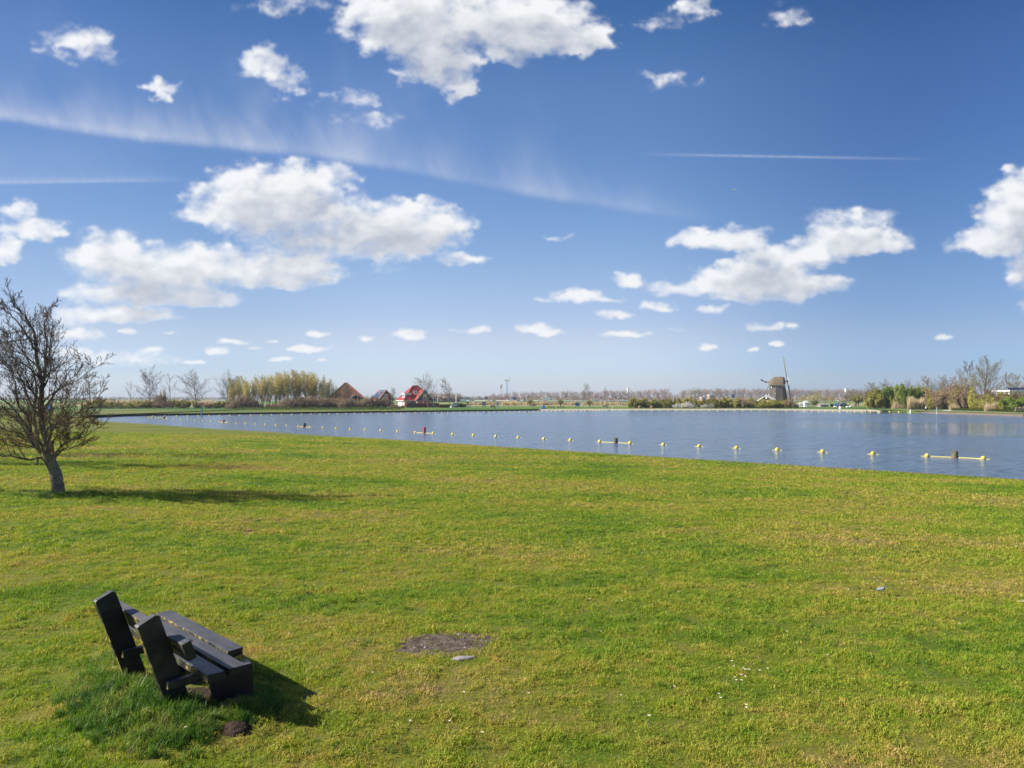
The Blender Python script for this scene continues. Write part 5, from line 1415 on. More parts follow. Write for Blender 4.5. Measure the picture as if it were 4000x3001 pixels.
for i, (px, w, top) in enumerate([(1702, 2.2, 1577), (1790, 3.0, 1576), (1806, 2.2, 1580)]):
    o = link('garden_bush', S_DGN[0], None, at(px, 258), i, (w / 3.2, w / 3.2, th(top, 258) / 3.0))
    o.data = S_DGN[0] if i else S_BRN[0]
    tag(o, ['round brown garden bush above the green bin', 'reddish bush right beside the blue notice board', 'low dark bush at the end of the garden hedge'][i], 'bush')
M_RBUSH = leaf_mat('red_brown_leaves', (.22, .07, .04), (.30, .11, .06), 1)
def fence(name, px0, px1, d, h, step, label, mat, rails=2):
    p0 = at(px0, d); W = at(px1, d).x - p0.x; root = empty(name, p0, 0, label, 'fence')
    k = int(W / step)
    post = MB().box(-.05, .05, -.05, .05, 0, h).mesh('post', mat)
    for i in range(k + 1): link('post', post, root, loc=(i * W / k, 0, 0))
    for r_ in range(rails):
        z = h * (.45 + .45 * r_ / max(1, rails - 1))
        MB().box(0, W, -.03, .03, z, z + .06).obj('rail', mat, root)
M_BLACK = pmat('black_paint', (.02, .022, .022), (.03, .03, .03), 3, .5)
fence('garden_fence', 1600, 1800, 248, 1.15, 1.6, 'dark wire garden fence running from the farmhouse hedge to the notice board', M_BLACK)
o = MB().box(0, 1.0, 0, .15, 0, 1.9).obj('gate_panel', pmat('dark_green_panel', (.03, .06, .06)), loc=at(1606, 246)); tag(o, 'dark green gate panel before the farmhouse hedge', 'gate')
M_BIN = pmat('green_bin_plastic', (.015, .12, .08), (.012, .10, .07), 3, .5)
def bin_(px, d, w, h, label, name='bin'):
    p = at(px, d); root = empty(name, p, 0, label, 'bin')
    MB().hexa([(-w * .42, -.4, .1), (w * .42, -.4, .1), (w * .42, .4, .1), (-w * .42, .4, .1), (-w / 2, -.5, h * .85), (w / 2, -.5, h * .85), (w / 2, .5, h * .85), (-w / 2, .5, h * .85)]).obj('body', M_BIN, root)
    MB().hexa([(-w * .54, -.54, h * .86), (w * .54, -.54, h * .86), (w * .54, .54, h * .86), (-w * .54, .54, h * .86), (-w * .5, -.3, h), (w * .5, -.3, h), (w * .5, .3, h), (-w * .5, .3, h)]).obj('lid', M_BIN, root)
bin_(1695, 243, 1.0, 1.0, 'dark green wheeled waste container below the tall bare tree by the farmhouse')
bin_(3249, 268, 1.15, 1.15, 'bright green waste container on the far shore between the camping fence and the cars')

# ---------------------------------------------------------------- signs, benches, tables on the far bank
M_BLUE = pmat('blue_paint', (.02, .16, .42), (.018, .13, .36), 2, .45)
M_DBLUE = pmat('dark_blue_paint', (.02, .08, .26), (.018, .07, .22), 2, .45)
M_GREYB = pmat('dark_weathered_wood', (.05, .055, .05), (.035, .04, .035), 4, .7)
def board(px, d, top, bot, halfpx, mat, label, face=None, legs=True, cat='sign'):
    p = at(px, d); m = d / F; w = halfpx * m; z1 = zrow(top, d) - LZ; z0 = zrow(bot, d) - LZ
    root = empty('notice_board', p, 0, label, cat)
    pn = MB().box(-w, w, -.04, .04, z0, z1).obj('panel', mat, root)
    if legs:
        for sx in (-1, 1): MB().box(sx * w * .92 - .06, sx * w * .92 + .06, -.09, -.045, 0, z1 + .05).obj('post', mat, root)
    return root, pn, w, z0, z1
r_, pn, w, z0, z1 = board(1779, 244, 1574, 1588, 9, M_BLUE, 'wide blue notice board with white writing field beside the birch')
MB().box(-w * .78, w * .78, -.10, -.085, z0 + .25, z1 - .25).obj('writing_field', M_WHITE, pn)
for k in range(4):
    zz = z0 + .38 + k * .14
    pts = [(-w * .6 + w * 1.2 * i / 10, -.112, zz + .05 * math.sin(i * 1.3 + k)) for i in range(11)]
    MB().tube(pts, .025, 4).obj('wave_line', M_BLUE, pn)
r_, pn, w, z0, z1 = board(1891, 240, 1571, 1585, 6, M_DBLUE, 'blue framed notice board on two posts, left of the small dark bench')
MB().box(-w * .7, w * .7, -.06, -.045, z0 + .15, z1 - .15).obj('writing_field', pmat('faded_blue_print', (.22, .34, .45)), pn)
r_, pn, w, z0, z1 = board(1944, 238, 1571, 1590, 4, M_WHITE, 'tall white notice board with a small blue emblem', legs=True)
MB().box(-w * .4, w * .4, -.06, -.045, z1 - .65, z1 - .25).obj('emblem', M_BLUE, pn)
r_, pn, w, z0, z1 = board(2256, 232, 1573, 1586, 7, M_BLUE, 'blue board on two legs left of the lone birch beyond the beach')
MB().box(-w * .85, w * .85, -.06, -.045, z0 + .1, z1 - .1).obj('writing_field', pmat('blue_print', (.05, .20, .40)), pn)
r_, pn, w, z0, z1 = board(1827, 244, 1571, 1575, 4, M_DBLUE, 'small dark blue sign on a thin post between the two notice boards')
MB().box(-.06, .06, .05, .12, -.3 - z0 * 0, z0).obj('post', M_POLEB, r_)
def cone(px, d, top, label):
    p = at(px, d); h = th(top, d); root = empty('marker_cone', p, 0, label, 'cone')
    MB().hexa([(-.55, -.55, .25), (.55, -.55, .25), (.55, .55, .25), (-.55, .55, .25), (-.12, -.12, h), (.12, -.12, h), (.12, .12, h), (-.12, .12, h)]).obj('body', M_BLUE, root)
    MB().box(-.75, .75, -.75, .75, 0, .25).obj('base', M_BLUE, root)
cone(2124, 222, 1581, 'blue obelisk-shaped marker on the grass at the left end of the beach')
cone(193, 196, 1573, 'blue obelisk-shaped marker seen through the alder twigs at far left')
def far_bench(px, d, w, label, mat=M_GREYB, rz=0):
    p = at(px, d); root = empty('park_bench', p, rz, label, 'bench')
    for k in range(3): MB().box(-w / 2, w / 2, -.25 + k * .18, -.10 + k * .18, .42, .48).obj('seat_plank', mat, root)
    for k in range(2): MB().box(-w / 2, w / 2, .33 + k * .05, .38 + k * .05, .60 + k * .20, .76 + k * .20).obj('back_plank', mat, root)
    for x in (-w * .36, w * .36):
        MB().box(x - .05, x + .05, -.22, .25, 0, .42).obj('leg', mat, root)
        MB().hexa([(x - .05, .26, .2), (x + .05, .26, .2), (x + .05, .32, .2), (x - .05, .32, .2), (x - .05, .40, 1.0), (x + .05, .40, 1.0), (x + .05, .45, 1.0), (x - .05, .45, 1.0)]).obj('back_post', mat, root)
far_bench(1927, 226, 1.5, 'small dark bench on the far grass left of the white notice board', rz=R(25))
far_bench(356, 176, 2.2, 'dark bench on the left bank seen through the alder twigs', M_BLACK)
far_bench(2366, 226, 1.6, 'grey bench on the far grass near the thin pole by the beach', pmat('grey_wood', (.22, .22, .20)))
far_bench(3993, 160, 2.0, 'dark bench beside the path at the right edge of the far shore', M_BLACK, R(-20))
def picnic(px, d, label):
    p = at(px, d); root = empty('picnic_table', p, 0, label, 'picnic table')
    W = 2.0
    for k in range(3): MB().box(-W / 2, W / 2, -.36 + k * .25, -.14 + k * .25, .72, .77).obj('table_plank', M_GREYB, root)
    for s in (-1, 1): MB().box(-W / 2, W / 2, s * .75 - .13, s * .75 + .13, .42, .47).obj('seat_plank', M_GREYB, root)
    for x in (-W * .38, 0, W * .38):
        MB().box(x - .05, x + .05, -.80, .80, .34, .41).obj('beam', M_GREYB, root)
        for s in (-1, 1): MB().hexa([(x - .05, s * .55 - .05, 0), (x + .05, s * .55 - .05, 0), (x + .05, s * .55 + .05, 0), (x - .05, s * .55 + .05, 0), (x - .05, s * .25 - .05, .72), (x + .05, s * .25 - .05, .72), (x + .05, s * .25 + .05, .72), (x - .05, s * .25 + .05, .72)]).obj('leg', M_GREYB, root)
picnic(2153, 228, 'dark green picnic table just right of the blue marker by the beach')
picnic(2191, 228, 'dark green picnic table under the pollard willow, the one to the right')
pole('white_pole', 1782, 300, 1541, .22, M_WHITE, 'thick white pole standing behind the wide blue notice board', 'pole')
pole('steel_mast', 1853, 262, 1536, .09, M_POLE, 'tall thin grey mast right of the small blue sign', 'pole')
pole('steel_post', 1837, 250, 1577, .13, M_POLEB, 'short dark post left of the tall thin grey mast', 'post')
pole('white_post', 2270, 236, 1551, .07, M_POLE, 'thin white post between the blue board and the lone birch', 'post')
pole('steel_post', 2394, 226, 1586, .09, M_POLE, 'short pale post at the edge of the beach right of the grey bench', 'post')
o = tag(MB().tube([(0, 0, 0), (.02, 0, 1.2)], .35, 8).obj('stone_block', M_WHITE, loc=at(1763, 246, LZ - .6)), 'pale boulder at the foot of the wide blue notice board', 'boulder')
# far lamp posts and round sign over the left hedge
pole('lamp_post', 682, 262, 1525, .06, M_POLE, 'thin lamp post right of the slender bare tree on the left', 'lamp post')
p = at(682, 212); root = empty('road_sign', p, 0, 'round red and blue no-stopping sign above the left hedge', 'sign')
MB().tube([(0, 0, 0), (0, 0, zrow(1572, 212) - LZ)], .04, 6).obj('post', M_POLE, root)
zc = zrow(1576, 212) - LZ
MB().tube([(0, -.06, zc), (0, -.09, zc)], .36, 20).obj('rim', M_RED, root)
MB().tube([(0, -.09, zc), (0, -.10, zc)], .27, 20).obj('disc', M_DBLUE, root)
for s in (-1, 1): MB().hexa([(-.24, -.12, zc - s * .20), (-.18, -.12, zc - s * .26), (-.18, -.105, zc - s * .26), (-.24, -.105, zc - s * .20), (.18, -.12, zc + s * .26), (.24, -.12, zc + s * .20), (.24, -.105, zc + s * .20), (.18, -.105, zc + s * .26)]).obj('cross_bar', M_RED, root)
pole('lamp_post', 1036, 262, 1551, .07, M_POLE, 'white lamp post seen through the gap in the yellow willows', 'lamp post')

# low reed belts and meadows
def reeds(name, px0, px1, d0, d1, h, n, mat, label, w=.05, seed=1, zb=LZ):
    rng = random.Random(seed); mb = MB()
    for _ in range(n):
        px = rng.uniform(px0, px1); d = rng.uniform(d0, d1); p = at(px, d, zb)
        u_ = (px - px0) / (px1 - px0); ed = min(1, 7 * u_ + .35, 7 * (1 - u_) + .35)
        hh = h * rng.uniform(.35, 1.18) * (.88 + .16 * math.sin(px * .11) + .12 * math.sin(px * .83 + 1)) * ed
        lx = rng.gauss(0, .12) * hh; ly = rng.gauss(0, .1) * hh
        t = rng.uniform(0, 3.14); e = Vector((math.cos(t), math.sin(t), 0)) * w * 1.4
        mb.add([p - e, p + e, p + e * .6 + Vector((lx, ly, hh)), p - e * .6 + Vector((lx, ly, hh))], [(0, 1, 2, 3)])
    return tag(mb.obj(name, mat), label, 'reeds', kind='stuff')
M_REED = leaf_mat('dry_reed', (.48, .36, .20), (.60, .47, .29), .05, .3)
reeds('reeds', 1800, 2480, 345, 372, 1.5, 9000, M_REED, 'long belt of dry straw-coloured reed behind the far grass', .10, 3)
reeds('reeds', 1960, 2015, 330, 342, 1.9, 1200, M_REED, 'taller pale clump of dry reed left of the first pollard willow', .09, 4)
reeds('reeds', 860, 1000, 300, 330, 1.6, 1500, M_REED, 'dry reed behind the left hedge near the willows', .1, 6)
reeds('reeds', 300, 900, 380, 440, 2.0, 5000, M_REED, 'dry reed belt in the field behind the left hedge', .12, 9)

# ================================================================ buoy lines
M_BUOY = pmat('yellow_buoy_plastic', (.80, .62, .07), (.72, .54, .06), 9, .4)
M_ROPE = pmat('yellow_rope', (.72, .60, .16), (.62, .50, .14), 9, .7)
M_POST = pmat('algae_post_wood', (.16, .15, .075), (.07, .065, .05), 5, .9, .5)
M_REDP = pmat('faded_red_paint', (.50, .07, .06), (.38, .05, .045), 5, .6)
def ball_mesh():
    bm = bmesh.new(); bmesh.ops.create_uvsphere(bm, u_segments=16, v_segments=10, radius=.125)
    for f in bm.faces: f.smooth = True
    for s in (-1, 1):
        r_ = bmesh.ops.create_cone(bm, segments=8, radius1=.030, radius2=.020, depth=.09, cap_ends=True)
        bmesh.ops.rotate(bm, verts=r_['verts'], cent=(0, 0, 0), matrix=Matrix.Rotation(R(90 * s), 3, 'Y'))
        bmesh.ops.translate(bm, verts=r_['verts'], vec=(s * .145, 0, -.055))
    me = bpy.data.meshes.new('ball'); bm.to_mesh(me); bm.free(); me.materials.append(M_BUOY); return me
def small_ball():
    bm = bmesh.new(); bmesh.ops.create_uvsphere(bm, u_segments=10, v_segments=7, radius=.15)
    for f in bm.faces: f.smooth = True
    me = bpy.data.meshes.new('far_ball'); bm.to_mesh(me); bm.free(); me.materials.append(M_BUOY); return me
BALL = ball_mesh(); FBALL = small_ball()
NX = [573, 874, 1189, 1658, 2405, 3036, 3409, 3730, 3841, 4100]; NY = [1631, 1651, 1668.5, 1692, 1730, 1759, 1775, 1787.5, 1793.5, 1805]
def nline(px):
    py = np.interp(px, NX, NY); d = (CAMZ - WZ) * F / (py - HZ); return Vector(((px - 2000) / F * d, d, WZ))
near_b = [577, 584.5, 592.7, 609.5, 618.4, 627.7, 637.2, 653.2, 679, 706, 734, 763, 793, 825, 858, 890, 924, 960, 997, 1037, 1078, 1121, 1166, 1213, 1262, 1314, 1369, 1427, 1488, 1554, 1623, 1693, 1769, 1850, 1937, 2025, 2125, 2228, 2343, 2461, 2591, 2731, 2877, 3036, 3213, 3409.5, 3621, 3841]
near_p = [(573, 'dark'), (642, 'dark'), (874, 'red'), (1189.5, 'dark'), (1658, 'red'), (2405, 'dark'), (3730, 'dark')]
PN = ['short dark mooring post at the far left end of the near buoy line', 'second dark post of the near buoy line, close to its left end', 'small red post in the left part of the near buoy line', 'dark post of the near buoy line before the middle of the left half', 'red-topped post of the near buoy line left of the centre', 'dark post of the near buoy line right of the centre', 'thick algae-green post of the near buoy line close to the right edge']
PREF = ['leftmost dark post', 'second dark post', 'small red post', 'third dark post', 'larger red post', 'dark post right of the centre', 'thick green post']
for i, (px, c) in enumerate(near_p):
    p = nline(px); m = p.y / F
    r_, h = {0: (.11, .30), 1: (.20, .36), 2: (.13, .42), 3: (.20, .46), 4: (.15, .56), 5: (.165, .36), 6: (.165, .36)}[i]
    root = empty('mooring_post', p, 0, PN[i], 'mooring post', 'posts of the near buoy line')
    MB().tube([(0, 0, -.9), (0, 0, h - .05), (.004, 0, h)], [r_, r_ * .98, r_ * .92], 16).obj('stake', M_REDP if c == 'red' else M_POST, root)
    MB().tube([(0, 0, -.02), (0, 0, .035)], r_ * 1.06, 16).obj('iron_collar', pmat('rusty_iron', (.28, .11, .04)), root)
for i, px in enumerate(near_b):
    p = nline(px); a, b = nline(px - 8), nline(px + 8)
    pr = max([k for k, (q, c) in enumerate(near_p) if q < px]); cnt = sum(1 for q in near_b if near_p[pr][0] < q <= px)
    root = empty('buoy', p + Vector((0, 0, .045)), math.atan2(b.y - a.y, b.x - a.x), 'yellow near-line buoy, %s to the right of the %s' % (ordw(cnt), PREF[pr]), 'buoy', 'buoys of the near line')
    link('float', BALL, root)
    if px > 800:
        MB().tube([(-.36, .02, -.065), (-.26, 0, -.035), (-.13, 0, -.05), (.13, 0, -.05), (.26, 0, -.035), (.36, -.02, -.065)], [.008, .016, .020, .020, .016, .008], 6).obj('rope_sleeve', M_ROPE, root)
rp = MB(); allx = sorted(near_b + [q for q, _ in near_p])
pts = []
for i, px in enumerate(allx):
    p = nline(px); pts.append(p + Vector((0, 0, .02 if px in near_b else .01)))
    if i < len(allx) - 1:
        q = nline(allx[i + 1]); L = (q - p).length
        close = px in [a for a, _ in near_p] or allx[i + 1] in [a for a, _ in near_p]
        for t in (.3, .5, .7): pts.append(p.lerp(q, t) + Vector((0, 0, .012 if (close and L < 4) else -.10)))
tag(rp.tube(pts, .021, 6).obj('buoy_rope', M_ROPE), 'yellow rope linking the posts and buoys of the near line', 'rope')

FX = [597, 900, 1350, 1900, 2393, 3000, 3400, 3560]; FY = [1628.5, 1623.5, 1617, 1610.3, 1604.8, 1606.3, 1608, 1609.5]
def fline(px):
    py = np.interp(px, FX, FY) + .4; d = (CAMZ - WZ) * F / (py - HZ); return Vector(((px - 2000) / F * d, d, WZ))
far_b = [597.6, 644.8, 690.6, 734, 776.6, 818, 858, 897, 937, 980, 1021, 1061.7, 1101, 1140, 1178, 1216, 1251.5, 1285.7, 1319, 1352.5, 1385.8, 1418, 1449.7, 1480.7, 1510.8, 1539, 1567, 1595, 1622.5, 1649, 1675.6, 1701.6, 1726, 1750, 1774, 1798, 1822, 1845, 1867.4, 1890, 1910.4, 1931, 1951, 1971, 1991, 2010, 2029.4, 2048.7, 2066, 2084, 2101.6, 2119, 2136.7, 2153.8, 2171, 2188, 2206.6, 2221.8, 2237.7, 2253, 2268.7, 2284.5, 2300.6, 2314.6, 2328, 2342, 2355.7, 2370, 2393, 2424, 2454, 2485, 2516, 2547, 2578, 2609.4, 2641, 2673.4, 2705.7, 2738, 2770.5, 2803, 2836, 2869, 2901.8, 2935.5, 2969.4, 3003.4, 3037.5, 3071.6, 3106, 3140.7, 3172.5, 3198.4, 3224.2, 3253, 3281.7, 3310.8, 3340, 3367.4, 3400.5, 3437.6, 3474, 3511.5, 3548]
far_p = [916, 1234.7, 1497, 1715.5, 1899.7, 2058, 2198, 2293, 2379.4, 2626.5, 2887, 3158.6, 3385]
for i, px in enumerate(far_p):
    p = fline(px); root = empty('mooring_post', p, 0, '%s short dark post from the left in the far buoy line' % ordw(i + 1), 'mooring post', 'posts of the far buoy line')
    MB().tube([(0, 0, -.7), (0, 0, .42 if px < 2100 else .26)], .16, 8).obj('stake', M_POST, root)
for i, px in enumerate(far_b):
    prev = [k for k, q in enumerate(far_p) if q < px]
    k = prev[-1] if prev else None
    cnt = sum(1 for q in far_b if (far_p[k] if k is not None else 0) < q <= px)
    lab = 'yellow far-line buoy, %s to the right of the %s far post' % (ordw(cnt), ordw(k + 1)) if k is not None else 'small yellow buoy on the far line, %s from its left end' % ordw(cnt)
    tag(link('buoy', FBALL, loc=fline(px) + Vector((0, 0, .06))), lab, 'buoy', 'buoys of the far line')
# other things in the water
p = nline(787); 
def wpole(px, base_py, top_py, r, mat, label, name='water_pole'):
    d = (CAMZ - WZ) * F / (base_py - HZ); h = (base_py - top_py) / F * d
    root = empty(name, ((px - 2000) / F * d, d, WZ), 0, label, 'pole')
    MB().tube([(0, 0, -.6), (.02, 0, h)], r, 8).obj('shaft', mat, root); return root, h, d
wpole(788, 1629.5, 1585, .12, M_POLEB, 'blue-grey pole standing in the water in front of the left bank')
r_, h, d = wpole(3658, 1619, 1591, .07, M_POLE, 'thin white pole in the water before the right bank, with a small plate')
MB().box(-.02, .22, -.03, .03, h - .42, h).obj('plate', M_WHITE, r_)
wpole(3556, 1614, 1600.5, .14, M_WHITE, 'short white post in the water in front of the dry reed clump')
p = at(3617, 196); root = empty('fountain_post', p, 0, 'small white-capped post on the grass right of the reed clump', 'post')
MB().box(-.25, .25, -.2, .2, 0, .45).obj('base', M_BLACK, root); MB().tube([(0, 0, .45), (0, 0, .9)], .14, 8).obj('cap', M_WHITE, root)

# ================================================================ highway, traffic and its trees
M_ASPH = pmat('asphalt', (.10, .10, .105), (.08, .08, .085), .2, .9)
strip('road', [((px - 2000) / F * d, d) for px, d in ((-900, 1150), (1600, 1000), (2100, 860), (2600, 820), (3300, 800), (5200, 780))], 9, LZ + .06, M_ASPH)['kind'] = 'structure'
M_RAIL = pmat('galvanised_rail', (.62, .64, .66), (.55, .57, .6), 1, .45)
def guard(pts, label):
    p0 = Vector((pts[0][0], pts[0][1], LZ)); root = empty('guard_rail', p0, 0, label, 'guard rail')
    g = MB(); q = MB()
    for (a, b) in zip(pts[:-1], pts[1:]):
        A = Vector((a[0], a[1], LZ)) - p0; B = Vector((b[0], b[1], LZ)) - p0; n = Vector((0, .1, 0)); z0, z1 = Vector((0, 0, .62)), Vector((0, 0, 1.02))
        g.hexa([A - n + z0, B - n + z0, B + n + z0, A + n + z0, A - n + z1, B - n + z1, B + n + z1, A + n + z1])
        L = (B - A).length; k = int(L / 8)
        for j in range(k):
            c = A.lerp(B, j / k); q.box(c.x - .08, c.x + .08, c.y + .11, c.y + .25, 0, .9)
    g.obj('rail', M_RAIL, root); o = q.obj('rail_posts', M_RAIL, root); o['kind'] = 'stuff'
guard([((px - 2000) / F * d, d) for px, d in ((300, 1090), (1600, 985), (2100, 845), (2600, 806), (3300, 786), (4400, 770))], 'long pale guard rail along the motorway across the polder')
M_LGRN = leaf_mat('hedge_green', (.07, .12, .025), (.11, .17, .035), .1)
def vehicle(name, px, d, kind, paint, label, cat, z=LZ + .06, rz=0, s=1):
    p = at(px, d, z); root = empty(name, p, rz, label, cat, None, s)
    L, H, W = dict(van=(5.4, 2.5, 2.0), car=(4.4, 1.45, 1.8), truck=(12, 3.8, 2.5))[kind]
    m = MB()
    if kind == 'car':
        prof = [(-L / 2, .35), (-L / 2, .85), (-L * .36, .95), (-L * .24, H), (L * .14, H), (L * .30, .95), (L / 2, .80), (L / 2, .35)]
    elif kind == 'van':
        prof = [(-L / 2, .35), (-L / 2, H), (L * .22, H), (L * .36, 1.35), (L / 2, 1.15), (L / 2, .35)]
    else:
        prof = [(-L / 2, .9), (-L / 2, H), (L * .33, H), (L * .33, H - .5), (L / 2, H - .7), (L / 2, .5), (L * .33, .5), (L * .33, .9)]
    k = len(prof)
    m.add([Vector((x, s_ * W / 2, z)) for s_ in (-1, 1) for x, z in prof], [tuple(range(k)), tuple(range(2 * k - 1, k - 1, -1))] + [(j, k + j, k + (j + 1) % k, (j + 1) % k) for j in range(k)])
    bd = m.obj('body', paint, root)
    if kind == 'car': w = MB().add([Vector((x, -W / 2 - .01, z)) for x, z in ((-L * .32, .97), (-L * .22, H - .08), (L * .13, H - .08), (L * .26, .97))], [(0, 3, 2, 1)])
    else: w = MB().add([Vector((x, -W / 2 - .01, z)) for x, z in ((L * .16, 1.35), (L * .16, H - .5), (L * .24, H - .5), (L * .34, 1.35))], [(0, 3, 2, 1)])
    w.obj('window', M_GLASS, root)
    for x in (-L * .31, L * .31):
        for s_ in (-1, 1): MB().tube([(x, s_ * W * .38, .33), (x, s_ * W * .51, .33)], .33, 12).obj('wheel', M_BLACK, root)
    return root
M_CBLUE = pmat('blue_car_paint', (.05, .11, .22), (.05, .10, .2), 1, .25); M_CGREY = pmat('silver_car_paint', (.40, .42, .44), (.38, .4, .42), 1, .3)
for i, (px, d, k, mt, lab, cat) in enumerate([
    (388, 560, 'van', M_WHITE, 'white van far across the field at the left, right of the alder twigs', 'van'), (441, 560, 'van', pmat('yellow_paint', (.6, .4, .05)), 'yellow van far across the left field', 'van'),
    (578, 560, 'van', M_WHITE, 'white van far behind the tallest bare tree of the left bank', 'van'), (757, 560, 'van', M_WHITE, 'white van beside the dark low shed far behind the left hedge', 'van'),
    (1811, 640, 'van', M_WHITE, 'white lorry far off between the brown wood and the yellow bushes', 'lorry'), (1843, 900, 'van', M_CGREY, 'silver van far off on the motorway right of the white lorry', 'van'),
    (2000, 850, 'van', M_WHITE, 'white van on the motorway right of the blue motorway sign', 'van'), (2142, 845, 'truck', M_WHITE, 'white lorry on the motorway between the two pollard willows', 'lorry'),
    (2026, 850, 'car', M_CGREY, 'silver car on the motorway just right of the white van', 'car'), (2051, 846, 'car', M_CBLUE, 'dark blue car on the motorway left of the first pollard willow', 'car'),
    (1930, 865, 'car', M_BLACK, 'black car on the motorway near the blue motorway sign', 'car'), (2318, 826, 'van', M_WHITE, 'white van on the motorway right of the lone birch', 'van'),
    (2330, 826, 'car', M_CGREY, 'silver car following the white van right of the lone birch', 'car')]):
    vehicle(dict(van='van', lorry='lorry', car='car')[cat], px, d - 2, k, mt, lab, cat)
vehicle('car', 3271, 262, 'car', M_CBLUE, 'dark blue parked car just right of the green waste container', 'car', LZ, R(70))
vehicle('car', 3291, 266, 'car', pmat('light_blue_car_paint', (.12, .24, .42)), 'lighter blue parked car beside the black lantern on the far shore', 'car', LZ, R(15), .95)
# brown wood and highway row
GH = 'bare reddish trees in the row along the motorway'
rngt = random.Random(21); xs = []
px = 1900
while px < 3440:
    xs.append(px); px += rngt.uniform(12.5, 17.5) if px > 2150 else rngt.uniform(13, 17)
n_ = 0
for i, px in enumerate(xs):
    d = 905 - max(0, px - 2100) * .03 + rngt.uniform(-12, 12)
    top = np.interp(px, [1880, 1950, 2050, 2200, 2450, 2600, 2640, 2690, 2800, 2950, 3100, 3200, 3440], [1552, 1538, 1531, 1531, 1527, 1521, 1533, 1520, 1519, 1519, 1522, 1522, 1524]) + rngt.uniform(-3, 5)
    if 2608 < px < 2648: top += 9
    h = th(top - 3, d); n_ += 1
    me = T_HWYG[0] if i in (53, 54, 86) else T_HWY[i % 4]
    place_tree('poplar_tree', me, px, d, (h,), 'bare reddish tree of the motorway row, %s from the left' % ordw(n_), GH, i * 1.3, wx=1.5)
GB = 'bare trees of the brown wood right of the farmhouse'
for i in range(16):
    px = 1676 + i * 8.6; d = 660 + rngt.uniform(-20, 20)
    top = np.interp(px, [1676, 1700, 1760, 1795, 1812], [1540, 1533, 1534, 1536, 1552]) + rngt.uniform(-2, 3)
    place_tree('poplar_tree', T_HWY[(i + 1) % 4], px, d, (th(top, d),), 'bare brown tree of the wood behind the birch, %s from the left' % ordw(i + 1), GB, i * 2.3, wx=1.45)
# dense understory of the row, distant woods on the horizon
def wood_band(name, px0, px1, d, top0, top1, n, s, mats, label, seed=1, gaps=0.0):
    rng = random.Random(seed); mb = MB()
    for _ in range(n):
        px = rng.uniform(px0, px1); dd = d + rng.uniform(-25, 25)
        env = fbm(np.array([px * .035 + seed]), np.array([seed * 1.0]), 3, seed)[0] * .5 + .55
        if env < gaps: continue
        hh = rng.uniform(0, 1) ** .7 * (zrow(top0 + (top1 - top0) * (1 - min(1, env)), d) - LZ)
        c = at(px, dd, LZ + max(.2, hh)); a = Vector((rng.gauss(0, 1), rng.gauss(0, 1), rng.gauss(0, 1))).normalized(); b = a.orthogonal().normalized()
        mb.quad(c, a * s * rng.uniform(.5, 1.2), b * s * .7, rng.randrange(len(mats)))
    return tag(mb.obj(name, mats), label, 'woodland', kind='stuff')
L_FARB = leaf_mat('far_brown_wood', (.30, .22, .17), (.38, .29, .22), .02, .2); L_FARG = leaf_mat('far_green_wood', (.14, .15, .07), (.20, .20, .10), .02, .1)
wood_band('distant_woods', 1900, 3450, 925, 1540, 1563, 5200, .9, [L_TIP, L_FARB], 'brown scrub between the trunks of the motorway row', 3)
wood_band('distant_woods', -1500, 1700, 1900, 1552, 1561, 7000, 3.2, [L_FARB, L_FARG], 'low far-off woods along the left horizon', 5)
wood_band('distant_woods', 1650, 2000, 1500, 1549, 1560, 1200, 2.4, [L_FARG, L_FARB], 'greenish far-off woods at the end of the motorway', 7)
wood_band('distant_woods', 3300, 5600, 900, 1535, 1558, 5000, 2.0, [L_FARB, L_FARG], 'far-off woods behind the right-hand trees', 9)
wood_band('distant_woods', 1680, 1812, 670, 1543, 1560, 2500, .9, [B_TWIG, L_FARB], 'brown scrub filling the wood right of the farmhouse', 11)
# thin reed and dike green near the road
# wind turbine, masts, chimneys
def turbine():
    d = 1300; p = at(1980, d); root = empty('wind_turbine', p, 0, 'wind turbine with white nacelle on a bright blue tower', 'wind turbine')
    hub = zrow(1486, d) - LZ
    MB().tube([(0, 0, 0), (0, 0, hub - 1.2)], [1.15, .75], 12).obj('tower', pmat('bright_blue_tower', (.10, .36, .75), (.09, .32, .68)), root)
    MB().hexa([(-4.2, -1.1, hub - 1.3), (3.0, -1.1, hub - 1.3), (3.0, 1.1, hub - 1.3), (-4.2, 1.1, hub - 1.3), (-4.2, -1.1, hub + 1.1), (3.0, -1.1, hub + 1.1), (3.0, 1.1, hub + 1.1), (-4.2, 1.1, hub + 1.1)]).obj('nacelle', M_WHITE, root)
    MB().tube([(3.0, 0, hub), (4.4, 0, hub)], [1.0, .4], 10).obj('hub', M_WHITE, root)
    a = Vector((.92, -.38, 0)); h = Vector((.38, .92, 0))
    c = Vector((3.8, 0, hub))
    for t in (R(8), R(128), R(248)):
        dr = h * math.sin(t) + Vector((0, 0, math.cos(t))); sd = a
        nn = dr.cross(sd).normalized()
        L = 11.2
        MB().add([c + sd * .5 + nn * .5, c - sd * .5 + nn * .3, c - sd * .4 - nn * .5, c + sd * .4 - nn * .3, c + dr * L + nn * .15, c + dr * L - nn * .15], [(0, 1, 4), (1, 2, 5, 4), (2, 3, 5), (3, 0, 4, 5), (0, 3, 2, 1)]).obj('blade', M_RAIL, root)
turbine()
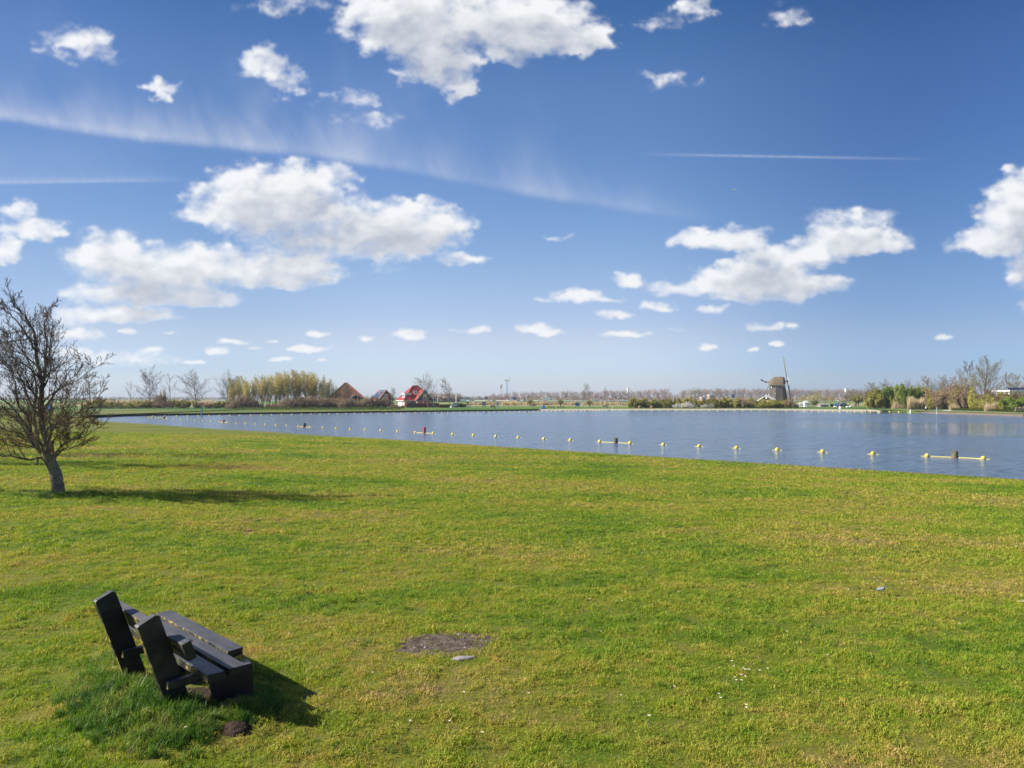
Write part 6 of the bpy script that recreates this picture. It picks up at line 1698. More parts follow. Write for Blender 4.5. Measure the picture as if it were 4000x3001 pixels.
for (px, w, label) in ((1956, .5, 'thin lattice mast left of the wind turbine, the left one of two'), (1960, .6, 'lattice mast just left of the wind turbine')):
    d = 1100; p = at(px, d); root = empty('radio_mast', p, 0, label, 'mast'); h = zrow(1500 if px > 1958 else 1508, d) - LZ
    for a in range(3): MB().tube([(w * math.cos(a * 2.1), w * math.sin(a * 2.1), 0), (w * .6 * math.cos(a * 2.1), w * .6 * math.sin(a * 2.1), h)], .11, 4).obj('leg', M_RAIL, root)
    m = MB()
    for k in range(16):
        z = h * k / 16; m.tube([(-w * .8, 0, z), (w * .8, 0, z + h / 16)], .07, 3)
    m.obj('bracing', M_RAIL, root)
    for k in range(3): MB().box(-w * 1.5, w * 1.5, -.3, .3, h * (.80 + .06 * k), h * (.80 + .06 * k) + 1.4).obj('antenna', M_WHITE, root)
for px, top, d, r_, mt, lab in ((2363, 1516, 1500, 1.5, pmat('grey_chimney', (.32, .33, .36)), 'grey chimney rising above the motorway trees'), (2453, 1516, 1450, 2.2, M_WHITE, 'white chimney rising above the motorway trees to the right of the grey one'), (3305, 1520, 1500, 3.6, M_WHITE, 'pale cylindrical tower beyond the trees right of the windmill')):
    h = zrow(top, d) - LZ
    root = empty('chimney', at(px, d), 0, lab, 'chimney')
    MB().tube([(0, 0, 0), (0, 0, h)], [r_, r_ * .8], 12).obj('shaft', mt, root); MB().tube([(0, 0, h), (0, 0, h + 1.2)], r_ * .85, 12).obj('rim', M_RAIL, root)
for i, (px, d, top, w, h, lab) in enumerate([(1900, 870, 1549, 2.6, 3.4, 'blue motorway sign on a grey post'), (2009, 880, 1551, 5.0, 7.5, 'large blue motorway sign in front of the brown trees'), (2864, 800, 1541, 3.2, 3.6, 'blue motorway sign left of the windmill')]):
    z1 = zrow(top, d) - LZ; root = empty('motorway_sign', at(px, d), 0, lab, 'sign')
    MB().box(-w / 2, w / 2, -.1, .1, z1 - h, z1).obj('panel', M_DBLUE, root)
    for sx in (-1, 1): MB().box(sx * w * .35 - .2, sx * w * .35 + .2, .12, .4, 0, z1 - .3).obj('post', M_POLE, root)
for i, px in enumerate([1710, 1770, 1992, 2035, 2131, 2270, 2630, 2876, 3106]):
    d = 850 if px != 1710 else 640; pz = zrow(1546 if i != 7 else 1541, d) - LZ
    root = empty('lamp_post', at(px, d), 0, 'grey motorway lamp post, %s from the left among the far trees' % ordw(i + 1), 'lamp post', 'lamp posts along the motorway')
    MB().tube([(0, 0, 0), (.1, 0, pz), (1.6, 0, pz + .4)], [.22, .16, .12], 5).obj('pole', M_RAIL, root)
    MB().box(1.4, 2.6, -.2, .2, pz + .3, pz + .55).obj('lamp_head', M_RAIL, root)
M_HB = pmat('far_brick', (.30, .16, .12), (.36, .2, .15)); 
def block(name, px0, px1, d, top, label, wall, rows, cols, cat='building', roofc=None, flat=True):
    p = at(px0, d); W = at(px1, d).x - p.x; H = zrow(top, d) - LZ; root = empty(name, p, 0, label, cat)
    MB().box(0, W, 0, 9, 0, H).obj('wall', wall, root)
    MB().box(-.3, W + .3, -.3, 9.3, H, H + .45).obj('roof', roofc or M_WHITE, root)
    for r_ in range(rows):
        for c in range(cols):
            x = W * (c + .5) / cols; z = 1.0 + (H - 1.2) * r_ / rows; w = MB().box(x - W / cols * .28, x + W / cols * .28, -.08, -.02, z, z + (H / rows) * .5).obj('window', M_WHITE, root)
            MB().box(x - W / cols * .2, x + W / cols * .2, -.12, -.085, z + .15, z + (H / rows) * .5 - .15).obj('pane', M_GLASS, w)
for a in ((2742, 2756, 700, 1553, 'brick apartment block with white cornice, the left one beyond the bushes', M_HB, 4, 3), (2757, 2772, 706, 1563, 'low white building between the two brick apartment blocks', M_WHITE, 2, 3), (2772, 2794, 700, 1545, 'taller brick apartment block with white balconies beyond the bushes', M_HB, 5, 4),
          (2434, 2462, 1000, 1563, 'row of low white houses behind the trees near the white chimney', M_WHITE, 1, 6), (2232, 2262, 1010, 1563, 'row of small red-brick houses seen between the trunks left of the lone birch', M_HB, 1, 5)):
    block('apartment_block' if 'apartment' in a[4] else 'low_building', *a)
d = 620; p = at(735, d); root = empty('shed', p, 0, 'long low shed with a dark roof far behind the left hedge', 'shed'); 
MB().box(-7, 7, 0, 8, 0, 1.4).obj('wall', pmat('grey_shed_wall', (.25, .3, .35)), root)
MB().add([Vector(v) for v in ((-7.5, -.5, 1.3), (7.5, -.5, 1.3), (7.5, 8.5, 1.3), (-7.5, 8.5, 1.3), (-3, 4, 2.9), (3, 4, 2.9))], [(0, 1, 5, 4), (1, 2, 5), (2, 3, 4, 5), (3, 0, 4)]).obj('roof', pmat('dark_shed_roof', (.05, .07, .08)), root)
d = 700; p = at(1020, d); root = empty('lorry_trailer', p, 0, 'orange-red trailer seen through the gap in the willows', 'trailer'); MB().box(0, 8, 0, 2.5, 1.0, 2.6).obj('box', pmat('orange_red_paint', (.62, .16, .07)), root)
for x in (1, 5.5, 7): MB().tube([(x, -.05, .5), (x, .3, .5)], .5, 10).obj('wheel', M_BLACK, root)
MB().box(0, 8, .2, 2.3, .6, 1.0).obj('chassis', M_BLACK, root)
# pollard willows on the meadow
def pollard(seed, leafy=5, h=1.3, hh=2.6, sp=.9, mat=L_OLV, br=B_TWIG):
    rng = random.Random(seed); P = PP(levels=2, seg=[4, 2], kids=[6, 0], start=[.2, 0], ang=[22], len=[.4], rr=[.5], trop=[.05, .05], wob=[.06, .1], rmin=.013, end=[.3, .5], shape=lambda u: 1)
    T = MB().tube([(0, 0, 0), (.05, 0, h * .6), (0, .03, h)], [.28, .24, .36], 8)
    st = []
    for i in range(60):
        a = rng.uniform(0, 6.28); t = rng.uniform(0, 1.15)
        st.append((Vector((.2 * math.cos(a), .2 * math.sin(a), h - .05)), Vector((math.sin(t) * math.cos(a), math.sin(t) * math.sin(a), math.cos(t) * 1.0)), hh * rng.uniform(.6, 1) * (1 - .25 * t), .022))
    tm = T.mesh('trunk', B_GREY); _, cm = build_tree_meshes('pollard', seed, P, (B_GREY, br), dict(lvl=0, n=leafy, jit=.07, s=.06, mat=mat), 0, st)
    return tm, cm
T_POL = [pollard(200 + i) for i in range(2)]; T_POLG = pollard(205, 12, 1.6, 3.2)
for i, (px, d, top, base, lab, pm) in enumerate([(2070, 300, 1557, 1.2, 'pollard willow with a tangled foot, left of the blue obelisk marker', 0), (2190, 262, 1557, 1.05, 'round pollard willow standing over the picnic tables', 1), (2303, 262, 1560, 1.0, 'pollard willow just right of the lone birch', 0),
    (3182, 262, 1558, 1.15, 'broad green pollard willow between the windmill and the green container', 2), (3342, 300, 1540, 1.3, 'pollard willow with a forked trunk right of the parked cars', 1), (3351, 302, 1545, 1.2, 'second pollard willow close behind the forked one, right of the parked cars', 0)]):
    tm = (T_POL + [T_POLG])[pm]
    place_tree('pollard_willow', tm, px, d, (th(top, d),), lab, None, i * 1.1, wx=base)
place_shrub('bramble_bush', S_BRN[0], 2082, 296, 1.5, 2.6, 'tangled brown bush at the foot of the left pollard willow', None, 1, w0=4.5)

# ================================================================ yellow-green bushes behind the beach
GYB = 'yellow-green bushes behind the beach'
yb = [(2478, 1562, 4.5), (2502, 1560, 5), (2525, 1566, 4.5), (2542, 1563, 5), (2566, 1566, 5), (2592, 1564, 5.4), (2618, 1562, 5.4), (2676, 1557, 5.5), (2715, 1568, 5), (2772, 1564, 5.5), (2800, 1560, 6), (2828, 1561, 6), (2856, 1562, 6), (2884, 1568, 5), (2912, 1560, 5.5), (2932, 1562, 5), (2956, 1576, 4.5), (2978, 1573, 5), (3004, 1566, 6), (3030, 1568, 6), (3058, 1566, 6), (3080, 1564, 4.6), (3100, 1577, 4)]
for i, (px, top, w) in enumerate(yb):
    d = 236 + (i * 31 % 9)
    brn = i in (14, 21, 22)
    place_shrub('bush', (S_BRN if brn else S_YGN)[i % 3], px, d, th(top, d) * 1.05, w, ('brownish' if brn else 'yellow-green') + ' bush, %s from the left in the strip behind the beach' % ordw(i + 1), GYB, i * 1.7, h0=2.6 if brn else 3.2, w0=4.5 if brn else 6.0)
for i, (px, top, w) in enumerate([(2648, 1578, 3.4), (2686, 1571, 4.2), (2750, 1580, 2.4), (2775, 1574, 2.2)]):
    place_shrub('blossom_bush', S_BLS[0], px, 231, th(top, 231), w, ['bush with white blossom behind the beach, left of the centre one', 'largest bush full of white blossom behind the beach', 'small low bush with white blossom right of the large one', 'white blossoming bush nearest the apartment blocks'][i], 'blossoming bushes behind the beach', i, w0=4.0)
mbs = MB(); 
for x, w in ((0, .5), (1.1, .4)): 
    pass
for px, lab in ((2498, 'cut brown stump in front of the left yellow-green bushes'), (2545, 'small cut stump at the edge of the beach bushes')):
    tag(MB().tube([(0, 0, 0), (.1, 0, .5), (-.1, 0, .8)], [.5, .6, .35], 8).obj('tree_stump', pmat('cut_wood', (.24, .12, .08)), loc=at(px, 230)), lab, 'stump')

# ================================================================ windmill
def windmill():
    d = 380.; cx = 3037; p = at(cx, d); root = empty('windmill', p, 0, 'thatched octagonal windmill with four lattice sails, behind the green bushes', 'windmill')
    M_TH = pmat('weathered_thatch', (.075, .068, .060), (.115, .102, .088), .8, .95, .8, 12, .1, stretch=(1, 1, .25))
    M_THC = pmat('brown_thatch', (.13, .095, .062), (.18, .135, .09), 1.2, .95, .8, 14, .1)
    M_SAIL = pmat('dark_sail_wood', (.035, .045, .055), (.06, .075, .085), 2, .7); M_LAT = pmat('pale_sail_lattice', (.32, .36, .38), (.42, .45, .46), 2, .7); M_GRN = pmat('mill_green', (.02, .12, .10))
    H = zrow(1508, d) - LZ; rb, rtp = 5.45, 3.62
    a0 = R(-90 - 31)
    def ring(r_, z, n=8): return [(r_ * math.cos(a0 + 2 * math.pi * i / n), r_ * math.sin(a0 + 2 * math.pi * i / n), z) for i in range(n)]
    lv = [(rb, 0), (rb * .925, H * .2), (rb * .855, H * .42), (rb * .79, H * .64), (rb * .72, H * .85), (rtp, H)]
    for i in range(8):       # each thatched side is a piece of its own
        mb = MB(); V = []
        for r_, z in lv:
            q = ring(r_, z); V += [Vector(q[i]), Vector(q[(i + 1) % 8])]
        mb.add(V, [(2 * k, 2 * k + 1, 2 * k + 3, 2 * k + 2) for k in range(len(lv) - 1)])
        mb.obj('body_side', M_TH, root)
    MB().tube([(0, 0, H - .15), (0, 0, H + .15)], rtp + .14, 16).obj('sill_ring', M_GRN, root)
    MB().tube([(0, 0, H + .15), (0, 0, H + .62)], rtp - .1, 24).obj('curb', M_WHITE, root)
    # cap, long axis along the wind shaft
    ax = Vector((.955, -.297, 0)); sd = Vector((.297, .955, 0))
    zc0 = H + .55; zt = zrow(1472, d) - LZ
    prof = [(-4.15, zc0, 3.2, zc0 + 1.9, .55), (-3.4, zc0, 3.9, zc0 + 2.4, .6), (-1.6, zc0, 4.2, zt - .15, .55), (.9, zc0, 4.2, zt - .0, .5), (2.6, zc0, 3.9, zt + .05, .5), (3.5, zc0 + .5, 3.0, zt - .8, .5)]
    V = []; n = 9
    for x, z0, hw, z1, tw in prof:
        for j in range(n):
            t = -1 + 2 * j / (n - 1); y = hw * math.copysign(abs(t) ** .8, t)
            z = z0 + (z1 - z0) * (1 - abs(t) ** 1.7)
            q = ax * x + sd * y; V.append(Vector((q.x, q.y, z)))
    fs = [(i * n + j, i * n + j + 1, (i + 1) * n + j + 1, (i + 1) * n + j) for i in range(len(prof) - 1) for j in range(n - 1)]
    fs += [tuple(range(n)), tuple((len(prof) - 1) * n + j for j in range(n))]
    mc = MB().add(V, fs); cap = mc.obj('cap', M_THC, root)
    def bx(x0, x1, y0, y1, z0, z1):
        return lambda v: Vector((ax.x * v.x + sd.x * v.y, ax.y * v.x + sd.y * v.y, v.z))
    L2W = lambda v: Vector((ax.x * v.x + sd.x * v.y, ax.y * v.x + sd.y * v.y, v.z))
    MB().box(-3.9, 3.6, -3.6, 3.6, H + .42, H + .56, 0, L2W).obj('cap_floor', M_RAIL, cap)
    MB().box(3.3, 3.75, -1.7, 1.7, zc0 - .1, zc0 + 2.0, 0, L2W).obj('breast_board', M_GRN, cap)
    tip = ax * math.cos(R(9)) + Vector((0, 0, math.sin(R(9))))
    hub = ax * 4.75 + Vector((0, 0, zrow(1488.5, d) - LZ))
    MB().tube([hub - tip * 3.2, hub + tip * .55], [.34, .30], 10).obj('wind_shaft', M_SAIL, root)
    up = (Vector((0, 0, 1)) - tip * tip.z).normalized(); hz = tip.cross(up).normalized()
    for k in range(4):
        t = R(90 * k + 2)
        dr = up * math.cos(t) + hz * math.sin(t); cr = tip.cross(dr).normalized()
        off = tip * (.16 if k % 2 else -.16); o = hub + off
        L = 12.4
        stk = MB().tube([o, o + dr * L], [.20, .10], 6).obj('sail', M_SAIL, root)
        tw = lambda s_: (cr * math.cos(R(24 - 16 * s_)) + tip * math.sin(R(24 - 16 * s_)))
        for j in range(20):
            s_ = .20 + .78 * j / 19; c = o + dr * L * s_; w = tw(s_)
            MB().tube([c, c + w * 1.95], .07, 4).obj('sail_bar', M_LAT, stk)
        for q in (.65, 1.3, 1.93):
            MB().tube([o + dr * L * s_ + tw(s_) * q for s_ in (.20, .46, .72, .98)], .075, 4).obj('hemlath', M_LAT, stk)
        V = []
        for s_ in (.2, .46, .72, .98): V += [o + dr * L * s_ - tw(s_) * .08 + tip * .05, o + dr * L * s_ - tw(s_) * .95 + tip * .12]
        MB().add(V, [(0, 1, 3, 2), (2, 3, 5, 4), (4, 5, 7, 6)]).obj('leading_board', M_LAT if k == 1 else (pmat('dark_green_board', (.02, .06, .05)) if k == 3 else M_SAIL), stk)  # near left board takes the pale material, its sunlit look painted in
    # tail beams behind the cap
    for s_ in (-1, 1):
        MB().tube([ax * -3.6 + sd * s_ * 1.2 + Vector((0, 0, zc0 + .4)), ax * -8.0 + sd * s_ * .3 + Vector((0, 0, 1.2))], .14, 5).obj('tail_beam', M_SAIL, root)
    # little windows
    for px, py in ((3020, 1538.5), (3045, 1513), (3012, 1513)):
        x = (px - cx) / F * d; z = zrow(py, d) - LZ; r_ = np.interp(z, [0, H], [rb, rtp]) * .93
        y = -math.sqrt(max(.5, r_ * r_ - x * x)) - .12
        w = MB().box(x - .32, x + .32, y - .06, y + .6, z - .42, z + .42).obj('window', M_WHITE, root)
        MB().box(x - .18, x + .18, y - .09, y - .065, z - .26, z + .26).obj('pane', M_GLASS, w)
    # festive streamers
    a = ax * -4.0 + Vector((0, 0, zc0 + 1.4)); b = at(2970, d) - p + Vector((0, 0, zrow(1483, d) - LZ)); b.y = -1
    for k in range(7):
        u = (k + .5) / 7; c = a.lerp(b, u) + Vector((0, 0, -.5 * math.sin(u * 3.1)))
        MB().box(c.x - .55, c.x + .45, c.y - .03, c.y + .03, c.z - .32, c.z + .28).obj('pennant', (M_BLUE, M_WHITE, M_RED)[k % 3], root)
    MB().tube([a, a.lerp(b, .5) + Vector((0, 0, -.5)), b], .05, 4).obj('pennant_line', M_WHITE, root)
    MB().tube([ax * -3.9 + Vector((0, 0, zc0 + 1.8)), ax * -4.2 + Vector((0, 0, zrow(1452, d) - LZ))], .07, 4).obj('flag_line', M_WHITE, root)
windmill()
def mill_house():
    d = 352.; p = at(2993, d); root = empty('mill_house', p, R(-28), 'dark-roofed house with white gable boards in front of the windmill', 'house')
    M_SL = pmat('dark_grey_tiles', (.10, .095, .10), (.14, .13, .13), 2)
    pk = zrow(1546, d) - LZ; ev = 2.3; hw = 3.0; L = 6.4
    MB().box(-hw + .3, hw - .3, .2, L - .2, 0, ev + .3).obj('wall', M_BRICK, root)
    MB().poly([(-hw, .15, ev), (hw, .15, ev), (0, .15, pk - .2)]).obj('gable', M_DWOOD, root)
    rf = MB()
    rf.poly([(-hw - .2, 0, ev), (0, 0, pk), (0, L, pk), (-hw - .2, L, ev)]); rf.poly([(hw + .2, 0, ev), (0, 0, pk), (0, L, pk), (hw + .2, L, ev)])
    rf.poly([(-hw - .2, 0, ev), (-hw - 2.8, 0, ev - 1.6), (-hw - 2.8, L, ev - 1.6), (-hw - .2, L, ev)])
    rf.obj('roof', M_SL, root)
    vb = MB()
    for y in (-.08, L + .08):
        for A, B in (((-hw - .2, ev), (0, pk)), ((hw + .2, ev), (0, pk)), ((-hw - 2.9, ev - 1.7), (-hw - .2, ev))):
            if y > 1 and A[0] < 0: continue
            vb.hexa([(A[0], y - .08, A[1] - .12), (B[0], y - .08, B[1] - .12), (B[0], y + .08, B[1] - .12), (A[0], y + .08, A[1] - .12), (A[0], y - .08, A[1] + .24), (B[0], y - .08, B[1] + .24), (B[0], y + .08, B[1] + .24), (A[0], y + .08, A[1] + .24)])
    vb.obj('verge_board', M_WHITE, root)
    for y in (-.08, L + .08): MB().hexa([(-.16, y - .1, pk - .3), (.16, y - .1, pk - .3), (.16, y + .1, pk - .3), (-.16, y + .1, pk - .3), (-.06, y - .05, pk + 1.1), (.06, y - .05, pk + 1.1), (.06, y + .05, pk + 1.1), (-.06, y + .05, pk + 1.1)]).obj('finial', M_WHITE, root)
    MB().box(-.35, .35, .05, .14, ev + .6, ev + 1.4).obj('window', M_WHITE, root)
mill_house()

# ================================================================ camp site between the mill and the right-hand trees
M_TRUNKY = B_GREY
weep = PP(h=8, r=.2, levels=3, seg=[5, 6, 6], kids=[18, 10, 0], start=[.45, .2, 0], ang=[55, 60], len=[.45, .55], rr=[.4, .4], trop=[.02, .02, -.22], wob=[.05, .1, .08], rmin=.02, end=[.2, .3, .4], shape=lambda u: 1)
T_WEEP = [build_tree_meshes('weeping', 210 + i, weep, (B_GREY, B_TWIG), dict(lvl=2, n=7, jit=.10, s=.10, mat=L_YEL)) for i in range(2)]
for i, (px, d, top, wx) in enumerate([(3140, 290, 1545, 1.1), (3164, 296, 1540, 1.1), (3193, 300, 1533, 1.15), (3222, 292, 1545, 1.1), (3248, 290, 1541, 1.1), (3122, 285, 1560, 1.0)]):
    place_tree('weeping_willow', T_WEEP[i % 2], px, d, (th(top, d),), 'yellow-green weeping willow, %s from the left between windmill and parked cars' % ordw([2, 3, 4, 5, 6, 1][i]), 'weeping willows at the camp site', i, wx=wx)
for i, (px, d, top, pool, base, lab) in enumerate([(3318, 285, 1522, T_SPREAD, 11, 'small bare birch-like tree right of the parked cars'), (3397, 262, 1493, T_ALD, 10.2, 'tall bare reddish tree at the left edge of the right-hand trees'), (3290, 300, 1545, T_ALD, 10.2, 'round brown leafless tree behind the parked cars'), (3303, 305, 1548, T_ALD, 10.2, 'second brown leafless tree behind the parked cars'),
    (3360, 330, 1515, T_OVAL, 12.2, 'pale thin tree far behind the pollard willows on the right'), (3418, 285, 1495, T_ALD, 10.2, 'bare tree right behind the tall reddish one')]):
    place_tree('bare_tree', pool[i % len(pool)], px, d, (th(top, d),), lab, None, i * 1.4, wx=1.2)
fence('camp_fence', 3120, 3250, 262, 1.5, 2.2, 'low black fence of the camp site along the far shore', M_BLACK, 3)
def tent(px, d, w, h, mat, label):
    p = at(px, d); root = empty('tent', p, 0, label, 'tent')
    MB().hexa([(-w / 2, -1.2, 0), (w / 2, -1.2, 0), (w / 2, 1.2, 0), (-w / 2, 1.2, 0), (-w / 2, -1.0, h * .6), (w / 2, -1.0, h * .6), (w / 2, 1.0, h * .6), (-w / 2, 1.0, h * .6)]).obj('wall', mat, root)
    MB().add([Vector(v) for v in ((-w / 2 - .1, -1.2, h * .6), (w / 2 + .1, -1.2, h * .6), (w / 2 + .1, 1.2, h * .6), (-w / 2 - .1, 1.2, h * .6), (-w / 2, 0, h), (w / 2, 0, h))], [(0, 1, 5, 4), (1, 2, 5), (2, 3, 4, 5), (3, 0, 4)]).obj('roof', mat, root)
M_CANV = pmat('off_white_canvas', (.55, .55, .52), (.45, .45, .43))
tent(3132, 276, 2.0, 1.6, M_CANV, 'white tent behind the left end of the black camp fence')
tent(3147, 274, 1.2, 2.3, M_CANV, 'narrow taller white tent right beside the first one')
tent(3093, 300, 2.2, 1.8, M_CANV, 'white tent right of the lower windmill sail')
tent(3215, 272, 3.0, 1.3, pmat('grey_canvas', (.40, .38, .35)), 'grey low shelter in front of the black camp fence')
for i, px in enumerate([3151, 3155, 3159, 3165, 3170]):
    tag(MB().box(-.08, .08, -.08, .08, 0, .95).obj('white_stake', M_WHITE, loc=at(px, 259)), 'short white stake in front of the camp fence, %s from the left' % ordw(i + 1), 'stake', 'white stakes before the camp fence')
for i, (px, r_) in enumerate([(3260, .35), (3267, .3), (3309, .4), (3321, .45), (3313, .3), (3326, .3)]):
    tag(lump('boulder', at(px, 256) + Vector((0, 0, .2)), r_, r_, r_ * .9, M_WHITE, 300 + i), 'pale boulder on the grass near the parked cars, %s from the left' % ordw([1, 2, 3, 5, 4, 6][i]), 'boulder', 'boulders near the parked cars')
d = 250; p = at(3283, 226); root = empty('waste_drum', p, 0, 'white and dark red litter drum with black lid beside the beach', 'litter drum')
MB().tube([(0, 0, 0), (0, 0, .62)], .44, 14).obj('drum', M_WHITE, root); MB().tube([(0, 0, .62), (0, 0, 1.02)], .45, 14).obj('red_band', pmat('dark_red_paint', (.30, .08, .08)), root)
MB().tube([(0, 0, 1.02), (0, 0, 1.30), (0, 0, 1.42)], [.5, .42, .2], 14).obj('lid', M_BLACK, root)
p = at(3276, 258); root = empty('street_lamp', p, 0, 'black street lantern beside the parked cars', 'lamp post'); h = th(1563, 258)
MB().tube([(0, 0, 0), (0, 0, h - .5)], .08, 8).obj('pole', M_BLACK, root); MB().hexa([(-.15, -.15, h - .5), (.15, -.15, h - .5), (.15, .15, h - .5), (-.15, .15, h - .5), (-.26, -.26, h), (.26, -.26, h), (.26, .26, h), (-.26, .26, h)]).obj('lamp_housing', M_WHITE, root); MB().tube([(0, 0, h), (0, 0, h + .3)], [.3, .05], 6).obj('lamp_cap', M_BLACK, root)

# ================================================================ right-hand trees, bushes and reed
GR = 'bushes of the right-hand shore'
rs_ = [(3430, 1560, 5, 'B'), (3545, 1545, 6, 'B'), (3620, 1540, 6, 'B'), (3660, 1525, 6, 'B'), (3682, 1535, 6, 'B'), (3730, 1500, 6, 'B'), (3765, 1505, 6, 'B'), (3800, 1525, 6, 'B'), (3830, 1530, 6, 'Y'), (3922, 1545, 6, 'Y'), (3975, 1540, 6, 'B'), (3776, 1570, 5, 'Y'), (3850, 1568, 5, 'Y'), (3950, 1572, 5, 'Y'), (3412, 1545, 5.5, 'Y'), (3440, 1525, 7, 'Y'), (3462, 1530, 5, 'Y'), (3486, 1524, 4.5, 'D'), (3508, 1540, 4, 'Y'), (3498, 1570, 4, 'Y'), (3530, 1513, 5.0, 'G'), (3558, 1526, 5.5, 'G'), (3572, 1534, 5.0, 'Y'), (3600, 1550, 4, 'G'), (3592, 1520, 4.5, 'Y'), (3612, 1524, 4, 'Y'), (3640, 1552, 5.5, 'G'), (3668, 1545, 5.0, 'Y'), (3696, 1562, 3.6, 'Y'), (3706, 1535, 5.5, 'Y'), (3738, 1548, 4, 'Y'), (3760, 1530, 5, 'Y'), (3786, 1545, 5, 'B'), (3802, 1574, 3.4, 'D'), (3820, 1560, 4, 'Y'), (3866, 1550, 5.5, 'B'), (3880, 1545, 5, 'Y'), (3904, 1558, 5, 'Y'), (3936, 1560, 5, 'B'), (3962, 1558, 5.5, 'G'), (3992, 1560, 5, 'Y'), (3700, 1520, 5.5, 'B'), (3720, 1515, 5.5, 'B'), (3750, 1520, 5, 'B'), (3900, 1530, 6, 'B'), (3942, 1535, 6, 'B'), (4030, 1555, 6, 'Y'), (4070, 1545, 6, 'B'), (3884, 1575, 4.5, 'Y'), (3915, 1578, 4.5, 'Y')]
for i, (px, top, w, k) in enumerate(sorted(rs_)):
    d = float(np.interp(px, [3400, 3600, 3750, 4000], [232, 222, 205, 172])) + (i * 17 % 9)
    pool, h0, w0, cn = dict(Y=(S_YGN, 3.2, 6.0, 'yellow-green'), D=(S_DGN, 3.0, 3.2, 'dark green'), G=(S_GRN, 3.2, 4.5, 'bright green'), B=(S_BRN, 2.6, 4.5, 'brown leafless'))[k]
    place_shrub('bush', pool[i % len(pool)], px, d, th(top, d) * 1.04, w, '%s bush, %s from the left among the bushes of the right-hand shore' % (cn, ordw(i + 1)), GR, i * 1.1, h0=h0, w0=w0)
for i, (px, d, top, pool, base, wx, lab) in enumerate([
    (3462, 300, 1475, T_OVAL, 12.2, .9, 'thin bare tree with a magpie nest, left of the dark green bushes'), (3478, 302, 1482, T_SPARSE, 9.2, .9, 'thin bare tree right beside the nest tree'), (3533, 290, 1478, T_OVAL, 12.2, 1.0, 'pale bare tree behind the bright green bushes'),
    (3590, 262, 1465, T_SPARSE, 9.2, 1.1, 'sparse tree with flat side branches and a reddish trunk'), (3625, 250, 1470, T_ALD, 10.2, .9, 'brown twiggy tree right of the flat-branched one'), (3645, 250, 1482, T_WIL2, 9.6, 1.0, 'thin upright greenish tree above the white roof line'),
    (3676, 250, 1462, T_BIRCH, 11, .9, 'pale-stemmed birch above the white roof line'), (3700, 240, 1482, T_ALD, 10.2, 1.0, 'brown bare tree between the birch and the conical tree'), (3755, 222, 1412, T_ALD, 10.2, .82, 'tall conical reddish bare tree left of the big willow'),
    (3728, 228, 1470, T_ALD, 10.2, 1.0, 'lower reddish tree left of the conical one'), (3780, 215, 1455, T_WIL2, 9.6, 1.3, 'greenish dense tree tucked against the big willow'),
    (3842, 190, 1392, T_GRW, 13.5, 1.05, 'biggest tree of the right-hand shore, a spreading greenish willow'), (3893, 240, 1490, T_ALD, 10.2, .9, 'dark bare tree right behind the big willow'), (3932, 255, 1455, T_SPREAD, 10.9, .95, 'pale bare tree right of the big willow'), (3955, 258, 1457, T_SPREAD, 10.9, 1.0, 'pale bare tree at the right, beside the first pale one'),
    (4010, 250, 1470, T_SPREAD, 10.9, 1.0, 'bare tree cut by the right edge'), (4060, 240, 1450, T_OVAL, 12.2, 1.0, 'bare tree just beyond the right edge')]):
    place_tree('shore_tree', pool[i % len(pool)], px, d, (th(top, d),), lab, 'trees of the right-hand shore', i * 1.9, wx=wx)
rr_ = random.Random(2)
tag(lump('bird_nest', at(3454, 300, zrow(1505, 300)), .5, .5, .45, B_TWIG, 5), 'dark ball-shaped bird nest in the thin bare tree on the right', 'nest')
place_tree('weeping_willow', T_WEEP[0], 3998, 262, (th(1495, 262),), 'yellow weeping willow behind the flat roof at the right edge', None, 1, wx=1.0)
reeds('reeds', 3546, 3611, 208, 216, 2.9, 5200, M_REED, 'tall dry straw-coloured reed clump at the water on the right', .022, 11, LZ)
reeds('reeds', 3480, 3560, 224, 232, 1.9, 1100, M_REED, 'dry reed behind the path left of the reed clump', .022, 12)
reeds('reeds', 3705, 3750, 198, 206, 1.5, 600, M_REED, 'low dry reed behind the grey path on the right', .022, 13)
reeds('reeds', 3845, 3890, 180, 188, 2.2, 700, M_REED, 'patch of dry reed at the foot of the big willow', .020, 14)
reeds('reeds', 3960, 4080, 168, 178, 1.3, 700, pmat('pinkish_reed', (.40, .30, .22)), 'pinkish dry reed at the right edge', .022, 15)
mbh = MB()
for i in range(900):
    px = rngh.uniform(3720, 4150); d = float(np.interp(px, [3600, 3800, 4000, 4150], [204, 188, 164, 150])) + rngh.uniform(0, 4)
    for _ in range(4):
        a = rngh.uniform(0, 6.28); c = at(px, d) + Vector((rngh.gauss(0, .25), rngh.gauss(0, .25), 0)); h = rngh.uniform(.25, .65)
        mbh.add([c + Vector((-.1, 0, 0)), c + Vector((.1, 0, 0)), c + Vector((math.cos(a) * .2, math.sin(a) * .2, h))], [(0, 1, 2)])
tag(mbh.obj('ground_cover', L_GRN), 'fresh green weeds along the foot of the right-hand bushes', 'weeds', kind='stuff')
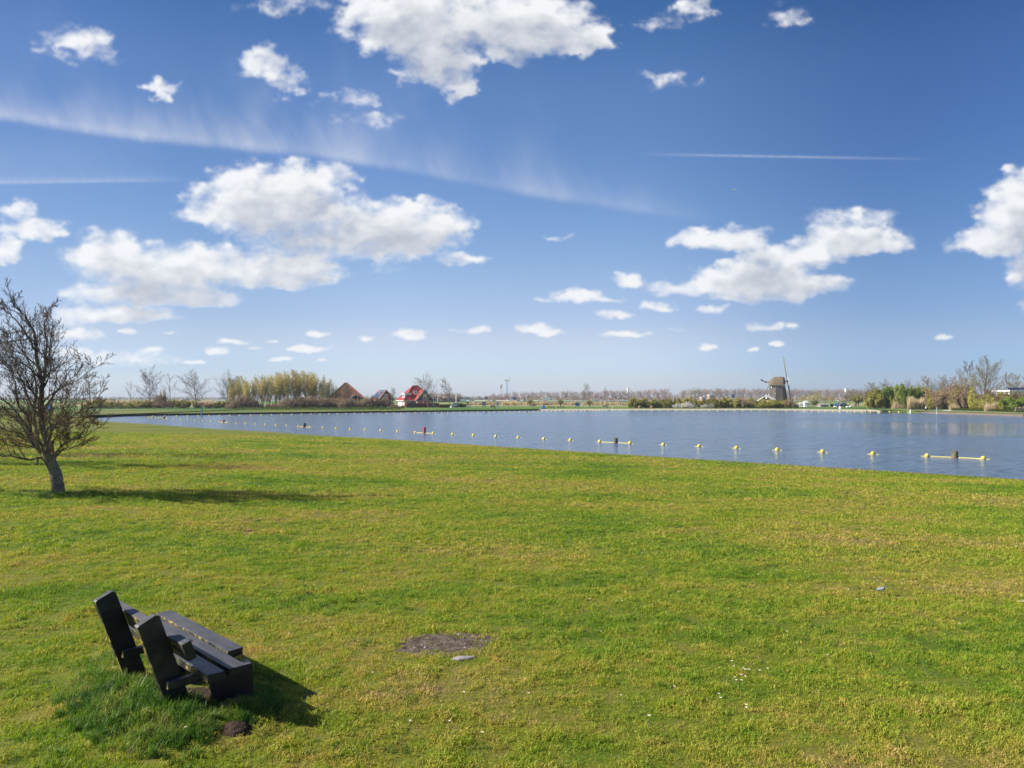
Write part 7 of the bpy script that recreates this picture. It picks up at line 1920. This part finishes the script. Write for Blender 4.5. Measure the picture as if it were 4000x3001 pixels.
# flat-roofed buildings half hidden by the bushes
def flat_building(px0, px1, d, top, h, label, solar=False):
    p = at(px0, d); W = at(px1, d).x - p.x; z1 = zrow(top, d) - LZ; root = empty('pavilion', p, 0, label, 'building')
    MB().box(.4, W - .4, .4, 7.6, 0, z1 - .45).obj('wall', M_WHITE if solar else pmat('grey_green_wall', (.25, .26, .22)), root)
    MB().box(0, W, 0, 8, z1 - .45, z1).obj('roof_edge', M_WHITE, root)
    if solar:
        for k in range(5): MB().hexa([(.5 + k * 1.7, .6, z1 + .05), (2.1 + k * 1.7, .6, z1 + .05), (2.1 + k * 1.7, 2.2, z1 + .6), (.5 + k * 1.7, 2.2, z1 + .6), (.5 + k * 1.7, .55, z1 + .12), (2.1 + k * 1.7, .55, z1 + .12), (2.1 + k * 1.7, 2.15, z1 + .68), (.5 + k * 1.7, 2.15, z1 + .68)]).obj('solar_panel', M_SOLAR, root)
        for k in range(3): MB().box(1 + k * 3, 2.6 + k * 3, .33, .39, .8, z1 - 1.2).obj('window', M_GLASS, root)
flat_building(3944, 4080, 215, 1524, 3, 'white flat-roofed pavilion with solar panels at the right edge', True)
flat_building(3520, 3680, 262, 1540, 3, 'low building with a long white roof edge behind the bright green bushes')

# ================================================================ aeroplane and water birds
def plane():
    d = 4000.; p = Vector(((2868 - 2000) / F * d, d, CAMZ - (741 - HZ) / F * d)); root = empty('airplane', p, R(-160), 'tiny white aeroplane high in the sky at the right', 'aeroplane')
    MB().tube([(-13, 0, 0), (-9, 0, 0), (8, 0, 0), (12, 0, 0)], [.4, 1.5, 1.5, .3], 10).obj('fuselage', M_WHITE, root)
    for s in (-1, 1):
        MB().hexa([(-2, 0, -.6), (3, 0, -.6), (-2, s * 14, .4), (-4, s * 14, .4), (-2, 0, -.2), (3, 0, -.2), (-2, s * 14, .6), (-4, s * 14, .6)]).obj('wing', M_WHITE, root)
        MB().hexa([(-13, 0, .3), (-11, 0, .3), (-12, s * 4, .6), (-13.4, s * 4, .6), (-13, 0, .5), (-11, 0, .5), (-12, s * 4, .7), (-13.4, s * 4, .7)]).obj('tailplane', M_WHITE, root)
    MB().hexa([(-13, -.15, .5), (-10, -.15, .5), (-10, .15, .5), (-13, .15, .5), (-13.6, -.1, 4), (-12.4, -.1, 4), (-12.4, .1, 4), (-13.6, .1, 4)]).obj('fin', M_WHITE, root)
plane()
def gull(p, label, s=1.0, rz=0):
    root = empty('water_bird', p, rz, label, 'bird'); n = 8
    sp = [(-.20, .10, .012), (-.12, .09, .05), (0, .08, .075), (.10, .10, .06), (.14, .16, .035), (.17, .21, .036), (.21, .22, .02)]
    mb = MB(); mb.tube([(x * s, 0, z * s) for x, z, r_ in sp], [r_ * s for x, z, r_ in sp], n); mb.obj('body', M_WHITE, root, smooth=True)
    MB().tube([(.21 * s, 0, .215 * s), (.27 * s, 0, .205 * s)], [.012 * s, .003 * s], 5).obj('beak', M_YC, root)
    MB().hexa([(-.24 * s, -.06 * s, .10 * s), (.07 * s, -.078 * s, .09 * s), (.07 * s, .078 * s, .09 * s), (-.24 * s, .06 * s, .10 * s), (-.26 * s, -.02 * s, .13 * s), (.05 * s, -.04 * s, .165 * s), (.05 * s, .04 * s, .165 * s), (-.26 * s, .02 * s, .13 * s)]).obj('wings', M_CGREY, root)
d = (CAMZ - WZ) * F / (1611 - HZ)
gull(Vector(((3431 - 2000) / F * d, d, WZ - .03)), 'white gull swimming in front of the right part of the beach', 1.3, 2)
gull(at(1567, 206), 'white gull standing on the far left bank below the farmhouse', 1.5, 1)
gull(at(3389, 224), 'white gull on the grass behind the right end of the beach', 1.2, 0)
gull(at(3422, 230), 'second gull on the grass near the reed at the right', 1.2, 2)

# ================================================================ air
HAZE = 0.00018
mb = MB().box(-3800, 3800, -60, 2600, -2.6, 62)
hz_ = mb.obj('haze', [])
m = bpy.data.materials.new('haze'); m.use_nodes = True; n = m.node_tree; n.nodes.clear()
pv = nd(n, 'ShaderNodeVolumePrincipled'); pv.inputs['Density'].default_value = HAZE; pv.inputs['Color'].default_value = (.80, .88, 1, 1); pv.inputs['Anisotropy'].default_value = .2
om = nd(n, 'ShaderNodeOutputMaterial'); n.links.new(pv.outputs[0], om.inputs['Volume'])
hz_.data.materials.append(m); hz_['kind'] = 'stuff'; hz_['label'] = 'thin pale air over the polder'
